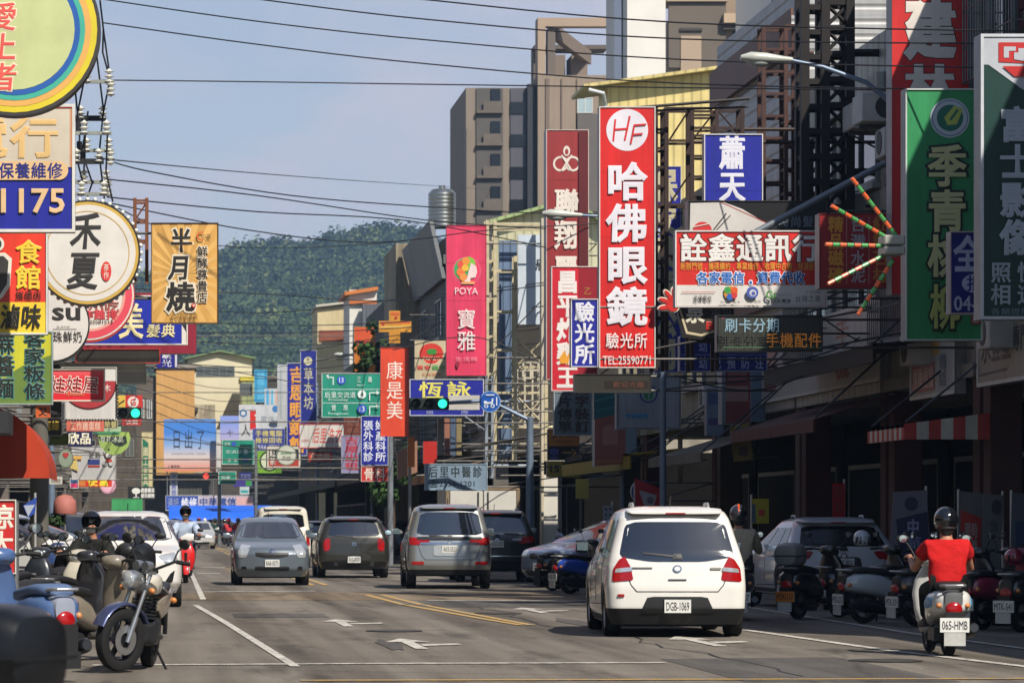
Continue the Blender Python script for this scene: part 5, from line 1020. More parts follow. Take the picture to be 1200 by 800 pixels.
# ------------------------------------------------------------------ cars
def ip(k, z):
    if z <= k[0][0]: return k[0][1]
    for (a, b_), (c, d_) in zip(k, k[1:]):
        if z <= c: return b_ + (d_ - b_) * (z - a) / (c - a)
    return k[-1][1]
def car_body(sp):
    """Closed body shell built as a stack of level outlines from the sill to the roof (rear at y = 0, nose at y = L)."""
    zs = []; z = sp['zb']
    while z < sp['H'] - .001: zs.append(z); z += .028 if z < sp['H'] - .14 else .014
    zs.append(sp['H'])
    b = MB(); n = 0
    for z in zs:
        yr, yf, wd = ip(sp['yr'], z), ip(sp['yf'], z), ip(sp['w'], z)
        rr, rf = ip(sp['rr'], z), ip(sp['rf'], z); bow, bowr = sp.get('bow', .16), sp.get('bowr', .07)
        pts = []
        rx = wd * .24
        for k in range(9): x = -(wd - rx) + 2 * (wd - rx) * k / 8; pts.append((x, yr + bowr * (x / wd) ** 2))
        ys = yr + bowr * ((wd - rx) / wd) ** 2
        for k in range(1, 8): a = math.pi / 2 * k / 8; pts.append((wd - rx + rx * math.sin(a), ys + rr * (1 - math.cos(a))))
        y0, y1 = ys + rr, yf - bow * ((wd - rx) / wd) ** 2 - rf
        for k in range(9): t = k / 8; pts.append((wd * (1 - sp.get('barrel', .02) * (2 * t - 1) ** 2 + sp.get('barrel', .02)) if 0 < t < 1 else wd, y0 + (y1 - y0) * t))
        for k in range(1, 8): a = math.pi / 2 * k / 8; pts.append((wd - rx + rx * math.cos(a), y1 + rf * math.sin(a)))
        for k in range(9): x = (wd - rx) - 2 * (wd - rx) * k / 8; pts.append((x, yf - bow * (x / wd) ** 2))
        for k in range(1, 8): a = math.pi / 2 * k / 8; pts.append((-(wd - rx) - rx * math.sin(a), y1 + rf * math.cos(a)))
        for k in range(9): t = 1 - k / 8; pts.append((-wd * (1 - sp.get('barrel', .02) * (2 * t - 1) ** 2 + sp.get('barrel', .02)) if 0 < t < 1 else -wd, y0 + (y1 - y0) * t))
        for k in range(1, 8): a = math.pi / 2 * k / 8; pts.append((-(wd - rx) - rx * math.cos(a), ys + rr * (1 - math.sin(a))))
        n = len(pts); b.v += [(x, y, z) for x, y in pts]
    for i in range(len(zs) - 1):
        for k in range(n): b.f.append((i * n + k, i * n + (k + 1) % n, (i + 1) * n + (k + 1) % n, (i + 1) * n + k)); b.m.append(0)
    b.f.append(tuple(range(n))); b.m.append(0); b.f.append(tuple((len(zs) - 1) * n + k for k in range(n))); b.m.append(0)
    return b
def spec(L, W, H, belt=.95, hood=.95, hz=.80, wr=.55, rr=.35, zb=.2, tum=.8, rearz=None, cab=.55, wheel=.31, wb=None, bow=.16, roofd=.45, boot=0):
    hw = W / 2
    s = dict(L=L, W=W, H=H, zb=zb, belt=belt, wheel=wheel, bow=bow, hood=hood)
    s['yr'] = [(zb, .10), (zb + .2, .0), (.62, .0), (belt - .15, .03), (belt, .06 + boot), (belt + .08, .09 + boot), (H - .14, rr + boot), (H - .05, rr + boot + .16), (H, rr + boot + roofd)]
    s['yf'] = [(zb, L - .12), (zb + .18, L), (hz - .16, L - .02), (hz - .05, L - .09), (hz, L - .22), (belt, L - hood), (belt + .05, L - hood - .06), (H - .12, L - hood - wr - .35), (H - .04, L - hood - wr - .6), (H, L - hood - wr - .95)]
    s['w'] = [(zb, hw * .92), (zb + .15, hw * .985), (.6, hw), (belt - .1, hw * .985), (belt, hw * .955), (H - .16, hw * tum), (H - .07, hw * (tum - .05)), (H - .025, hw * (tum - .15)), (H, hw * (tum - .33))]
    s['rr'] = [(0, .17), (belt, .15), (H, .18)]
    s['rf'] = [(0, .34), (hz, .32), (belt, .3), (H, .2)]
    s['ax'] = (wheel + .42, L - .82 if not wb else wheel + .42 + wb)
    return s
def wheel_parts(root, x, y, r, wd, side, rimc='#9c9ea2', spokes=5):
    b = MB(); t = .06 * r / .31
    b.lathe([(r * .62, -wd / 2 + .02), (r * .93, -wd / 2), (r, -wd / 2 + .03), (r, wd / 2 - .03), (r * .93, wd / 2), (r * .62, wd / 2 - .02), (r * .62, -wd / 2 + .02)], (0, 0, 0), 'x', 32)
    o = b.build('wheel', RUBBER(), root, smooth=40, world=False); o.location = (x, y, r)
    q = MB(); s = side; xo = s * (wd / 2 - .025)
    q.lathe([(r * .66, xo + s * .012), (r * .60, xo + s * .012), (r * .55, xo - s * .05), (r * .15, xo - s * .05)], (0, 0, 0), 'x', 28)
    for k in range(spokes):
        a = 2 * math.pi * k / spokes; ca, sa = math.cos(a), math.sin(a); w0, w1 = r * .10, r * .075
        p = [(0, -w0), (r * .58, -w1), (r * .58, w1), (0, w0)]
        vs = [(xo + s * h, u * ca - v * sa, u * sa + v * ca) for h in (.006, -.04) for u, v in p]
        q.add(vs, [(0, 1, 2, 3), (7, 6, 5, 4), (0, 1, 5, 4), (2, 3, 7, 6)])
    q.lathe([(r * .17, xo - .02 * s), (r * .17, xo + s * .014), (.005, xo + s * .02)], (0, 0, 0), 'x', 14)
    h = q.build('rim', mat(rimc, .3, .8, .15, 6), o, smooth=35, world=False)
    return o
def chaikin(p, k=2):
    for _ in range(k):
        q = []
        for i in range(len(p)):
            a, b_ = p[i], p[(i + 1) % len(p)]
            q += [(a[0] * .9 + b_[0] * .1, a[1] * .9 + b_[1] * .1), (a[0] * .1 + b_[0] * .9, a[1] * .1 + b_[1] * .9)]
        p = q
    return p
class Proj:
    """Lays a panel (window, lamp, plate) on the body: the outline is projected along an axis onto the shell."""
    def __init__(s, mb):
        s.t = BVHTree.FromPolygons([V(p) for p in mb.v], [list(f) for f in mb.f])
    def hit(s, ax, u, v):
        o, d = {'rear': ((u, -9, v), (0, 1, 0)), 'front': ((u, 19, v), (0, -1, 0)), 'left': ((-9, u, v), (1, 0, 0)), 'right': ((9, u, v), (-1, 0, 0)), 'top': ((u, v, 9), (0, 0, -1))}[ax]
        h = s.t.ray_cast(V(o), V(d)); return h[0], V(d)
    def patch(s, b, ax, poly, off=.006, rnd=2, m=0, rings=7, sub=4):
        p = chaikin(poly, rnd) if rnd else list(poly); q = []
        for i in range(len(p)):
            a, c = p[i], p[(i + 1) % len(p)]
            for k in range(sub): q.append((a[0] + (c[0] - a[0]) * k / sub, a[1] + (c[1] - a[1]) * k / sub))
        cx, cy = sum(a for a, _ in q) / len(q), sum(a for _, a in q) / len(q); n = len(q)
        rows = []; last = None
        for j in range(rings + 1):
            t = max(j / rings, .02); row = []
            for a, c in q:
                h, d = s.hit(ax, cx + (a - cx) * t, cy + (c - cy) * t)
                if h is None: h = last
                if h is None: return b
                last = h; row.append(h - d * off)
            rows.append(row)
        edge = [p_ + d * (off + .004) for p_ in rows[-1]]
        rows.append(edge)
        o = len(b.v)
        for row in rows: b.v += [tuple(p_) for p_ in row]
        for j in range(len(rows) - 1):
            for k in range(n): b.f.append((o + j * n + k, o + j * n + (k + 1) % n, o + (j + 1) * n + (k + 1) % n, o + (j + 1) * n + k)); b.m.append(m)
        b.f.append(tuple(o + k for k in range(n))); b.m.append(m)
        return b
    def part(s, name, root, mt, ax, polys, off=.006, rnd=2, sm=40):
        if name in ('reflector', 'fog_lamp', 'exhaust', 'door_handle') and len(polys) > 1:
            for p in polys: s.part(name, root, mt, ax, [p], off, rnd, sm)
            return
        b = MB()
        for p in polys: s.patch(b, ax, p, off, rnd)
        if b.v: return b.build(name, mt, root, smooth=sm, world=False)
def mir(p): return [(-a, c) for a, c in p][::-1]
REDL = lambda: mat('#9a0c0f', .2, 0, .15, 14, .25)
LENS = lambda: mat('#c9cdd0', .12, .55, .1, 12, .8)
def plate(root, P, ax, x, z, text, w_=.32, h_=.16, bgc='#d4d4d0', fg='#16181c', yo=None):
    h, d = P.hit(ax, x, z); d = d if h else V((0, 1, 0)); y = (h.y if h else yo)
    s = 1 if ax == 'rear' else -1
    Pp = lambda u, v, e: V((x + s * u, y - s * (.03 + e), z - v))
    o = panel(lambda u, v, e: Pp(u, v, e) + parent_loc(root), [(-w_ / 2, -h_ / 2), (w_ / 2, -h_ / 2), (w_ / 2, h_ / 2), (-w_ / 2, h_ / 2)], .06, mat(bgc, .4, 0, .15, 9), mat('#888', .4), root, 'licence_plate')
    f = Face(lambda u, v, e: Pp(u, v, e), .002); f.text(text, -w_ * .43, -h_ * .3, w_ * .43, h_ * .34, fg, .02)
    f.let.build('lettering', f.lm, o, world=False)
def car(label, sp, col_, px, d, rz=0.0, front=False, ft=None, x=None, name='car', cat='car', group=None, metal=.4, rimc='#9c9ea2', plate_t='RAB-3175', plate_x=0.0):
    ft = ft or {}
    L_, W, H, belt = sp['L'], sp['W'], sp['H'], sp['belt']; hw = W / 2
    root = thing(name, label, cat, (0, 0, 0), 0, group)
    mb = car_body(sp); P = Proj(mb)
    pm = paint(col_, metal)
    o = mb.build('body', [pm, mat('#17181a', .6)], root, smooth=32, world=False)
    cuts = []
    for ya in sp['ax']:
        c = MB(); c.lathe([(.001, -hw * 1.2), (sp['wheel'] + .055, -hw * 1.2), (sp['wheel'] + .055, hw * 1.2), (.001, hw * 1.2)], (0, ya, sp['wheel'] + .01), 'x', 30)
        co_ = c.build('cut', mat('#0c0c0d', .9), None); md = o.modifiers.new('arch', 'BOOLEAN'); md.object = co_; md.operation = 'DIFFERENCE'; md.solver = 'EXACT'; cuts.append(co_)
    dg = bpy.context.evaluated_depsgraph_get(); me = bpy.data.meshes.new_from_object(o.evaluated_get(dg)); o.modifiers.clear(); o.data = me
    for c in cuts: bpy.data.objects.remove(c)
    if ft.get('lowblack'):
        for p in me.polygons:
            if p.material_index == 0 and p.center.z < ft['lowblack'] and p.center.y < sp['ax'][0] - sp['wheel'] - .03: p.material_index = 1
    u = MB(); u.box((-hw * .80, .25, sp['zb'] - .03), (hw * .80, L_ - .3, sp['wheel'] * 2 + .10)); u.build('underbody', mat('#0b0b0c', .95, 0, 0), root, world=False)
    for ya in sp['ax']:
        for s in (-1, 1): wheel_parts(root, s * (hw - .105), ya, sp['wheel'], .2, s, rimc)
    g = ft.get('glass') or GLASSD()
    # rear end
    P.part('rear_window', root, g, 'rear', [ft.get('rw') or [(-hw * .84, belt + .05), (hw * .84, belt + .05), (hw * .72, H - .16), (-hw * .72, H - .16)]], .006, 2)
    tl = ft.get('tl') or [(hw * .60, belt - .02), (hw * .93, belt + .02), (hw * .96, belt - .30), (hw * .62, belt - .28)]
    for p in (tl, mir(tl)): P.part('tail_lamp', root, REDL(), 'rear', [p], .012, 1)
    if ft.get('tlw'):
        for p in (ft['tlw'], mir(ft['tlw'])): P.part('indicator_lens', root, LENS(), 'rear', [p], .018, 1)
    P.part('rear_bumper_trim', root, mat('#17181a', .6), 'rear', [ft.get('bump') or [(-hw * .9, sp['zb'] + .01), (hw * .9, sp['zb'] + .01), (hw * .93, sp['zb'] + .17), (-hw * .93, sp['zb'] + .17)]], .012, 1)
    seam = mat('#1b1c1e', .7, 0, 0)
    zt = ft.get('gate', .48)
    def seg(a, c, t=.006):
        dx, dy = c[0] - a[0], c[1] - a[1]; l = math.hypot(dx, dy); nx, ny = -dy / l * t, dx / l * t
        return [(a[0] + nx, a[1] + ny), (c[0] + nx, c[1] + ny), (c[0] - nx, c[1] - ny), (a[0] - nx, a[1] - ny)]
    gt = [(-hw * .80, belt - .02), (-hw * .66, zt + .08), (-hw * .58, zt), (hw * .58, zt), (hw * .66, zt + .08), (hw * .80, belt - .02)]
    P.part('tailgate_seam', root, seam, 'rear', [seg(a, c) for a, c in zip(gt, gt[1:])], .003, 0)
    if ft.get('recess', True):
        rz_ = ft.get('pz', .72); P.part('plate_recess', root, mat('#1d1e20', .5), 'rear', [[(plate_x - .30, rz_ - .11), (plate_x + .30, rz_ - .11), (plate_x + .26, rz_ + .10), (plate_x - .26, rz_ + .10)]], .008, 1)
    plate(root, P, 'rear', plate_x, ft.get('pz', .72), plate_t)
    bz = ft.get('bz', belt - .10); P.part('rear_badge', root, CHROME(), 'rear', [[(.055 * math.cos(k * math.pi / 6), bz + .045 * math.sin(k * math.pi / 6)) for k in range(12)]], .014, 0)
    if ft.get('badgein', True): P.part('badge_centre', root, pm, 'rear', [[(.036 * math.cos(k * math.pi / 6), bz + .028 * math.sin(k * math.pi / 6)) for k in range(12)]], .018, 0)
    if ft.get('wiper', True): P.part('wiper', root, BLACKP(), 'rear', [seg((.02, belt + .015), (-hw * .48, belt + .06), .011), [(-.06, belt - .02), (.07, belt - .02), (.05, belt + .05), (-.04, belt + .05)]], .02, 0)
    for kk, (nm, po, mt_) in enumerate(ft.get('rear', [])): P.part(nm, root, mt_, 'rear', po, .015 + kk * .002, 1)
    if ft.get('spoiler', True):
        hh, _ = P.hit('rear', 0, H - .10); b = MB(); yy = hh.y
        b.loft([((0, yy + .16, H - .055), (hw * .70, 0, 0), (0, 0, .04), 4), ((0, yy - .03, H - .07), (hw * .68, 0, 0), (0, 0, .025), 4), ((0, yy - .11, H - .085), (hw * .64, 0, 0), (0, 0, .010), 4)], 0, 24); b.build('spoiler', pm, root, smooth=40, world=False)
        b = MB(); b.box((-.12, yy - .115, H - .095), (.12, yy - .08, H - .08)); b.build('brake_lamp', REDL(), root, world=False)
    # nose
    hz = ft.get('hz', .68)
    P.part('windscreen', root, g, 'front', [ft.get('ws') or [(-hw * .84, belt + .08), (hw * .84, belt + .08), (hw * .70, H - .10), (-hw * .70, H - .10)]], .006, 2)
    hl = ft.get('hl') or [(hw * .56, hz + .10), (hw * .86, hz + .16), (hw * .93, hz - .02), (hw * .66, hz - .05)]
    for p in (hl, mir(hl)): P.part('headlamp', root, LENS(), 'front', [p], .012, 1)
    P.part('grille', root, mat('#101113', .5), 'front', [ft.get('gr') or [(-hw * .46, hz + .06), (hw * .46, hz + .06), (hw * .38, hz - .07), (-hw * .38, hz - .07)]], .008, 1)
    P.part('lower_grille', root, mat('#101113', .6), 'front', [ft.get('lg') or [(-hw * .6, sp['zb'] + .05), (hw * .6, sp['zb'] + .05), (hw * .66, sp['zb'] + .17), (-hw * .66, sp['zb'] + .17)]], .008, 1)
    P.part('front_badge', root, CHROME(), 'front', [[(.07 * math.cos(k * math.pi / 6), hz + .03 + .05 * math.sin(k * math.pi / 6)) for k in range(12)]], .02, 0)
    for kk, (nm, po, mt_) in enumerate(ft.get('front', [])): P.part(nm, root, mt_, 'front', po, .010 + kk * .002, 1)
    plate(root, P, 'front', 0, ft.get('fpz', sp['zb'] + .24), plate_t)
    # sides
    y0, y1 = ip(sp['yr'], belt + .2) + .22, ip(sp['yf'], belt + .08) - .30
    yt0, yt1 = ip(sp['yr'], H - .2) + .22, ip(sp['yf'], H - .2) - .2
    zlo, zhi = belt + .06, H - .17; cuts_ = ft.get('pillars', (.0, .20, .24, .58, .62, 1.0))
    def sx(t, up): return (yt0 + (yt1 - yt0) * t) if up else (y0 + (y1 - y0) * t)
    for ax in ('left', 'right'):
        for a, c in zip(cuts_[::2], cuts_[1::2]):
            P.part('side_window', root, g, ax, [[(sx(a, 0), zlo), (sx(c, 0), zlo), (sx(c, 1), zhi), (sx(a, 1), zhi)]], .006, 1)
        dl = [seg((sx(t, 0), zlo), (sx(t, 0) + .02, .42), .006) for t in (.22, .60, .97)] + [seg((sx(.22, 0), .40), (sx(.97, 0), .36), .006)]
        P.part('door_seam', root, seam, ax, dl, .003, 0)
        P.part('door_handle', root, pm, ax, [[(sx(t, 0), belt - .09), (sx(t, 0) + .17, belt - .09), (sx(t, 0) + .17, belt - .055), (sx(t, 0), belt - .055)] for t in (.26, .64)], .03, 1)
        P.part('sill_trim', root, mat('#1b1c1e', .6), ax, [[(sp['ax'][0] + .42, sp['zb'] + .02), (sp['ax'][1] - .42, sp['zb'] + .02), (sp['ax'][1] - .42, sp['zb'] + .09), (sp['ax'][0] + .42, sp['zb'] + .09)]], .01, 0)
    ym = ip(sp['yf'], belt + .1) - .42
    for s in (-1, 1):
        b = MB(); b.loft([((s * (hw + .02), ym, belt + .11), (.03, 0, 0), (0, 0, .03), 3), ((s * (hw + .10), ym - .02, belt + .12), (0, .05, 0), (0, 0, .075), 3), ((s * (hw + .21), ym - .03, belt + .12), (0, .045, 0), (0, 0, .065), 3)], 0, 14); mo = b.build('door_mirror', pm if ft.get('mirc', True) else BLACKP(), root, smooth=50, world=False)
        b = MB(); b.poly([(s * (hw + .06), ym - .085, belt + .07), (s * (hw + .2), ym - .085, belt + .075), (s * (hw + .2), ym - .085, belt + .17), (s * (hw + .06), ym - .085, belt + .18)]); b.build('mirror_glass', mat('#7d929e', .06, .9, 0), mo, world=False)
    if ft.get('rails'):
        for s in (-1, 1):
            b = MB(); ya, yb = ip(sp['yr'], H) + .15, ip(sp['yf'], H) - .1; xx = s * hw * ft.get('railx', .56)
            hs = [P.hit('top', xx, ya + (yb - ya) * k / 6)[0] for k in range(7)]
            b.path([(h.x, h.y, h.z + (.045 if 0 < i < 6 else .0)) for i, h in enumerate(hs)], .018, 6); b.build('roof_rail', ft['rails'], root, smooth=50, world=False)
    if ft.get('ant', True):
        b = MB(); h, _ = P.hit('top', 0, ip(sp['yr'], H) + .25); b.path([h + V((0, 0, -.01)), h + V((0, -.12, .13))], .008, 5); b.build('aerial', BLACKP(), root, world=False)
    xx = x if x is not None else X(px, d)
    root.location = (xx, d, 0); root.rotation_euler = (0, 0, rz)
    return root
R_ = math.radians
livina = spec(4.2, 1.69, 1.60, belt=.97, hood=1.0, hz=.78, wr=.75, rr=.30, zb=.16, tum=.80, wheel=.30)
blk_trim = mat('#141517', .5)
car('white estate car seen from behind in the right lane with a grey plate', livina, '#dcdad5', 794, 41.5, R_(-3.2), metal=0, plate_t='DGB-1069', plate_x=.0, ft=dict(
    rw=[(-.70, .985), (-.32, .925), (.32, .925), (.70, .985), (.60, 1.41), (-.60, 1.41)], tl=[(.63, .99), (.70, .95), (.77, .84), (.785, .68), (.53, .70), (.56, .86)], tlw=[(.55, .86), (.74, .84), (.755, .79), (.54, .81)],
    mirc=False, pz=.385, gate=.56, bz=.84, spoiler=True, rails=mat('#b0b0ae', .4, .5), railx=.55, bump=[(-.44, .30), (.44, .30), (.42, .37), (.36, .50), (-.36, .50), (-.42, .37)], lowblack=.37, recess=False,
    rear=[('gate_handle', [[(-.11, .70), (.11, .70), (.11, .713), (-.11, .713)]], blk_trim), ('model_badge', [[(.40, .83), (.53, .83), (.53, .855), (.40, .855)], [(-.56, .845), (-.30, .845), (-.30, .857), (-.56, .857)]], mat('#77746c', .4, .5)), ('reflector', [[(-.72, .50), (-.64, .50), (-.64, .53), (-.72, .53)]], REDL())]))
yaris = spec(3.75, 1.695, 1.53, belt=.98, hood=.85, hz=.86, wr=.75, rr=.45, zb=.2, tum=.78, wheel=.29, bow=.24)
car('grey blue small hatchback driving towards the viewer', yaris, '#68727b', 319, 75.7 + 3.75, math.pi, plate_t='8A8-0575', x=X(319, 75.7), ft=dict(hz=.74, hl=[(.46, .90), (.66, .94), (.76, .74), (.74, .62), (.58, .62)], gr=[(-.38, .74), (.38, .74), (.36, .66), (.14, .61), (-.14, .61), (-.36, .66)], lg=[(-.38, .34), (.38, .34), (.38, .43), (-.38, .43)], fpz=.50,
    ws=[(-.70, 1.06), (.70, 1.06), (.56, 1.43), (-.56, 1.43)], front=[('fog_lamp', [[(.56, .36), (.68, .36), (.68, .43), (.58, .43)], [(-.56, .36), (-.68, .36), (-.68, .43), (-.58, .43)]], mat('#1a1b1c', .3)), ('wiper', [[(-.6, 1.05), (.2, 1.05), (.2, 1.065), (-.6, 1.075)]], BLACKP())]))
zing = spec(4.6, 1.775, 1.79, belt=1.08, hood=1.1, hz=.92, wr=.65, rr=.22, zb=.3, tum=.80, wheel=.34)
car('silver people carrier seen from behind, left of the black car', zing, '#a5a7a6', 527, 71.8, R_(-2), metal=.75, plate_t='AKE-5521', ft=dict(lowblack=.40, rw=[(-.70, 1.14), (.70, 1.14), (.60, 1.62), (-.60, 1.62)], tl=[(.42, 1.06), (.84, 1.10), (.84, .93), (.42, .94)], pz=.84, gate=.62, bump=[(-.85, .30), (.85, .30), (.85, .36), (-.85, .36)], recess=False,
    rear=[('tailgate_trim', [[(-.62, .94), (.62, .94), (.62, .985), (-.62, .985)]], CHROME()), ('plate_panel', [[(-.34, .70), (.34, .70), (.34, .93), (-.34, .93)]], mat('#b9bbba', .3, .5)), ('reflector', [[(-.80, .52), (-.54, .52), (-.54, .58), (-.80, .58)], [(.80, .52), (.54, .52), (.54, .58), (.80, .58)]], REDL()), ('window_band', [[(-.68, 1.04), (.68, 1.04), (.68, 1.11), (-.68, 1.11)]], mat('#2b2c2e', .3))]))
mini = spec(4.1, 1.79, 1.56, belt=1.02, hood=.95, hz=.88, wr=.6, rr=.26, zb=.24, tum=.80, wheel=.33)
car('dark olive grey compact car seen from behind with upright red lamps', mini, '#3f3d37', 415, 86, 0, metal=.6, plate_t='AVG-8120', ft=dict(rw=[(-.66, 1.06), (.66, 1.06), (.56, 1.41), (-.56, 1.41)], tl=[(.60, 1.0), (.70, 1.0), (.77, .90), (.76, .70), (.66, .68), (.60, .76)], pz=.47, gate=.58, recess=False, bz=.86, rails=mat('#2a2a2b', .4),
    rear=[('exhaust', [[(-.50, .31), (-.40, .31), (-.40, .41), (-.50, .41)], [(.50, .31), (.40, .31), (.40, .41), (.50, .41)]], mat('#77787a', .3, .9)), ('bumper_panel', [[(-.44, .36), (.44, .36), (.42, .58), (-.42, .58)]], mat('#242422', .5))]))
van = spec(4.0, 1.7, 1.90, belt=1.18, hood=.5, hz=1.0, wr=.45, rr=.12, zb=.25, tum=.86, wheel=.29, bow=.12, roofd=.3)
car('cream white van seen from behind, partly hidden by the grey hatchback', van, '#cdc8b8', 332, 104, 0, metal=0, name='van', cat='van', plate_t='RBX-2207', ft=dict(rw=[(-.66, 1.25), (.66, 1.25), (.60, 1.66), (-.60, 1.66)], tl=[(.70, 1.0), (.80, 1.0), (.82, .70), (.72, .70)], ant=False))
suv = spec(4.57, 1.845, 1.70, belt=1.08, hood=1.1, hz=.98, wr=.7, rr=.42, zb=.3, tum=.79, wheel=.36)
car('black sport utility car seen from behind beside the silver carrier', suv, '#0d0e10', 588, 80, R_(-2), x=8.05, metal=.2, plate_t='ALQ-2250', ft=dict(rw=[(-.70, 1.12), (.70, 1.12), (.56, 1.52), (-.56, 1.52)], tl=[(.36, 1.03), (.86, 1.10), (.88, .95), (.60, .90)], tlw=[(.36, 1.03), (.58, 1.06), (.58, .98), (.36, .98)], pz=.90, gate=.66, rails=mat('#8c8c8a', .4, .6), railx=.6, rear=[('chrome_strip', [[(-.62, .60), (.62, .60), (.62, .625), (-.62, .625)]], CHROME())]))
white = spec(4.2, 1.83, 1.60, belt=1.03, hood=.95, hz=.92, wr=.85, rr=.5, zb=.24, tum=.78, wheel=.34, bow=.24)
car('white hatchback parked on the left facing the viewer behind the motorcycles', white, '#d2d0cb', 150, 56 + 4.2, math.pi, x=X(148, 56), metal=0, plate_t='BLL-6102', ft=dict(hz=.78, hl=[(.52, .86), (.80, .92), (.86, .76), (.66, .72)], fpz=.5, ws=[(-.78, 1.10), (.78, 1.10), (.64, 1.51), (-.64, 1.51)], gr=[(-.40, .62), (.40, .62), (.46, .50), (-.46, .50)], front=[('fog_lamp', [[(.62, .40), (.76, .42), (.80, .62), (.72, .56)], [(-.62, .40), (-.76, .42), (-.80, .62), (-.72, .56)]], mat('#151617', .3))]))
xv = spec(4.3, 1.8, 1.49, belt=.97, hood=1.05, hz=.87, wr=.75, rr=.5, zb=.24, tum=.78, wheel=.35)
car('white sport utility car parked nose to the kerb behind the parked scooters on the right', xv, '#b9bcc2', 955, 54.6, R_(1), x=11.05, metal=0, plate_t='AUC-9031', ft=dict(rails=mat('#b0b0b0', .4, .6), railx=.62, glass=mat('#08090b', .15, 0, 0, 1, 0, 0, None, 0, .4), lowblack=.42, rw=[(-.70, 1.02), (.70, 1.02), (.58, 1.35), (-.58, 1.35)], tl=[(.48, .94), (.84, .96), (.86, .80), (.56, .82)], pz=.75))
blue = spec(3.85, 1.7, 1.50, belt=.97, hood=.95, hz=.84, wr=.85, rr=.45, zb=.2, tum=.78, wheel=.3, bow=.24)
car('silver blue hatchback parked slantwise with its nose to the road on the right', blue, '#7d8aa6', 680, 76, R_(128), x=11.35, metal=.5, plate_t='7355-H8')
car('dark blue sport utility car parked on the left under the trees', suv, '#222a3a', 64, 100, math.pi, x=-2.6, metal=.4, plate_t='ANB-5610')
car('white hatchback parked across the left pavement with its bonnet towards the road', white, '#c9c9c6', 40, 62, R_(-118), x=-4.15, metal=0, plate_t='BDE-4419')
far = spec(4.5, 1.75, 1.48, belt=.95, hood=1.0, hz=.82, wr=.75, rr=.75, zb=.2, tum=.78, wheel=.31)
car('grey saloon car behind the white hatchback on the left', far, '#5c6066', 196, 108, math.pi, x=.35, plate_t='ABK-3072')
car('dark red saloon car in the distance between the compact car and the silver carrier', far, '#6a1c20', 458, 118, 0, x=7.4, plate_t='ACE-1177')
car('pale blue saloon car in the distance beside the dark red saloon', far, '#6f86a6', 448, 136, 0, x=8.6, plate_t='AGT-6031')
car('black saloon car far down the right lane', far, '#151618', 372, 150, 0, x=6.9, plate_t='AXA-8007')
car('silver saloon car far down the right kerb', far, '#8c8f92', 400, 168, 0, x=8.9, plate_t='APQ-7090')
car('white saloon car approaching far down the street', far, '#c6c6c4', 300, 185, math.pi, x=2.4, plate_t='AHH-1120')
car('small white hatchback parked at the far left kerb', blue, '#c4c4c2', 214, 150, math.pi, x=-1.6, metal=0, plate_t='AMS-4031')
car('dark grey hatchback parked at the right kerb beyond the box truck', blue, '#2c2e30', 470, 128, 0, x=9.6, plate_t='AKS-2203')
# box truck
tk = thing('box_truck', 'white box truck with double rear doors parked behind the black car', 'truck', (X(566, 105), 105, 0))
w2 = X(605, 105) - X(527, 105); xa = X(527, 105); xb = xa + w2; zt = Z(573, 105); wm = mat('#b7b4aa', .5, 0, .2, 1.2, 0, 0, None, 0, .5, .2)
blk('cargo_box', (xa, 105, .85), (xb, 108.4, zt), wm, tk, .02)
b = MB(); b.box((xa - .02, 104.96, zt - .10), (xb + .02, 105.06, zt + .03)); b.box((xa - .02, 104.96, .80), (xb + .02, 105.06, .90)); b.box((xa - .03, 104.97, .9), (xa + .06, 105.05, zt - .1)); b.box((xb - .06, 104.97, .9), (xb + .03, 105.05, zt - .1)); b.build('door_frame', mat('#8d7a62', .5, .3, .3, 4), tk)
for s, nm in ((0, 'a'), (1, 'b')):
    q0 = xa + .08 + s * (w2 / 2 - .06); d_ = blk('rear_door', (q0, 104.95, .92), (q0 + w2 / 2 - .10, 104.994, zt - .12), mat('#c2c0b8', .45, 0, .15, 1.5), tk, .01)
    b = MB(); b.path([(q0 + (.12 if s else w2 / 2 - .22), 104.92, .95), (q0 + (.12 if s else w2 / 2 - .22), 104.92, zt - .15)], .02, 6); b.box((q0 + .2, 104.925, 1.5), (q0 + .4, 104.948, 1.56)); b.build('lock_bar', STEEL('#55534e'), d_)
blk('chassis', (xa + .15, 105.1, .45), (xb - .15, 110.2, .84), mat('#1a1a1b', .7), tk); blk('rear_bumper', (xa + .05, 104.9, .42), (xb - .05, 105.05, .55), mat('#2a2a2a', .6), tk)
b = MB(); b.loft([((xa + w2 / 2, 108.6, 1.35), (w2 * .42, 0, 0), (0, 0, .85), 6), ((xa + w2 / 2, 109.9, 1.3), (w2 * .42, 0, 0), (0, 0, .8), 6), ((xa + w2 / 2, 110.3, 1.0), (w2 * .40, 0, 0), (0, 0, .5), 6)], 0, 24); b.build('cab', mat('#c2c2be', .4), tk, smooth=40)
for xx in (xa + .3, xb - .3):
    for yy in (106.2, 109.5):
        b = MB(); b.lathe([(.2, -.12), (.38, -.12), (.38, .12), (.2, .12)], (xx, yy, .38), 'x', 24); b.build('wheel', RUBBER(), tk, smooth=40)
for xx in (xa + .2, xb - .2): blk('tail_lamp', (xx - .09, 104.88, .58), (xx + .09, 104.95, .70), REDL(), tk)
tk.location = (X(566, 97.5), 97.5, 0)
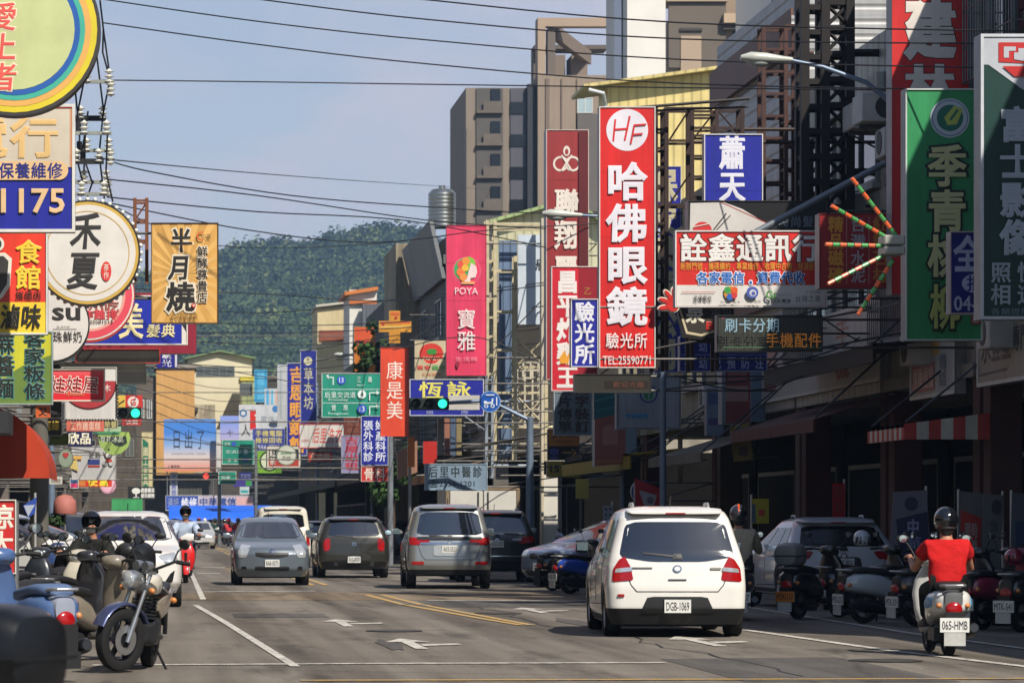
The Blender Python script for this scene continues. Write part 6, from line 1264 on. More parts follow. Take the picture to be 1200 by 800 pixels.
# ------------------------------------------------------------------ scooters and motorcycles (nose towards +y, rear axle at y = 0)
def small_wheel(root, y, r, wd, rimc='#8c8e92', spokes=5, name='wheel', par=None, sx=0):
    b = MB(); b.lathe([(r * .66, -wd * .35), (r * .84, -wd / 2), (r * .96, -wd * .38), (r, 0), (r * .96, wd * .38), (r * .84, wd / 2), (r * .66, wd * .35)], (0, 0, 0), 'x', 32)
    o = b.build(name, RUBBER(), par or root, smooth=40, world=False); o.location = (sx, y, r)
    q = MB(); q.lathe([(r * .70, -wd * .33), (r * .60, -wd * .28), (r * .60, wd * .28), (r * .70, wd * .33)], (0, 0, 0), 'x', 28)
    for k in range(spokes):
        a = 2 * math.pi * k / spokes; q.obox(V((-wd * .16, 0, 0)) + V((0, -math.sin(a), math.cos(a))) * (-r * .07), (wd * .32, 0, 0), V((0, math.cos(a), math.sin(a))) * r * .62, V((0, -math.sin(a), math.cos(a))) * r * .14)
    q.lathe([(.005, -wd * .5), (r * .2, -wd * .48), (r * .2, wd * .48), (.005, wd * .5)], (0, 0, 0), 'x', 16)
    q.build('rim', mat(rimc, .35, .7, .2, 8), o, smooth=35, world=False); return o
def R4(y, z, hw, hh, e=3.0): return ((0, y, z), (hw, 0, 0), (0, 0, hh), e)
def scooter(label, x, d, rz, c='#c8c8c6', c2='#55585a', plate_t=None, case=None, group=None, cover=False, pc='#d8d8d4', seat='#151516', side=None, name='scooter', lean=0.0):
    root = thing(name, label, 'scooter', (0, 0, 0), 0, group); B = lambda b, n, m, sm=45, par=None: b.build(n, m, par or root, smooth=sm, world=False)
    pm, gm, km = paint(c), mat(c2, .45, 0, .15, 4), mat('#121213', .55, 0, .2, 6)
    B(MB().loft([R4(-.34, .55, .06, .05), R4(-.30, .56, .14, .10), R4(-.2, .565, .20, .135), R4(0, .55, .225, .155), R4(.2, .52, .22, .16), R4(.38, .46, .19, .15), R4(.52, .38, .15, .09), R4(.56, .36, .10, .05)], 0, 26), 'rear_fairing', pm)
    B(MB().loft([R4(-.352, .58, .05, .06), R4(-.345, .585, .09, .085), R4(-.27, .62, .115, .085), R4(-.15, .66, .12, .05)], 0, 20), 'tail_panel', gm)
    if side:
        for s in (-1, 1): b = MB(); b.loft([((s * .19, -.18, .57), (.025, 0, 0), (0, 0, .05), 3), ((s * .222, 0, .56), (.02, 0, 0), (0, 0, .06), 3), ((s * .215, .16, .54), (.015, 0, 0), (0, 0, .04), 3)], 0, 12); B(b, 'side_stripe', mat(side, .4))
    B(MB().loft([R4(-.29, .715, .08, .02), R4(-.26, .725, .13, .04), R4(-.12, .74, .165, .05), R4(.05, .735, .168, .05), R4(.25, .712, .155, .05), R4(.42, .69, .13, .05), R4(.52, .67, .08, .03)], 0, 24), 'seat', mat(seat, .6, 0, .15, 5))
    B(MB().path([(-.12, -.16, .735), (-.12, -.33, .745), (-.09, -.37, .745), (.09, -.37, .745), (.12, -.33, .745), (.12, -.16, .735)], .014, 8), 'grab_rail', mat('#a8a8aa', .35, .7, .1, 8))
    B(MB().ell((0, -.345, .50), (.088, .035, .075)), 'tail_lamp', REDL())
    for s in (-1, 1): B(MB().ell((s * .145, -.29, .535), (.032, .035, .03)), 'indicator', mat('#c8824a', .2, 0, .1, 8, .5))
    b = MB(); b.box((-.09, -.40, .20), (.09, -.37, .47)); b.box((-.06, -.375, .30), (.06, -.2, .42)); B(b, 'rear_mudguard', km, 0)
    b = MB(); b.box((-.11, -.415, .12), (.11, -.402, .255)); B(b, 'mud_flap', mat('#b8b8b4' if plate_t else '#1c1c1d', .5, 0, .2, 9), 0)
    if plate_t:
        Pp = lambda u, v, e: V((u, -.405 - e, .335 - v))
        o = panel(lambda u, v, e: Pp(u, v, e) + parent_loc(root), [(-.15, -.075), (.15, -.075), (.15, .075), (-.15, .075)], .02, mat(pc, .4, 0, .12, 9), mat('#999', .4), root, 'licence_plate')
        f = Face(Pp, .002); f.text(plate_t, -.13, -.042, .13, .048, '#1a1c22', .02); f.let.build('lettering', f.lm, o, world=False)
    b = MB(); b.loft([R4(.42, .17, .10, .06), R4(.3, .21, .15, .09), R4(.1, .24, .15, .10), R4(-.04, .24, .13, .09), R4(-.1, .24, .08, .05)], 0, 16); b.box((-.16, -.06, .16), (-.07, .35, .30)); B(b, 'engine', mat('#2a2b2d', .5, .4, .3, 6), 30)
    b = MB(); b.path([(.19, .25, .20), (.20, .05, .24), (.205, -.08, .26), (.21, -.30, .30), (.21, -.33, .305)], [.025, .05, .065, .06, .045], 14); B(b, 'exhaust', mat('#3c3d40', .35, .7, .2, 6))
    small_wheel(root, 0, .225, .115); small_wheel(root, 1.27, .225, .105)
    B(MB().loft([((0, .42, .27), (.13, 0, 0), (0, 0, .03), 4), ((0, .55, .26), (.16, 0, 0), (0, 0, .045), 4), ((0, .95, .26), (.165, 0, 0), (0, 0, .045), 4), ((0, 1.02, .30), (.14, 0, 0), (0, 0, .05), 4)], 0, 20), 'floorboard', gm)
    RZ = lambda y, z, hw, t, e=2.6: ((0, y, z), (hw, 0, 0), (0, t, 0), e)
    B(MB().loft([RZ(1.05, .26, .10, .06), RZ(1.05, .34, .17, .085), RZ(1.07, .48, .20, .085), RZ(1.08, .64, .215, .08), RZ(1.07, .78, .19, .075), RZ(1.03, .90, .13, .07), RZ(1.0, .96, .07, .05)], 0, 26), 'leg_shield', pm)
    b = MB(); b.loft([((0, 1.172, .70), (.035, 0, 0), (0, .02, 0), 2), ((0, 1.17, .60), (.03, 0, 0), (0, .025, 0), 2), ((0, 1.155, .46), (.02, 0, 0), (0, .02, 0), 2)], 0, 12); B(b, 'front_grille', km)
    rg = []
    for k in range(9):
        a = math.radians(-5 + 150 * k / 8); ca, sa = math.cos(a), math.sin(a); q = .5 + .5 * math.sin(math.pi * k / 8)
        rg.append(((0, 1.27 + .255 * ca, .225 + .255 * sa), (.075 * (.6 + .4 * q), 0, 0), (0, .022 * ca, .022 * sa), 2.4))
    B(MB().loft(rg, 0, 16), 'front_mudguard', pm)
    b = MB()
    for s in (-1, 1): b.path([(s * .07, 1.27, .23), (s * .075, 1.15, .52)], .022, 8)
    b.path([(0, 1.12, .5), (0, 1.0, .95)], .03, 8); B(b, 'fork', STEEL('#55575a'))
    B(MB().loft([((0, .86, 1.0), (.05, 0, 0), (0, 0, .03), 2.4), ((0, .90, 1.0), (.12, 0, 0), (0, 0, .065), 2.4), ((0, 1.0, .985), (.15, 0, 0), (0, 0, .085), 2.4), ((0, 1.07, .97), (.12, 0, 0), (0, 0, .075), 2.4), ((0, 1.10, .965), (.07, 0, 0), (0, 0, .05), 2.4)], 0, 22), 'handlebar_cowl', pm)
    B(MB().ell((0, 1.085, .97), (.085, .035, .055)), 'headlamp', LENS())
    B(MB().path([(-.34, .85, 1.01), (-.22, .90, 1.02), (-.1, .96, 1.0), (.1, .96, 1.0), (.22, .90, 1.02), (.34, .85, 1.01)], .015, 8), 'handlebar', km)
    for s in (-1, 1):
        B(MB().path([(s * .34, .85, 1.01), (s * .22, .90, 1.02)], .02, 8), 'grip', RUBBER())
        m_ = MB(); m_.path([(s * .20, .93, 1.02), (s * .25, .95, 1.12), (s * .31, .95, 1.20)], .008, 6); m_.ell((s * .335, .955, 1.225), (.075, .022, .045)); o = B(m_, 'mirror', km)
        g_ = MB(); g_.lathe([(.001, -.024), (.04, -.0235)], (s * .335, .957, 1.225), 'y', 16); B(g_, 'mirror_glass', mat('#b4c4d4', .05, .9, 0), 40, o)
    B(MB().path([(-.05, .25, .2), (-.16, .28, .02)], .012, 6), 'side_stand', km)
    if case:
        B(MB().loft([((0, -.42, .93), (.10, 0, 0), (0, 0, .08), 3), ((0, -.40, .93), (.17, 0, 0), (0, 0, .14), 3.2), ((0, -.33, .935), (.195, 0, 0), (0, 0, .165), 3.4), ((0, -.22, .94), (.205, 0, 0), (0, 0, .172), 3.4), ((0, -.11, .935), (.195, 0, 0), (0, 0, .165), 3.4), ((0, -.06, .93), (.17, 0, 0), (0, 0, .145), 3.2), ((0, -.03, .93), (.10, 0, 0), (0, 0, .09), 3)], 0, 28), 'top_case', mat(case, .4, 0, .15, 4))
        b = MB(); b.loft([((0, -.425, .92), (.205, 0, 0), (0, 0, .008), 6), ((0, -.03, .92), (.205, 0, 0), (0, 0, .008), 6)], 0, 20); B(b, 'case_rim', mat('#1a1b1d', .4, .2))
    if cover: B(MB().loft([((0, .78, .95), (.12, 0, 0), (0, 0, .12), 2.4), ((0, .84, .93), (.25, 0, 0), (0, 0, .22), 2.6), ((0, .98, .90), (.285, 0, 0), (0, 0, .26), 2.6), ((0, 1.12, .88), (.26, 0, 0), (0, 0, .24), 2.4), ((0, 1.22, .9), (.16, 0, 0), (0, 0, .15), 2.2)], 0, 26), 'rain_cover', mat('#17181a', .38, 0, .3, 5, 0, 0, None, .6)); B(MB().ell((.06, 1.18, 1.03), (.12, .07, .09)), 'cover_pocket', mat('#2a2b2d', .35, 0, .2, 6))
    root.location = (x, d, 0); root.rotation_euler = (lean * 0, lean, rz); return root
def motorcycle(label, x, d, rz, group=None, steer=0.0):
    root = thing('motorcycle', label, 'motorcycle', (0, 0, 0), 0, group); B = lambda b, n, m, sm=45, par=None: b.build(n, m, par or root, smooth=sm, world=False)
    km = mat('#131314', .5, 0, .2, 6); al = mat('#b4b6b8', .28, .85, .2, 8); ch = paint('#a89a88', .5)
    small_wheel(root, 0, .30, .13, '#2a2b2e', 5); small_wheel(root, 1.32, .30, .115, '#34363c', 6)
    b = MB(); b.lathe([(.07, -.075), (.14, -.075), (.14, -.068), (.07, -.068)], (0, 1.32, .30), 'x', 24); B(b, 'brake_disc', al)
    for s in (-1, 1):
        b = MB(); b.path([(s * .095, 1.32, .28), (s * .095, 1.24, .52)], .028, 12); b.path([(s * .095, 1.24, .52), (s * .095, 1.10, .93)], .02, 12); B(b, 'fork_leg', al)
    b = MB(); b.box((-.13, 1.10, .80), (.13, 1.18, .83)); b.box((-.13, 1.06, .93), (.13, 1.13, .955)); B(b, 'yoke', al, 0)
    rg = []
    for k in range(9):
        a = math.radians(20 + 130 * k / 8); ca, sa = math.cos(a), math.sin(a)
        rg.append(((0, 1.32 + .335 * ca, .30 + .335 * sa), (.075, 0, 0), (0, .02 * ca, .02 * sa), 2.4))
    B(MB().loft(rg, 0, 16), 'front_mudguard', paint('#3c4468', .4))
    B(MB().lathe([(.001, .09), (.07, .10), (.092, .06), (.095, 0), (.07, -.08), (.001, -.10)], (0, 1.22, .86), 'y', 24), 'headlamp_shell', al)
    B(MB().lathe([(.001, .115), (.06, .108), (.086, .085)], (0, 1.22, .86), 'y', 24), 'headlamp_lens', LENS())
    for s in (-1, 1): B(MB().lathe([(.001, .02), (.045, .02), (.05, -.01), (.045, -.06), (.001, -.07)], (s * .06, 1.13, 1.0), 'y', 18), 'gauge', al)
    B(MB().path([(-.38, .88, 1.06), (-.26, .96, 1.07), (-.12, 1.07, .98), (.12, 1.07, .98), (.26, .96, 1.07), (.38, .88, 1.06)], .014, 8), 'handlebar', km)
    for s in (-1, 1):
        B(MB().path([(s * .38, .88, 1.06), (s * .27, .953, 1.07)], .02, 8), 'grip', RUBBER())
        m_ = MB(); m_.path([(s * .25, .97, 1.07), (s * .30, .98, 1.17), (s * .36, .97, 1.22)], .008, 6); m_.ell((s * .37, .975, 1.24), (.07, .022, .05)); o = B(m_, 'mirror', km); B(MB().lathe([(.001, -.023), (.04, -.022)], (s * .37, .977, 1.24), 'y', 14), 'mirror_glass', mat('#b4c4d4', .05, .9, 0), 40, o)
        B(MB().ell((s * .19, 1.16, .78), (.035, .03, .03)), 'indicator', mat('#c47a3c', .2, 0, .1, 8, .5))
        B(MB().ell((s * .15, -.30, .66), (.035, .03, .03)), 'indicator', mat('#c47a3c', .2, 0, .1, 8, .5))
    B(MB().loft([R4(.50, .80, .08, .05), R4(.58, .81, .13, .09), R4(.78, .83, .155, .11), R4(.95, .83, .13, .09), R4(1.03, .82, .07, .05)], 0, 22), 'fuel_tank', paint('#d0cabb', .2))
    B(MB().loft([R4(-.42, .80, .05, .02), R4(-.36, .80, .10, .035), R4(-.1, .79, .13, .045), R4(.25, .76, .14, .05), R4(.5, .76, .12, .05), R4(.6, .78, .07, .03)], 0, 22), 'seat', mat('#19191a', .55, 0, .15, 6))
    for s in (-1, 1): b = MB(); b.loft([((s * .10, -.36, .74), (.03, 0, 0), (0, 0, .03), 3), ((s * .125, -.1, .70), (.03, 0, 0), (0, 0, .07), 3), ((s * .14, .2, .64), (.03, 0, 0), (0, 0, .10), 3), ((s * .13, .48, .60), (.03, 0, 0), (0, 0, .10), 3), ((s * .11, .6, .62), (.015, 0, 0), (0, 0, .04), 3)], 0, 16); B(b, 'side_panel', ch); b = MB(); b.path([(s * .15, -.35, .76), (s * .155, .1, .72), (s * .15, .62, .80)], .012, 6); B(b, 'chrome_rail', al)
    b = MB(); b.loft([R4(.34, .38, .13, .12, 5), R4(.5, .38, .15, .14, 5), R4(.75, .36, .14, .12, 5), R4(.85, .36, .08, .08, 5)], 0, 18)
    for k in range(6): b.box((-.11, .60 + k * .005, .50 + k * .033), (.11, .80 - k * .005, .515 + k * .033))
    B(b, 'engine', mat('#3a3b3e', .45, .6, .3, 7), 30)
    for s in (-1, 1): B(MB().loft([((s * .17, .62, .36), (.001, 0, 0), (0, .06, 0), 2), ((s * .172, .62, .36), (.02, 0, 0), (0, .09, 0), 2)], 0, 12), 'engine_cover', al)
    b = MB(); b.path([(.12, .78, .5), (.14, .9, .35), (.15, .6, .22), (.17, .1, .25), (.18, -.1, .30)], .022, 8); b.path([(.18, -.1, .30), (.19, -.2, .33), (.2, -.5, .42)], [.03, .055, .05], 12); B(b, 'exhaust', al)
    b = MB(); b.path([(0, 1.05, .92), (0, .85, .55), (0, .6, .26)], .025, 8); b.path([(0, 1.02, .86), (0, .5, .72), (0, -.3, .68)], .025, 8)
    for s in (-1, 1): b.path([(s * .09, .35, .34), (s * .1, 0, .30)], .022, 8); b.path([(s * .13, -.05, .34), (s * .12, .05, .66)], .022, 8)
    B(b, 'frame', km); B(MB().ell((0, -.42, .72), (.07, .04, .045)), 'tail_lamp', REDL()); b = MB(); b.box((-.07, -.5, .40), (.07, -.47, .72)); B(b, 'rear_mudguard', km, 0)
    B(MB().path([(-.1, .5, .25), (-.24, .46, .02)], .014, 6), 'side_stand', km); B(MB().path([(.2, .35, .3), (.3, .35, .29)], .014, 6), 'footpeg', RUBBER())
    if steer:                                             # front end turned about the steering head
        M = Matrix.Translation((0, 1.1, 0)) @ Matrix.Rotation(steer, 4, 'Z') @ Matrix.Translation((0, -1.1, 0))
        for ch in list(root.children):
            n_ = ch.name.split('.')[0]
            if n_ in ('brake_disc', 'fork_leg', 'yoke', 'front_mudguard', 'headlamp_shell', 'headlamp_lens', 'gauge', 'handlebar', 'grip', 'mirror') or (n_ == 'indicator' and max(v.co.y for v in ch.data.vertices) > .8) or (n_ == 'wheel' and ch.location.y > .8):
                ch.matrix_basis = M @ ch.matrix_basis
    root.location = (x, d, 0); root.rotation_euler = (0, R_(-6), rz); return root
# ------------------------------------------------------------------ people
def skin(verts, edges, rad, root_i=0, sub=2):
    me = bpy.data.meshes.new('sk'); me.from_pydata([tuple(v) for v in verts], edges, []); o = bpy.data.objects.new('sk', me); C.objects.link(o)
    o.modifiers.new('s', 'SKIN'); s2 = o.modifiers.new('u', 'SUBSURF'); s2.levels = s2.render_levels = sub
    for i, r in enumerate(rad):
        sv = me.skin_vertices[0].data[i]; sv.radius = r if isinstance(r, tuple) else (r, r); sv.use_root = (i == root_i)
    dg = bpy.context.evaluated_depsgraph_get(); m2 = bpy.data.meshes.new_from_object(o.evaluated_get(dg)); bpy.data.objects.remove(o); m2.shade_smooth(); return m2
def link_mesh(name, me, m, parent):
    me.materials.clear(); me.materials.append(m); o = bpy.data.objects.new(name, me); C.objects.link(o); o.parent = parent; return o
def rider(label, x, d, rz, shirt='#d21f20', legs='#15161a', skinc='#a8745a', helmet='#101114', visor=True, mask=None, group=None, hands=True, long=False, hip=(0, .08, .83), lean=.05, sub=2, hstripe=None, sk=1.0, feet_y=.72, vest=None, hand=(.29, .86, 1.035)):
    root = thing('person', label, 'person', (0, 0, 0), 0, group); hx, hy, hz = hip; J = {}
    P_ = lambda a, b_, c: V((a, b_, c))
    pel, wai, che, nck = P_(0, hy, hz), P_(0, hy + lean, hz + .17), P_(0, hy + lean * 1.9, hz + .35), P_(0, hy + lean * 2.2, hz + .49)
    hd0, hd1 = P_(0, hy + lean * 2.4 + .01, hz + .58), P_(0, hy + lean * 2.5 + .02, hz + .67)
    vs, es, rd = [pel, wai, che, nck, hd0, hd1], [(0, 1), (1, 2), (2, 3), (3, 4), (4, 5)], [(.16, .12), (.145, .11), (.16, .115), (.055, .055), (.072, .08), (.062, .07)]
    sv, se, sr = [pel + V((0, 0, -.14 if hands else -.06)), wai, che, nck + V((0, -.004, -.055)), nck + V((0, 0, -.005))], [(0, 1), (1, 2), (2, 3), (3, 4)], [(.225, .165), (.212, .155), (.205, .15), (.135, .105), (.082, .085)]
    lv, le, lr = [pel + V((0, 0, -.02))], [], [(.165, .13)]
    def add(p, r, frm, A=(None,)):
        vs.append(p); es.append((frm, len(vs) - 1)); rd.append(r); return len(vs) - 1
    fv = []
    for s in (-1, 1):
        sh = P_(s * .185, che.y + .0, che.z + .075); el = P_(s * .30, hy + .33, hz + .155); wr = P_(s * hand[0], hand[1] - .085, hand[2] + .015); ha = P_(s * hand[0], hand[1] - .02, hand[2] + .02)
        i = add(sh, .062, 2); i = add(sh.lerp(el, .5), .05, i); i = add(el, .042, i); i = add(el.lerp(wr, .45), .04, i); i = add(wr, .028, i); i = add(ha, (.036, .026), i)
        if hands:
            for k in range(4):
                bx = s * (hand[0] - .036 + .024 * k); f1 = P_(bx, hand[1] + .028 - .004 * abs(k - 1.5), hand[2] + .016); f2 = P_(bx, hand[1] + .032, hand[2] - .022); f3 = P_(bx, hand[1] + .004, hand[2] - .032 + .004 * (k == 3))
                a = add(f1, .0105, i); a = add(f2, .0095, a); add(f3, .008, a)
            a = add(P_(s * (hand[0] - .045), hand[1] - .02, hand[2] - .008), .012, i); add(P_(s * (hand[0] - .05), hand[1] + .015, hand[2] - .026), .0095, a)
        j = len(sv); mid = sh.lerp(el, .52); sv += [sh, mid] + ([el, el.lerp(wr, .85)] if long else []); se += [(2, j), (j, j + 1)] + ([(j + 1, j + 2), (j + 2, j + 3)] if long else []); sr += [.098, .09] + ([.062, .045] if long else [])
        hp, kn, an, to = P_(s * .10, hy + .04, hz - .02), P_(s * .17, hy + .46, hz - .06), P_(s * .14, feet_y - .05, .36), P_(s * .15, feet_y + .14, .325)
        i = add(hp, .085, 0); i = add(hp.lerp(kn, .5), .075, i); i = add(kn, .057, i); i = add(kn.lerp(an, .4), .052, i); i = add(an, .036, i); add(to, .03, i)
        j = len(lv); lv += [hp, hp.lerp(kn, .5), kn, kn.lerp(an, .5), an + V((0, 0, .03))]; le += [(0, j), (j, j + 1), (j + 1, j + 2), (j + 2, j + 3), (j + 3, j + 4)]; lr += [.102, .092, .076, .068, .056]
        fv.append((an, to))
    link_mesh('body', skin(vs, es, rd, 0, sub), mat(skinc, .55, 0, .08, 6), root)
    cm = lambda c: mat(c, .85, 0, .16, 7, 0, 0, None, 1.0, .2)
    sm_ = skin(sv, se, sr, 0, sub + (1 if hands else 0))
    if hands:                                            # folds in the cloth
        for v in sm_.vertices:
            c_ = v.co; q = noise.noise(V((c_.x * 5, c_.y * 5, c_.z * 13 + c_.x * 6))) * .011 + noise.noise(V((c_.x * 14 + c_.z * 9, c_.y * 12, c_.z * 20))) * .006
            v.co = c_ + v.normal * q
    link_mesh('shirt', sm_, cm(shirt), root); link_mesh('trousers', skin(lv, le, lr, 0, sub), cm(legs), root)
    for an, to in fv:
        b = MB(); b.loft([(an + V((0, -.09, -.025)), (.035, 0, 0), (0, 0, .035), 3), (an + V((0, -.04, -.015)), (.046, 0, 0), (0, 0, .05), 3), (an.lerp(to, .6) + V((0, 0, -.015)), (.05, 0, 0), (0, 0, .035), 3), (to + V((0, .04, -.015)), (.04, 0, 0), (0, 0, .025), 3)], 0, 14); b.build('shoe', mat('#2a2a2c', .6), root, smooth=50, world=False)
    hc = hd1 + V((0, .005, .035 if not visor else .02)); b = MB(); rg = []
    for k in range(13):
        a = math.radians(-38 + 128 * k / 12); q = max(math.cos(a), .03); rg.append(((hc.x, hc.y - .008 * math.cos(a), hc.z + .145 * math.sin(a)), (.128 * q, 0, 0), (0, .15 * q, 0), 2.15))
    b.loft(rg, 0, 26)
    if not visor:
        keep = [f for f in b.f if not (sum(b.v[i][1] for i in f) / len(f) > hc.y + .04 and sum(b.v[i][2] for i in f) / len(f) < hc.z + .055)]; b.f, b.m = keep, [0] * len(keep)
    h = b.build('helmet', mat(helmet, .12, 0, .05, 6, 1.0), root, smooth=60, world=False)
    b = MB(); b.lathe([(.133, -.012), (.139, -.006), (.139, .006), (.133, .012)], (0, 0, 0), 'z', 26); b.v = [(hc.x + p[0] * .80, hc.y - .006 + p[1] * .95, hc.z - .085 + p[2]) for p in b.v]; b.build('helmet_rim', mat('#2a2a2b', .5), h, world=False)
    if hstripe: b = MB(); b.path([hc + V((0, .138 * math.cos(math.radians(a)), .131 * math.sin(math.radians(a)))) for a in range(5, 176, 12)], .022, 8); b.build('helmet_stripe', mat(hstripe, .3), h, smooth=50, world=False)
    if visor:
        b = MB(); rg = []
        for k in range(7):
            a = math.radians(-30 + 50 * k / 6); rg.append(((hc.x, hc.y + .012, hc.z - .03 + .12 * math.sin(a)), (.127 * math.cos(a) ** .5, 0, 0), (0, .152 * math.cos(a) ** .5, 0), 2.1))
        pts = []
        for c_, u, v, e in rg: pts.append([V(c_) + V(u) * math.sin(t) + V(v) * math.cos(t) for t in [math.radians(-62 + 124 * q / 12) for q in range(13)]])
        for row in pts: b.v += [tuple(p) for p in row]
        for i in range(6):
            for j in range(12): b.f.append((i * 13 + j, i * 13 + j + 1, (i + 1) * 13 + j + 1, (i + 1) * 13 + j)); b.m.append(0)
        b.build('visor', mat('#1a1d22', .08, 0, 0), h, smooth=60, world=False)
    b = MB(); b.loft([((0, hd0.y - .03, hd0.z - .055), (.05, 0, 0), (0, .05, 0), 2.4), ((0, hd0.y - .02, hd0.z - .01), (.076, 0, 0), (0, .075, 0), 2.4), ((0, hd0.y - .015, hd0.z + .05), (.08, 0, 0), (0, .085, 0), 2.4)], 0, 16); b.build('hair', mat('#14110f', .6, 0, .3, 30), root, smooth=60, world=False)
    fy = hd0.y + .078
    b = MB(); b.ell((0, fy + .012, hd0.z + .035), (.014, .02, .022)); b.build('nose', mat(skinc, .55, 0, .08, 6), root, smooth=60, world=False)
    for s in (-1, 1): b = MB(); b.ell((s * .03, fy - .002, hd0.z + .062), (.013, .008, .008)); b.build('eye', mat('#1c1512', .3), root, smooth=60, world=False)
    if mask: b = MB(); b.loft([((0, fy - .03, hd0.z - .03), (.05, 0, 0), (0, .035, 0), 2.2), ((0, fy - .025, hd0.z + .005), (.066, 0, 0), (0, .055, 0), 2.2), ((0, fy - .02, hd0.z + .04), (.06, 0, 0), (0, .055, 0), 2.2)], 0, 18); b.build('face_mask', mat(mask, .8), root, smooth=60, world=False)
    if vest: link_mesh('vest', skin([pel + V((0, .015, .02)), wai + V((0, .02, 0)), che + V((0, .02, 0))], [(0, 1), (1, 2)], [(.19, .145), (.19, .145), (.19, .14)], 0, sub), cm(vest), root)
    root.location = (x, d, 0); root.rotation_euler = (0, 0, rz); root.scale = (sk, sk, sk); return root
# rider in the red shirt, right foreground
xr_, dr_ = 8.36, 35.9
scooter('white and grey scooter ridden by the person in the red shirt', xr_, dr_, R_(-4), '#c9c9c6', '#5c5e60', '065-HMB', side='#2a7aa8')
rider('person in a red short sleeved shirt and black helmet riding a scooter, seen from behind', xr_, dr_, R_(-4), '#bb1a1b', '#121316', hip=(0, .06, .76), lean=.035, sk=.985)
# red scooter coming up the left lane
scooter('red scooter coming towards the viewer with headlamp grille', X(218, 79), 79 + 1.4, math.pi, '#c8201c', '#3a3a3c', None)
rider('person in pale blue shirt with black helmet and white mask on the red scooter', X(218, 79), 79 + 1.4, math.pi, '#aab8cc', '#3a3e48', mask='#dcdcdc', visor=False, long=True, helmet='#1c1c20', sk=1.08)
# behind the white estate car
scooter('dark scooter hidden behind the right side of the white estate car', X(866, 49), 49, R_(-8), '#3a3c40', '#2a2b2c', 'MKL-207')
rider('person in a beige jacket with an orange striped helmet beside the white estate car', X(866, 49), 49, R_(-8), '#a89c88', '#1c1d22', helmet='#24262c', hstripe='#d2521c', long=True, sk=1.0)
# left foreground
motorcycle('motorcycle with silver tank and round headlamp parked facing the road', -.06, 33.1, R_(173), steer=R_(-36))
scooter('champagne scooter with a black seat parked between the blue scooter and the motorcycle', -.98, 34.2, R_(-36), '#7d7466', '#3a3936', None)
scooter('blue scooter with orange rear lamps parked beside the motorcycle', -.93, 30.0, R_(27), '#47608c', '#8a90a0', None, seat='#4f6488').scale = (1.04, 1.05, 1.1)
scooter('scooter with a large black top case very near the viewer at the photo edge', -.74, 12.3, R_(58), '#3a3c40', '#2a2b2c', None, case='#0b0d11')
scooter('cream scooter carrying the masked person on the left', X(110, 43), 43.6, R_(170), '#b4ae9e', '#4c4a46', None)
rider('masked person in black and yellow jacket with black helmet on the cream scooter', X(110, 43), 43.6, R_(170), '#22221f', '#20242c', mask='#e0dcd8', visor=False, long=True, vest='#c8902c', helmet='#17161a', sk=.98, hip=(0, .08, .74))
scooter('black scooter wrapped in a bulging rain cover in front of the white hatchback', X(170, 45), 46, R_(172), '#1a1b1d', '#1a1b1d', None, cover=True)
PARKL = 'scooters parked along the left pavement'
for k, (px_, d_, a_, c_, lb) in enumerate(((40, 37, 150, '#3c4048', 'charcoal scooter parked behind the blue scooter on the left'), (62, 40, -24, '#26262a', 'ink black scooter parked behind the motorcycle on the left'), (18, 43, 156, '#5a6470', 'slate scooter parked near the red street banner'), (78, 48, 160, '#22262c', 'black scooter parked left of the masked person'), (52, 52, -20, '#b8b8b4', 'pale scooter parked in front of the dark blue car'), (88, 58, 165, '#2f4470', 'navy scooter parked left of the white hatchback'), (30, 48, -30, '#1d1d1f', 'matt black scooter parked beside the slate scooter'))):
    scooter(lb, X(px_, d_), d_, R_(a_), c_, '#2a2b2d', ['NKE-%d' % (201 + 37 * k)][0], group=PARKL)
# right kerb
PARKR = 'scooters parked at the right kerb'
for k, (px_, d_, a_, c_, cs, lb, pc_) in enumerate(((935, 49.5, -38, '#17181a', '#7a7c7c', 'black motor scooter with a grey top case and orange plate by the white car', '#c8782c'), (985, 50.5, -62, '#1c1d20', None, 'black scooter parked right of the scooter with the grey case', '#d0d0cc'), (1012, 47.5, -74, '#b4babf', None, 'white sided scooter parked just left of the rider in red', '#d0d0cc'), (1048, 50.0, -66, '#202226', None, 'dark scooter behind the white sided scooter', '#d0d0cc'), (1075, 46.0, -70, '#2a2c30', None, 'graphite scooter parked behind the rider in red', '#d0d0cc'), (1128, 46.5, -55, '#1f2024', None, 'black scooter parked right of the rider in red', '#d0d0cc'), (1150, 44.5, -48, '#8a2440', None, 'raspberry pink scooter with white plate near the photo edge', '#d0d0cc'), (1180, 46.5, -52, '#34204a', None, 'dark violet scooter at the right photo edge', '#d0d0cc'), (1196, 43.6, -46, '#26282b', None, 'dark grey scooter cut by the right photo edge', '#d0d0cc'))):
    scooter(lb, X(px_, d_), d_, R_(a_), c_, '#1d1e20', ['MTK-%d' % (117 + 53 * k)][0], case=cs, group=PARKR, pc=pc_)
scooter('blue and black scooter parked in front of the silver blue hatchback', X(668, 67), 67, R_(-66), '#1f46b0', '#1a1b1e', 'PQR-331')
for px_, d_, c_, lb in ((648, 70, '#2a2c30', 'dark scooter parked in front of the slantwise hatchback'), (628, 84, '#3c3e42', 'grey scooter parked behind the black sport utility car')): scooter(lb, X(px_, d_), d_, R_(-60), c_, '#1d1e20', None)
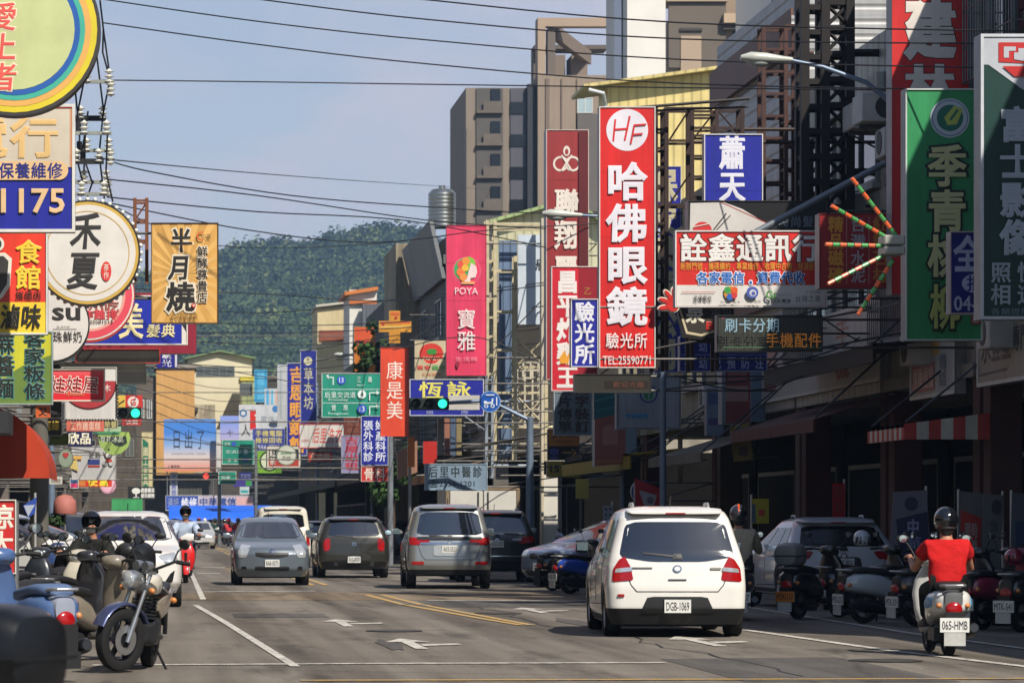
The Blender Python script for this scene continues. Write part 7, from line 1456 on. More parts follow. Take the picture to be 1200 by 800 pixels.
# helmet resting on a parked scooter
for px_, py_, d_, c_, lb in ((1010, 631, 49.8, '#b8c0c8', 'black and white full face helmet hung on the mirror of a parked scooter'), (1188, 653, 45, '#8c1f38', 'pink helmet resting on a parked scooter at the right edge')):
    hl_ = thing('helmet', lb, 'helmet', (X(px_, d_), d_, Z(py_ + 11, d_))); b = MB(); rg = []
    for k in range(13): a = math.radians(-50 + 138 * k / 12); q = max(math.cos(a), .03); rg.append(((X(px_, d_), d_, Z(py_, d_) + .13 * math.sin(a)), (.125 * q, 0, 0), (0, .145 * q, 0), 2.1))
    b.loft(rg, 0, 24); b.build('shell', mat(c_, .15, 0, .1, 5, 1), hl_, smooth=60)
    b = MB()
    for k in range(4): b.path([(X(px_, d_) - .11 + .06 * k, d_ - .125 + .012 * abs(k - 1.5), Z(py_, d_) - .07), (X(px_, d_) - .09 + .055 * k, d_ - .135 + .012 * abs(k - 1.5), Z(py_, d_) + .03)], .014, 6)
    b.build('stripe', mat('#17181c', .3), hl_, smooth=50)
# distant traffic at the street end
FARG = ['dark green jacket', 'pale blue shirt', 'red and white jacket', 'orange red top', 'navy coat', 'crimson top', 'grey shirt', 'white shirt']
for k, (px_, d_, sc_, lg, hm, a_) in enumerate(((252, 205, '#1f3a34', '#202428', '#20302c', 0), (240, 208, '#8ca4c4', '#2a2e3a', '#c8c8c8', 0), (268, 200, '#c03a44', '#26262c', '#c83c48', 0), (233, 190, '#c04a34', '#2c2c30', '#9a3028', 180), (263, 215, '#26304a', '#202024', '#2a2c34', 0), (279, 196, '#96202a', '#22242a', '#2c2e36', 0), (246, 225, '#77797c', '#2a2a2e', '#b8b4a8', 180), (288, 210, '#b8bcc4', '#30343c', '#8c2a2c', 0))):
    scooter('%s scooter far down the street under the rider in %s' % (['green', 'silver', 'red', 'orange', 'navy', 'maroon', 'grey', 'white'][k], FARG[k]), X(px_, d_), d_, R_(a_), ['#24463c', '#a0a4a8', '#b01c20', '#b8582c', '#26304a', '#6a1c22', '#77797c', '#c0c0bc'][k], '#2a2b2d', None)
    rider('person in a %s riding far down the street' % FARG[k], X(px_, d_), d_, R_(a_), sc_, lg, helmet=hm, visor=False, long=True, hands=False, sub=1)
# ------------------------------------------------------------------ poles, lamps, signals, wires
def street_lamp(label, hx, hy, px_, py_top, d, wall=None, r=.055):
    """Tapered lamp head at pixel (hx, hy), arm to the pole at pixel px_."""
    root = thing('street_lamp', label, 'street lamp', (X(px_, d), d, 0)); zt = Z(py_top, d); xh, zh = X(hx, d), Z(hy, d); xp = X(px_, d)
    b = MB()
    if wall: b.path([(xp, d, zt), (xp + .15, d, zt - .08), (wall, d, zt - .3)], [r * .8, r, r], 12)
    else: b.path([(xp, d, 0), (xp, d, 1.2), (xp, d, zt - .6), (xp, d, zt)], [r * 1.5, r * 1.3, r, r * .8], 12)
    b.build('pole', mat('#6f7f93', .45, .3, .2, 3), root, smooth=50)
    dx = xh - xp; s = 1 if dx > 0 else -1
    b = MB(); b.path([(xp, d, zt - .2), (xp + dx * .25, d, zt + (zh - zt) * .45 - .05), (xp + dx * .6, d, zt + (zh - zt) * .8), (xh - s * .25, d, zh)], [r * .8, r * .7, r * .6, r * .5], 10); b.build('arm', mat('#6f7f93', .45, .3, .2, 3), root, smooth=50)
    b = MB(); b.loft([((xh - s * .32, d, zh), (0, .03, 0), (0, 0, .035), 2.2), ((xh - s * .18, d, zh + .005), (0, .06, 0), (0, 0, .05), 2.2), ((xh + s * .1, d, zh + .02), (0, .13, 0), (0, 0, .085), 2.4), ((xh + s * .34, d, zh + .03), (0, .14, 0), (0, 0, .09), 2.4), ((xh + s * .50, d, zh + .03), (0, .07, 0), (0, 0, .04), 2.2)], 0, 18); hd = b.build('lamp_head', mat('#b4b8ae', .4, .1, .15, 4), root, smooth=60)
    b = MB(); b.ell((xh + s * .2, d, zh - .05), (.2, .1, .07)); b.build('lamp_glass', mat('#9aa09a', .2, 0, .1, 6), hd, smooth=60); return root
street_lamp('near street lamp with a long curved arm beside the big red sign', 905, 70, 1052, 112, 54, wall=XR + .1)
street_lamp('street lamp reaching left in front of the maroon restaurant sign', 664, 252, 777, 262, 70)
street_lamp('small street lamp reaching over the road near the coral sign', 405, 416, 436, 428, 150)
street_lamp('far street lamp beside the glasses sign', 352, 441, 372, 448, 190)
pl = thing('sign_pole', 'grey pole carrying a small yellow notice near the corner shop', 'pole', (X(730, 83), 83, 0)); b = MB(); b.path([(X(730, 83), 83, 0), (X(730, 83), 83, Z(505, 83))], .075, 12); b.build('pole', mat('#6f7f93', .45, .3, .2, 3), pl, smooth=50); blk('notice', (X(674, 83), 82.86, Z(584, 83)), (X(689, 83), 82.9, Z(561, 83)), mat('#a89a3c', .5), pl)
b = MB(); b.path([(X(682, 83), 82.93, Z(562, 83)), (X(730, 83), 82.95, Z(556, 83))], .02, 6); b.build('notice_arm', STEEL(), pl)
def signal(label, x0, x1, y0, y1, d, px_, py_top, on=2, armpy=None, post=True, lamps=3, oncol='#2fe0b0'):
    root = thing('traffic_light', label, 'traffic light', (X(px_, d), d, 0)); zc = Z((y0 + y1) / 2, d); xa, xb = X(x0, d), X(x1, d); hh = (Z(y0, d) - Z(y1, d)) / 2
    b = MB(); b.path([(X(px_, d), d + .2, 0), (X(px_, d), d + .2, Z(py_top, d))], [.12, .09], 12)
    b.path([(X(px_, d), d + .2, Z(py_top, d) - .1), ((X(px_, d) + xb) / 2, d + .2, zc + .1), ((xa + xb) / 2, d + .2, zc)], [.06, .05, .05], 8); b.build('pole', mat('#6f7f93', .45, .3, .2, 3), root, smooth=50)
    h_ = blk('housing', (xa, d - .1, zc - hh), (xb, d + .12, zc + hh), mat('#0f1f1a', .5, 0, .2, 5), root, .03)
    for k in range(lamps):
        cx = xa + (xb - xa) * (k + .5) / lamps; r = hh * .74
        m = mat(oncol, .3, 0, 0, 1, 0, 1.6) if k == on else mat('#141615', .3)
        b = MB(); b.lathe([(.001, -.118), (r * .7, -.114), (r, -.103)], (cx, d, zc), 'y', 24); b.build('lens', m, h_, smooth=60)
        b = MB(); n = 14
        for q in range(n + 1):
            a = math.radians(-15 + 210 * q / n)
            for rr, yy in ((r * 1.08, -.10), (r * 1.1, -.30 if 2 < q < n - 2 else -.2)): b.v.append((cx + rr * math.cos(a), d + yy, zc + rr * math.sin(a)))
        for q in range(n): b.f.append((2 * q, 2 * q + 1, 2 * q + 3, 2 * q + 2)); b.m.append(0)
        b.build('hood', mat('#0c1512', .5), h_, smooth=50)
    return root
signal('traffic light showing green on the left under the red doll sign', 122, 166, 477, 491, 98, 60, 484)
g2 = signal('traffic light showing green in front of the blue yellow lettered sign', 479, 526, 466, 480, 91, 622, 488)
signal('small far traffic light showing red beside the sunrise billboard', 238, 258, 627 - 74, 562, 260, 258, 556, on=0, oncol='#e83a30')
rs = thing('road_sign', 'round blue road sign with a white scooter symbol on the traffic light arm', 'road sign', (X(574, 90.8), 90.8, Z(484, 90.8)))
Pp = lambda u, v, h: (X(u, 90.8), 90.75 - h, Z(v, 90.8))
panel(Pp, [(574 + 12.5 * math.cos(k * math.pi / 20), 470.5 + 12.5 * math.sin(k * math.pi / 20)) for k in range(40)], .03, mat('#1a52a8', .35, 0, .1), mat('#999', .4), rs)
f = Face(Pp); W2 = '#d4dce6'; f.items([('o', 574, 470.5, 12.4, .8, '#8cacd4'), ('c', 569.5, 475.5, 2.4, W2), ('c', 569.5, 475.5, 1.3, '#1a52a8'), ('c', 577, 475.5, 2.4, W2), ('c', 577, 475.5, 1.3, '#1a52a8'), ('p', [(567, 473), (577, 473), (578, 467), (576, 467), (575.5, 471), (571, 471), (569, 469.5), (566.5, 470)], W2), ('r', 581, 465, 582.4, 475, W2), ('r', 569, 462, 579, 463.4, W2)]); f.build(rs)
b = MB(); b.path([(X(574, 91), 90.79, Z(470, 91)), (X(574, 91), 91.2, Z(470, 91))], .03, 6); b.build('bracket', STEEL(), rs)
# pole with insulators on the left
up = thing('utility_pole', 'concrete utility pole crowded with crossarms and white insulators behind the round signs', 'utility pole', (X(46, 60), 60, 0))
b = MB(); b.path([(X(46, 60), 60, 0), (X(46, 60), 60, 13.5)], [.17, .12], 14); b.build('pole', mat('#5c5952', .8, 0, .25, 1.5), up, smooth=50)
ins = []
for k, (py_, pa, pb, th) in enumerate(((98, 78, 134, .03), (136, 70, 124, .045), (158, 72, 131, .03), (174, 70, 133, .03), (191, 72, 122, .045), (211, 74, 130, .03), (229, 70, 128, .03))):
    b = MB(); dy = .35 if k % 2 else -.25
    b.box((X(pa, 60), 60 + dy - th, Z(py_, 60) - th), (X(pb, 60), 60 + dy + th, Z(py_, 60) + th)); b.box((X(46, 60) - .05, min(60, 60 + dy) - .02, Z(py_, 60) - .04), (X(46, 60) + .05, max(60, 60 + dy) + .02, Z(py_, 60) + .04)); b.build('crossarm', mat(['#8f938a', '#1e1f20'][th > .04], .6, .2, .3, 4), up)
    for px_ in ([pb - 6, pb - 32] if k != 1 else [pb - 4, pb - 30]): ins.append((px_, py_ - 7, dy)); 
    if k in (0, 3, 5): ins.append((pb - 4, py_ + 8, dy))
for px_, py_, dy in ins:
    b = MB(); zc = Z(py_, 60); prof = []
    for q in range(3): prof += [(.03, zc - .13 + q * .085), (.085, zc - .10 + q * .085), (.03, zc - .065 + q * .085)]
    b.lathe([(.001, zc - .15)] + prof + [(.001, zc + .13)], (X(px_, 60), 60 + dy, 0), 'z', 14); b.build('insulator', mat('#d2d0c4', .2, 0, .1, 8, .6), up, smooth=30)
b = MB()
for p in (((117, 0), (121, 34), (129, 92), (119, 140), (126, 150), (124, 200), (132, 236)), ((112, 55), (121, 128), (116, 180), (122, 232)), ((98, 96), (90, 134), (100, 150), (98, 200)), ((103, 130), (96, 178), (108, 214), (100, 236)), ((88, 105), (93, 160), (91, 190), (97, 215)), ((121, 34), (120, 60), (128, 90))):
    b.path([(X(u, 60), 60.05 + .1 * (k % 2), Z(v, 60)) for k, (u, v) in enumerate(p)], .018, 5)
b.build('jumper_cable', mat('#17181a', .6), up)
for u, v in ((97, 182), (93, 172), (92, 148)):
    b = MB(); b.loft([((X(u, 60), 60.1, Z(v, 60) - .10), (.05, 0, 0), (0, .05, 0), 3), ((X(u, 60), 60.1, Z(v, 60) + .10), (.05, 0, 0), (0, .05, 0), 3)], 0, 10); b.build('junction_box', mat('#141516', .5), up)
def wire(label, pts, r=.012, group='overhead cables crossing the sky'):
    P3 = [V((X(u, d), d, Z(v, d))) for u, v, d in pts]; root = thing('overhead_cable', label, 'cable', P3[0], 0, group)
    out = []
    for i in range(len(P3) - 1):
        p0, p1, p2, p3 = P3[max(i - 1, 0)], P3[i], P3[i + 1], P3[min(i + 2, len(P3) - 1)]
        for k in range(6):
            t = k / 6; out.append(.5 * ((2 * p1) + (p2 - p0) * t + (2 * p0 - 5 * p1 + 4 * p2 - p3) * t * t + (3 * p1 - p0 - 3 * p2 + p3) * t ** 3))
    out.append(P3[-1]); b = MB(); b.path(out, r, 5); b.build('cable', mat('#1c1d22', .6, 0, 0), root, smooth=60)
SKYL = 'thin dark cable strung across the open sky above the street'
for pts in (((118, -1, 60), (300, 25, 58), (500, 47, 57), (800, 70, 55), (1260, 82, 50)), ((121, 27, 60), (300, 52, 58), (500, 75, 57), (800, 98, 55), (1260, 107, 50)), ((118, 94, 60), (300, 96, 60), (500, 99, 60), (800, 103, 58), (1260, 108, 52)),
            ((300, -1, 55), (500, 23, 54), (800, 46, 52), (1260, 52, 48)), ((490, -1, 52), (800, 27, 50), (1260, 38, 46))): wire(SKYL, pts)
LOWL = 'dark cable running from the insulator pole past the hill to the right row'
for pts in (((116, 184, 60), (175, 201, 62), (340, 229, 68), (510, 243, 74), (640, 250, 78), (800, 250, 80)), ((124, 210, 60), (300, 229, 66), (500, 258, 76), (640, 268, 80)), ((126, 231, 60), (300, 248, 66), (480, 259, 74), (640, 290, 82)),
            ((128, 238, 60), (300, 271, 70), (440, 284, 78), (570, 270, 84), (700, 262, 86)), ((118, 186, 61), (300, 203, 90), (450, 214, 140), (575, 222, 301)), ((120, 236, 61), (256, 288, 100), (420, 287, 120), (560, 272, 126))): wire(LOWL, pts, .013, 'cables from the insulator pole to the right row')
MIDL = 'slack black cable in front of the wooded hill between the two rows of signs'
for k, (a, b_, c) in enumerate(((338, 345, 352), (358, 366, 350), (372, 381, 377), (388, 390, 384), (395, 404, 398), (408, 415, 392), (421, 430, 404), (430, 436, 420))): wire(MIDL, ((150, a, 80 + 6 * k), (320, b_, 120 + 5 * k), (470, c, 110 + 2 * k), (700, c - 26, 95)), .016, 'slack cables before the hill')
HOUL = 'black cable slanting across the peach house towards the sunrise billboard'
for k, (a, b_, c) in enumerate(((412, 440, 448), (428, 455, 452), (440, 470, 462), (452, 482, 470), (462, 496, 480), (474, 508, 500), (486, 520, 512))): wire(HOUL, ((120, a - 8, 110), (180, a + 8, 150), (260, b_, 200), (400, c, 190), (470, c + 2, 180)), .017, 'cables across the peach house')
NEAR = 'black cable looping between the brackets of the right row'
for k, (p0, p1, p2) in enumerate((((790, 440), (900, 455), (1060, 380)), ((800, 340), (900, 260), (1045, 190)), ((890, 270), (960, 235), (1060, 214)), ((960, 560 - 190), (1010, 400), (1060, 398)), ((900, 430), (1000, 400), (1075, 330)), ((560, 560), (640, 500), (780, 470)), ((460, 410), (560, 395), (660, 440)))): wire(NEAR, tuple((u, v, 62 if k != 5 and k != 6 else 96) for u, v in (p0, p1, p2)), .014, 'cables looping along the right row')
# ------------------------------------------------------------------ steel frames that carry the signs
def lattice(label, posts, rungs, d, c, r=.05, diag=(), extra=(), base=None, name='steel_frame', dep=.5, xto=None):
    """posts: (px, ytop, ybot); rungs: (px0, px1, y). Each frame is doubled in depth so that it is a real box frame."""
    root = thing(name, label, 'steel frame', (X(posts[0][0], d), d, Z(posts[0][2], d))); m = mat(c, .6, .3, .3, 4)
    for px_, a, q in posts:
        b = MB()
        for o in (0, dep): b.obox((X(px_, d) - r, d + o - r, Z(q, d)), (2 * r, 0, 0), (0, 2 * r, 0), (0, 0, Z(a, d) - Z(q, d)))
        b.build('post', m, root)
    b = MB(); q_ = r * .62
    for a, c_, y in rungs:
        for o in (0, dep): b.obox((X(a, d), d + o - q_, Z(y, d) - q_), (X(c_, d) - X(a, d), 0, 0), (0, 2 * q_, 0), (0, 0, 2 * q_))
        for px_ in (a, c_): b.obox((X(px_, d) - q_, d, Z(y, d) - q_), (2 * q_, 0, 0), (0, dep, 0), (0, 0, 2 * q_))
    b.build('rung', m, root)
    if diag:
        b = MB()
        for x0, y0, x1, y1 in diag: b.path([(X(x0, d), d + .02, Z(y0, d)), (X(x1, d), d + .02, Z(y1, d))], q_ * .8, 5)
        b.build('brace', m, root)
    if xto is not None:
        b = MB()
        for y in base: b.path([(X(posts[-1][0], d), d + dep / 2, Z(y, d)), (xto, d + dep / 2, Z(y, d))], r, 6)
        b.build('anchor', m, root)
    return root
lattice('tall black lattice mast with cross braces right of the lamp head', [(943, -40, 300), (967, -40, 330), (996, -40, 330)], [(943, 967, 9 + 29 * k) for k in range(9)] + [(967, 996, 3 + 30 * k) for k in range(10)], 61, '#1a1413', .075, [(967, 4 + 30 * k, 996, 32 + 30 * k) for k in range(8)] + [(996, 4 + 30 * k, 967, 32 + 30 * k) for k in range(8)], base=(60, 200), xto=XR + .2)
lattice('rusty brown ladder frame in front of the grey corrugated wall', [(895, 30, 290), (921, 30, 290), (935, 30, 290)], [(895, 921, 32 + 26 * k) for k in range(10)] + [(921, 935, 30 + 28 * k) for k in range(9)], 68, '#4a2e26', .04, base=(60, 200), xto=XR + .2)
lattice('rusty brown frame carrying the tall red glasses sign', [(768.5, 126, 434), (781, 126, 434), (811, 126, 434)], [(768.5, 781, 130 + 22 * k) for k in range(14)] + [(781, 811, 127), (781, 811, 165), (781, 811, 240), (781, 811, 300), (781, 811, 360)], 61.6, '#3a2822', .035, [(784, 165, 808, 128), (784, 240, 811, 200)], base=(165, 240), xto=XR + .2)
lattice('brown box frame standing behind the blue brush character sign', [(811, 126, 434), (840, 126, 434), (870, 126, 290)], [(811, 840, 135 + 24 * k) for k in range(12)] + [(811, 870, 127), (811, 870, 150)], 64.6, '#3a2822', .035, [(811, 165, 840, 128), (840, 128, 868, 160)], base=(150, 240), xto=XR + .2)
b_ = thing('sign_prop', 'two thin dark rods slanting from the yellow gable to the corrugated wall', 'rod', (X(752, 60), 60, Z(125, 60))); b = MB(); b.path([(X(745, 61), 61.2, Z(125, 61)), (X(880, 61), 61.2, Z(114, 61))], .03, 6); b.path([(X(745, 61), 61.3, Z(128, 61)), (X(880, 61), 61.3, Z(123, 61))], .02, 6); b.build('rod', mat('#1c1715', .6), b_)
sp_ = thing('sign_prop', 'long grey steel tube slanting from the phone shop sign to the lattice mast', 'rod', (X(880, 56), 56, Z(272, 56))); b = MB(); b.path([(X(880, 56), 55.6, Z(275, 56)), (X(1030, 56), 55.6, Z(195, 56))], .055, 8); b.path([(X(1030, 56), 55.6, Z(195, 56)), (XR + .1, 55.6, Z(195, 56))], .055, 8); b.build('tube', mat('#6f757c', .45, .4, .15), sp_)
lattice('cream lattice frame with blue sheet behind the pink shop sign', [(571, 258, 540), (580, 258, 540), (604, 300, 540), (640, 258, 540)], [(571, 580, 262 + 22 * k) for k in range(13)] + [(580, 640, 262), (580, 640, 268), (580, 604, 317), (580, 604, 365), (580, 604, 410), (604, 640, 430), (580, 640, 460), (580, 640, 500), (604, 640, 520)], 101.4, '#c4b896', .05, [(604, 395, 640, 430), (604, 430, 640, 395), (604, 462, 640, 500), (604, 500, 640, 462), (580, 500, 604, 462)], base=(300, 500), xto=XR - .1)
bs = thing('corrugated_sheet', 'blue grey corrugated sheet inside the cream lattice frame', 'cladding sheet', (X(595, 102.6), 102.6, Z(535, 102.6))); blk('sheet', (X(585, 102.6), 102.6, Z(535, 102.6)), (X(606, 102.6), 102.7, Z(282, 102.6)), CORR('#6b7f9c', .22), bs)
gl = lattice('white steel grid screen below the notice board', [(606, 424, 498), (615, 424, 498), (624, 424, 498), (633, 424, 498), (639, 424, 498)], [(606, 639, 424 + 9.2 * k) for k in range(9)], 103, '#c8c0ac', .025, base=(440,), xto=XR - .1)
lattice('pale steel truss under the pink and blue signs', [(570, 440, 560), (577, 440, 560)], [(570, 577, 445 + 17 * k) for k in range(7)], 101.2, '#8d96a0', .04, [(545, 488, 570, 505)], base=(470, 545), xto=XF)
lattice('brown sign mast beside the long orange billboard', [(172, 232, 330), (158, 232, 330)], [(158, 172, 235), (158, 172, 258), (158, 172, 282)], 58.6, '#7a4a30', .03, [(158, 258, 172, 237)])
cw = thing('dark_cladding', 'dark brown timber wall panel between the lattice frames', 'cladding sheet', (X(650, 112), 112, 0)); blk('sheet', (X(600, 112), 111.6, 3.9), (XF + 4, 111.9, 8.9), mat('#3f3a34', .8, 0, .3, .6, 0, 0, None, 0, .3, .3), cw)
# orange food billboard on the left
s_ = sign('orange billboard with black brush characters and a sunburst', 177, 261, 256, 379, 58, '#d2a052', [('p', [(214, 310), (214 + 62 * math.cos(a), 310 + 62 * math.sin(a)), (214 + 62 * math.cos(a + .13), 310 + 62 * math.sin(a + .13))], '#dfb060') for a in [k * math.pi / 12 for k in range(24)] if abs(62 * math.cos(a)) < 36 or True][:0] + [
    ('t', '半', 199, 268, 226, 295, '#24201c', .05, {'outline': '#d8ccb4', 'ob': .11}), ('t', '月', 197, 299, 224, 328, '#24201c', .05, {'outline': '#d8ccb4', 'ob': .11, 'slant': .1}), ('t', '燒', 194, 331, 229, 364, '#24201c', .06, {'outline': '#d8ccb4', 'ob': .12}), ('v', '鮮酵尊貴店', 231, 288, 243, 355, '#33291e', .03, {'outline': '#d8ccb4', 'ob': .09}), ('o', 236, 277, 5.4, 1.6, '#c8602c', {'a0': 60, 'a1': 300}), ('t', '小燒', 236, 274, 247, 280, '#4a3a2c', .0), ('c', 227, 358, 2.6, '#c0342c'), ('c', 227, 358, 1.2, '#d8ccb4'), ('t', '台中后里總店', 200, 367, 231, 374, '#5a4422', .01)], fr='#3a2c20', fw=.9, rods=(.1, .75), arm='l')
P = lambda u, v, h: (X(u, 58), 58 - h, Z(v, 58)); f = Face(P, .0006); f.h = .0012
for k in range(22):
    a, a2 = k * math.pi / 11, (k + .45) * math.pi / 11; p = [(214, 322)]
    for t in (a, a2):
        c_, s2 = math.cos(t), math.sin(t); m_ = min(37.5 / max(abs(c_), 1e-6), (60 if s2 < 0 else 55.5) / max(abs(s2), 1e-6)); p.append((214 + c_ * m_ + 2.5, 322 + s2 * m_))
    f.poly(p, '#d8aa60'); f.h = .0012 + .0001 * k
f.art.build('sunburst', f.am, s_)
# firework lamp on the green sign
fw = thing('firework_lamp', 'starburst of orange and green lamp rods on the edge of the green sign', 'lamp', (X(1045, 47), 47, Z(288, 47)))
dF = 47.0; c0 = V((X(1047, dF), dF + .1, Z(288, dF)))
b = MB(); b.box((X(1034, dF), dF - .12, Z(299, dF)), (X(1059, dF), dF + .3, Z(289, dF) )); b.box((X(1034, dF), dF - .12, Z(287.6, dF)), (X(1059, dF), dF + .3, Z(276, dF))); b.build('hub', mat('#b4b4ac', .4, .3, .2, 8), fw, bevel=.02)
for (tx, ty, sx_, sy_) in ((994, 211, 1050, 276), (970, 243, 1037, 277), (963, 288, 1034, 288), (966, 334, 1034, 300), (1001, 370, 1046, 305)):
    a, e = V((X(tx, dF), dF - .25, Z(ty, dF))), V((X(sx_, dF), dF, Z(sy_, dF))); b = MB(); n = 8
    for k in range(n): p0, p1 = a.lerp(e, k / n), a.lerp(e, (k + .9) / n); b.path([p0, p1], .028, 8, k % 2); 
    for k in range(n): p0, p1 = a.lerp(e, (k + .9) / n), a.lerp(e, (k + 1) / n); b.path([p0, p1], .031, 8, 2)
    b.build('lamp_rod', [mat('#d8653c', .35, 0, .1, 9, 0, .08), mat('#4f9a58', .35, 0, .1, 9, 0, .08), mat('#1c1a18', .5)], fw)
# air conditioner outdoor units near the lamp arm
for k, (px0, px1, y0, y1, d) in enumerate(((1010, 1042, 108, 142, 58.5), (998, 1009, 120, 150, 60.0))):
    a_ = thing('air_conditioner', ['large outdoor air conditioner on a steel shelf behind the lamp arm', 'narrow outdoor air conditioner further along the same shelf'][k], 'air conditioner', (X((px0 + px1) / 2, d), d, Z(y1, d))); x0_, x1_ = X(px0, d), max(X(px1, d), XR - .003)
    blk('casing', (x0_, d, Z(y1, d)), (XR - .004, d + .8, Z(y0, d)), mat('#b9b9b2', .5, 0, .25, 3), a_, .015); b = MB(); b.lathe([(.2, 0), (.2, -.012), (.02, -.012)], ((x0_ + x1_) / 2, d - .002, (Z(y0, d) + Z(y1, d)) / 2), 'y', 20); b.build('fan_grille', mat('#2a2a2a', .6), a_)
    b = MB(); b.path([(x0_ + .03, d + .4, Z(y1, d) - .05), (XR + .05, d + .4, Z(y1, d) - .05)], .04, 6); b.path([(x0_ + .03, d + .4, Z(y1, d) - .05), (XR + .05, d + .4, Z(y1, d) - .45)], .02, 6); b.build('shelf', STEEL(), a_)
# ------------------------------------------------------------------ left side clutter
oa = thing('awning', 'big orange red quarter round awning on the left below the black sign', 'awning', (X(0, 50), 50, Z(560, 50)))
b = MB(); n = 16; d0, d1 = 50.0, 54.0
for k in range(n + 1):
    a = math.pi / 2 * k / n; u, v = X(-30, 50) + (X(58, 50) - X(-30, 50)) * math.sin(a), Z(560, 50) + (Z(473, 50) - Z(560, 50)) * math.cos(a)
    for dd in (d0, d1): b.v.append((u, dd, v))
for k in range(n): b.f.append((2 * k, 2 * k + 1, 2 * k + 3, 2 * k + 2)); b.m.append(0)
o0 = len(b.v); b.v.append((X(-30, 50), d0, Z(560, 50)))
for k in range(n): b.f.append((o0, 2 * k, 2 * k + 2)); b.m.append(0)
b.build('canopy', mat('#b23a1c', .6, 0, .15, 1.5, 0, 0, None, 0, .3, .2), oa); b = MB(); b.path([(X(-30, 50), 50.1, Z(560, 50)), (XL - .1, 50.1, Z(560, 50))], .03, 6); b.path([(X(-30, 50), 53.9, Z(560, 50)), (XL - .1, 53.9, Z(560, 50))], .03, 6); b.build('stay_rod', STEEL(), oa)
awning('dark green shop awning on the left under the orange awning', -1, 44.5, 49.6, Z(540, 47), 2.6, ['#274034'], .35, val=.4)
blk_ = thing('dark_awning', 'black box awning edge at the left photo border above the orange awning', 'awning', (X(5, 46), 46, Z(500, 46))); blk('canopy', (XL, 46, Z(507, 46)), (X(10, 46), 47.5, Z(481, 46)), mat('#222426', .6, 0, .2), blk_)
pk = thing('parasol', 'faded pink parasol with a drooping edge beside the parked cars', 'parasol', (X(76, 66), 66, 0)); xc = X(76, 66); zt, zb = Z(579, 66), Z(601, 66); rr = X(90, 66) - X(62, 66)
b = MB(); b.lathe([(.02, zt), (rr * .28, zt - .03), (rr * .46, (zt * 2 + zb) / 3), (rr * .5, zb), (rr * .47, zb - .02)], (xc, 66, 0), 'z', 20); b.build('canopy', mat('#a8665c', .7, 0, .3, 3), pk, smooth=50); b = MB(); b.path([(xc, 66, 0.13), (xc, 66, zt + .06)], .025, 8); b.build('pole', STEEL('#8a8a8a'), pk)
def tree(label, cx, d, z0, r, n, cols, trunk=True, sq=1.1, ls=.1):
    root = thing('tree', label, 'tree', (cx, d, 0 if trunk else z0 - r)); b = MB()
    for k in range(max(6, n // 60)):
        c = (cx + RND.gauss(0, r * .45), d + RND.gauss(0, r * .45), z0 + RND.gauss(0, r * .45 * sq)); clump(b, c, r * RND.uniform(.28, .5), 60, ls, .9, RND.choice((0, 0, 1)))
    b.build('crown', cols, root)
    t = MB(); zb = 0 if trunk else z0 - r
    t.path([(cx, d, zb), (cx + .05, d, (zb + z0) / 2), (cx, d + .05, z0)], [r * .12, r * .09, r * .05], 8)
    for k in range(5): a = k * 1.26; t.path([(cx, d, z0 - r * .5), (cx + r * .5 * math.cos(a), d + r * .5 * math.sin(a), z0 + r * .2)], [r * .05, r * .02], 5)
    t.build('trunk', mat('#4a3a2c', .9), root); return root
LG = [leafmat('#18290f', '#2c461c', 'leaf_c', 2.0), leafmat('#223a14', '#3c5a26', 'leaf_d', 2.0)]
tree('small green tree on a roof edge behind the coral sign', X(441, 131), 131, Z(416, 131), .75, 900, LG, False)
tree('bushy roadside tree behind the blue clinic sign', X(459, 116), 116, Z(562, 116), .85, 1300, LG, True, 1.3)
tree('potted shrub between the parked cars on the left', X(55, 66), 66, Z(622, 66), .32, 700, LG, True, 1.0, .07)
# banners and boards along the right pavement
def flag(label, pts, d, c, items=(), pole=None):
    root = thing('banner', label, 'banner', (X(pts[0][0], d), d, 0)); P = lambda u, v, h: (X(u, d), d - h, Z(v, d)); panel(P, pts, .02, mat(c, .7, 0, .15, 1.5, 0, 0, None, 0, .3, .15), mat(c, .7), root, 'cloth'); f = Face(P, .003); f.items(items); f.build(root)
    b = MB(); px_ = pole or pts[1][0]; b.path([(X(px_, d), d + .05, .1), (X(px_, d), d + .05, Z(pts[1][1] - 5, d))], .022, 8); b.build('pole', mat('#b8b8b8', .4, .4), root); return root
flag('white banner with a navy panel and two white characters left of the rider', [(1047, 576), (1086, 574), (1092, 672), (1041, 674)], 53, '#77747e', [('c', 1068, 590, 8, '#2c2c44'), ('p', [(1050, 608), (1087, 599), (1090, 668), (1056, 672)], '#1c1f48'), ('t', '中', 1062, 608, 1078, 626, '#8c90b0', .06), ('t', '華', 1062, 628, 1080, 646, '#7c82a8', .04), ('r', 1045, 652, 1052, 670, '#8a5a70')])
flag('white banner with a red panel right of the rider', [(1124, 575), (1153, 578), (1148, 664), (1122, 662)], 52.4, '#6e6c6a', [('p', [(1126, 597), (1150, 607), (1148, 660), (1124, 655)], '#b02824'), ('t', '限時', 1130, 612, 1146, 630, '#a89a90', .05), ('t', '優惠', 1130, 632, 1146, 650, '#a89a90', .04)], pole=1124)
flag('pale banner with a dark oval print near the photo edge', [(1153, 578), (1176, 580), (1172, 664), (1150, 664)], 51.6, '#6a6a68', [('c', 1168, 594, 6, '#2c2c34', {'ry': 9}), ('t', '台', 1160, 608, 1170, 622, '#33333a', .04)])
flag('grey blue banner cut by the photo edge', [(1186, 577), (1214, 579), (1212, 660), (1184, 660)], 51, '#5a6068', [('r', 1190, 610, 1210, 640, '#2a3a5c')], pole=1186)
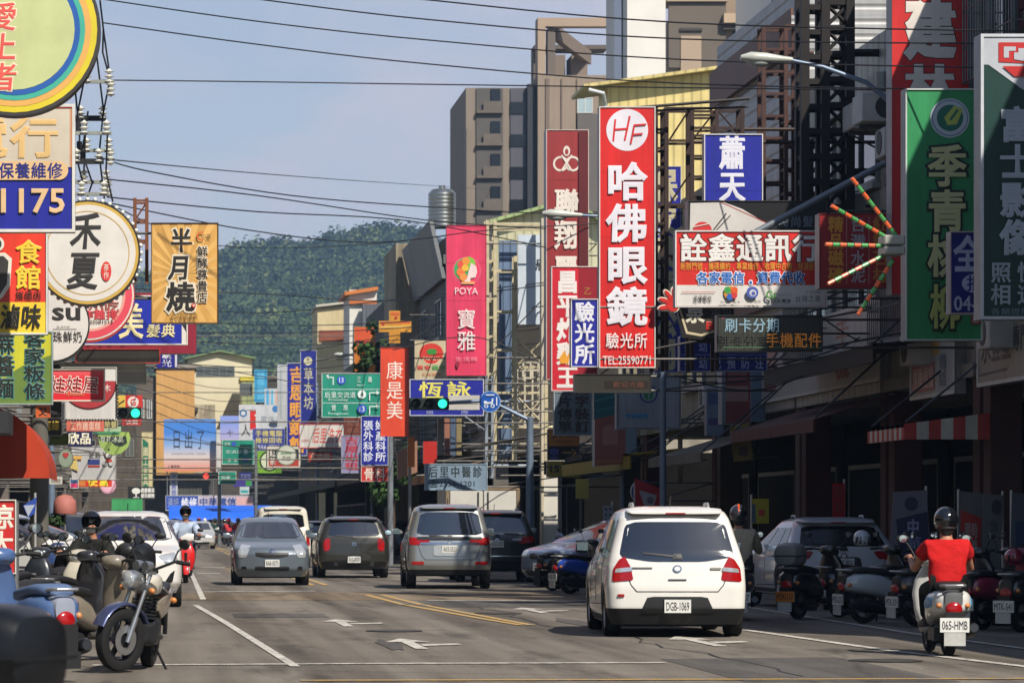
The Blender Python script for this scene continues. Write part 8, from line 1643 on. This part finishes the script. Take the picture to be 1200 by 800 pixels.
flag('red and white cloth banner hanging by the corner shop', [(744, 560), (774, 572), (772, 605), (745, 602)], 77, '#b02a2c', [('p', [(749, 574), (770, 580), (764, 600), (756, 596)], '#a8a0a4'), ('c', 762, 586, 4, '#6c6470')], pole=744)
flag('small white notice with black dots under the red cloth banner', [(769 - 62 + 0, 592), (718, 592), (718, 612), (707, 612)], 76, '#8a929c', [('c', 710, 596, 1.4, '#222'), ('c', 715, 596, 1.4, '#222'), ('c', 710, 603, 1.4, '#222'), ('c', 715, 603, 1.4, '#222'), ('c', 710, 609, 1.4, '#222'), ('c', 715, 609, 1.4, '#222')], pole=718)
sign('blue round disc sign behind the red cloth banner', 688 + 52, 562, 764, 590, 79, '#23508c', [], shape='c')
flag('blue and white folded cloth beside the red street banner on the left', [(27, 592), (43, 582), (41, 601), (33, 606)], 56, '#2c4aa0', [('p', [(28, 592), (41, 591), (33, 605)], '#a8b0c0')], pole=41)
flag('yellow poster with a figure beside the red pillar', [(881, 584), (901, 584), (901, 613), (881, 613)], 62, '#a8a02c', [('r', 889, 597, 896, 604, '#b02a24'), ('p', [(881, 590), (885, 590), (886, 612), (881, 612)], '#46586a')], pole=881)
flag('tall red vertical banner on the red pillar behind the white car', [(976, 566), (990, 566), (990, 606), (976, 606)], 60, '#a8141c', [('v', '開幕', 978, 568, 988, 603, '#7a0e14', .04)], pole=990)
wp = thing('white_pillar', 'tall white pillar catching the sun behind the black car', 'pillar', (X(644, 100), 100, 0)); blk('shaft', (X(637, 100), 100, .13), (X(655, 100), 100.6, Z(556, 100)), mat('#c8c4ba', .7, 0, .12, .8), wp); blk('corner_trim', (X(634, 100), 99.9, .13), (X(637, 100) - .002, 100.3, Z(256, 100)), mat('#b8ae98', .7), wp)
# pedestrians under the arcades

# ------------------------------------------------------------------ air
hz_ = MB(); hz_.box((-900, -60, -3), (1500, 2300, 175)); hv = hz_.build('haze', mat('#fff'))
hm = bpy.data.materials.new('air'); hm.use_nodes = True; t = hm.node_tree; t.nodes.clear(); o_ = t.nodes.new('ShaderNodeOutputMaterial'); pv = t.nodes.new('ShaderNodeVolumePrincipled')
pv.inputs['Color'].default_value = (.42, .66, 1.0, 1); pv.inputs['Density'].default_value = .00021; pv.inputs['Anisotropy'].default_value = .2; t.links.new(pv.outputs[0], o_.inputs['Volume'])
hv.data.materials.clear(); hv.data.materials.append(hm); struct(hv, 'stuff')
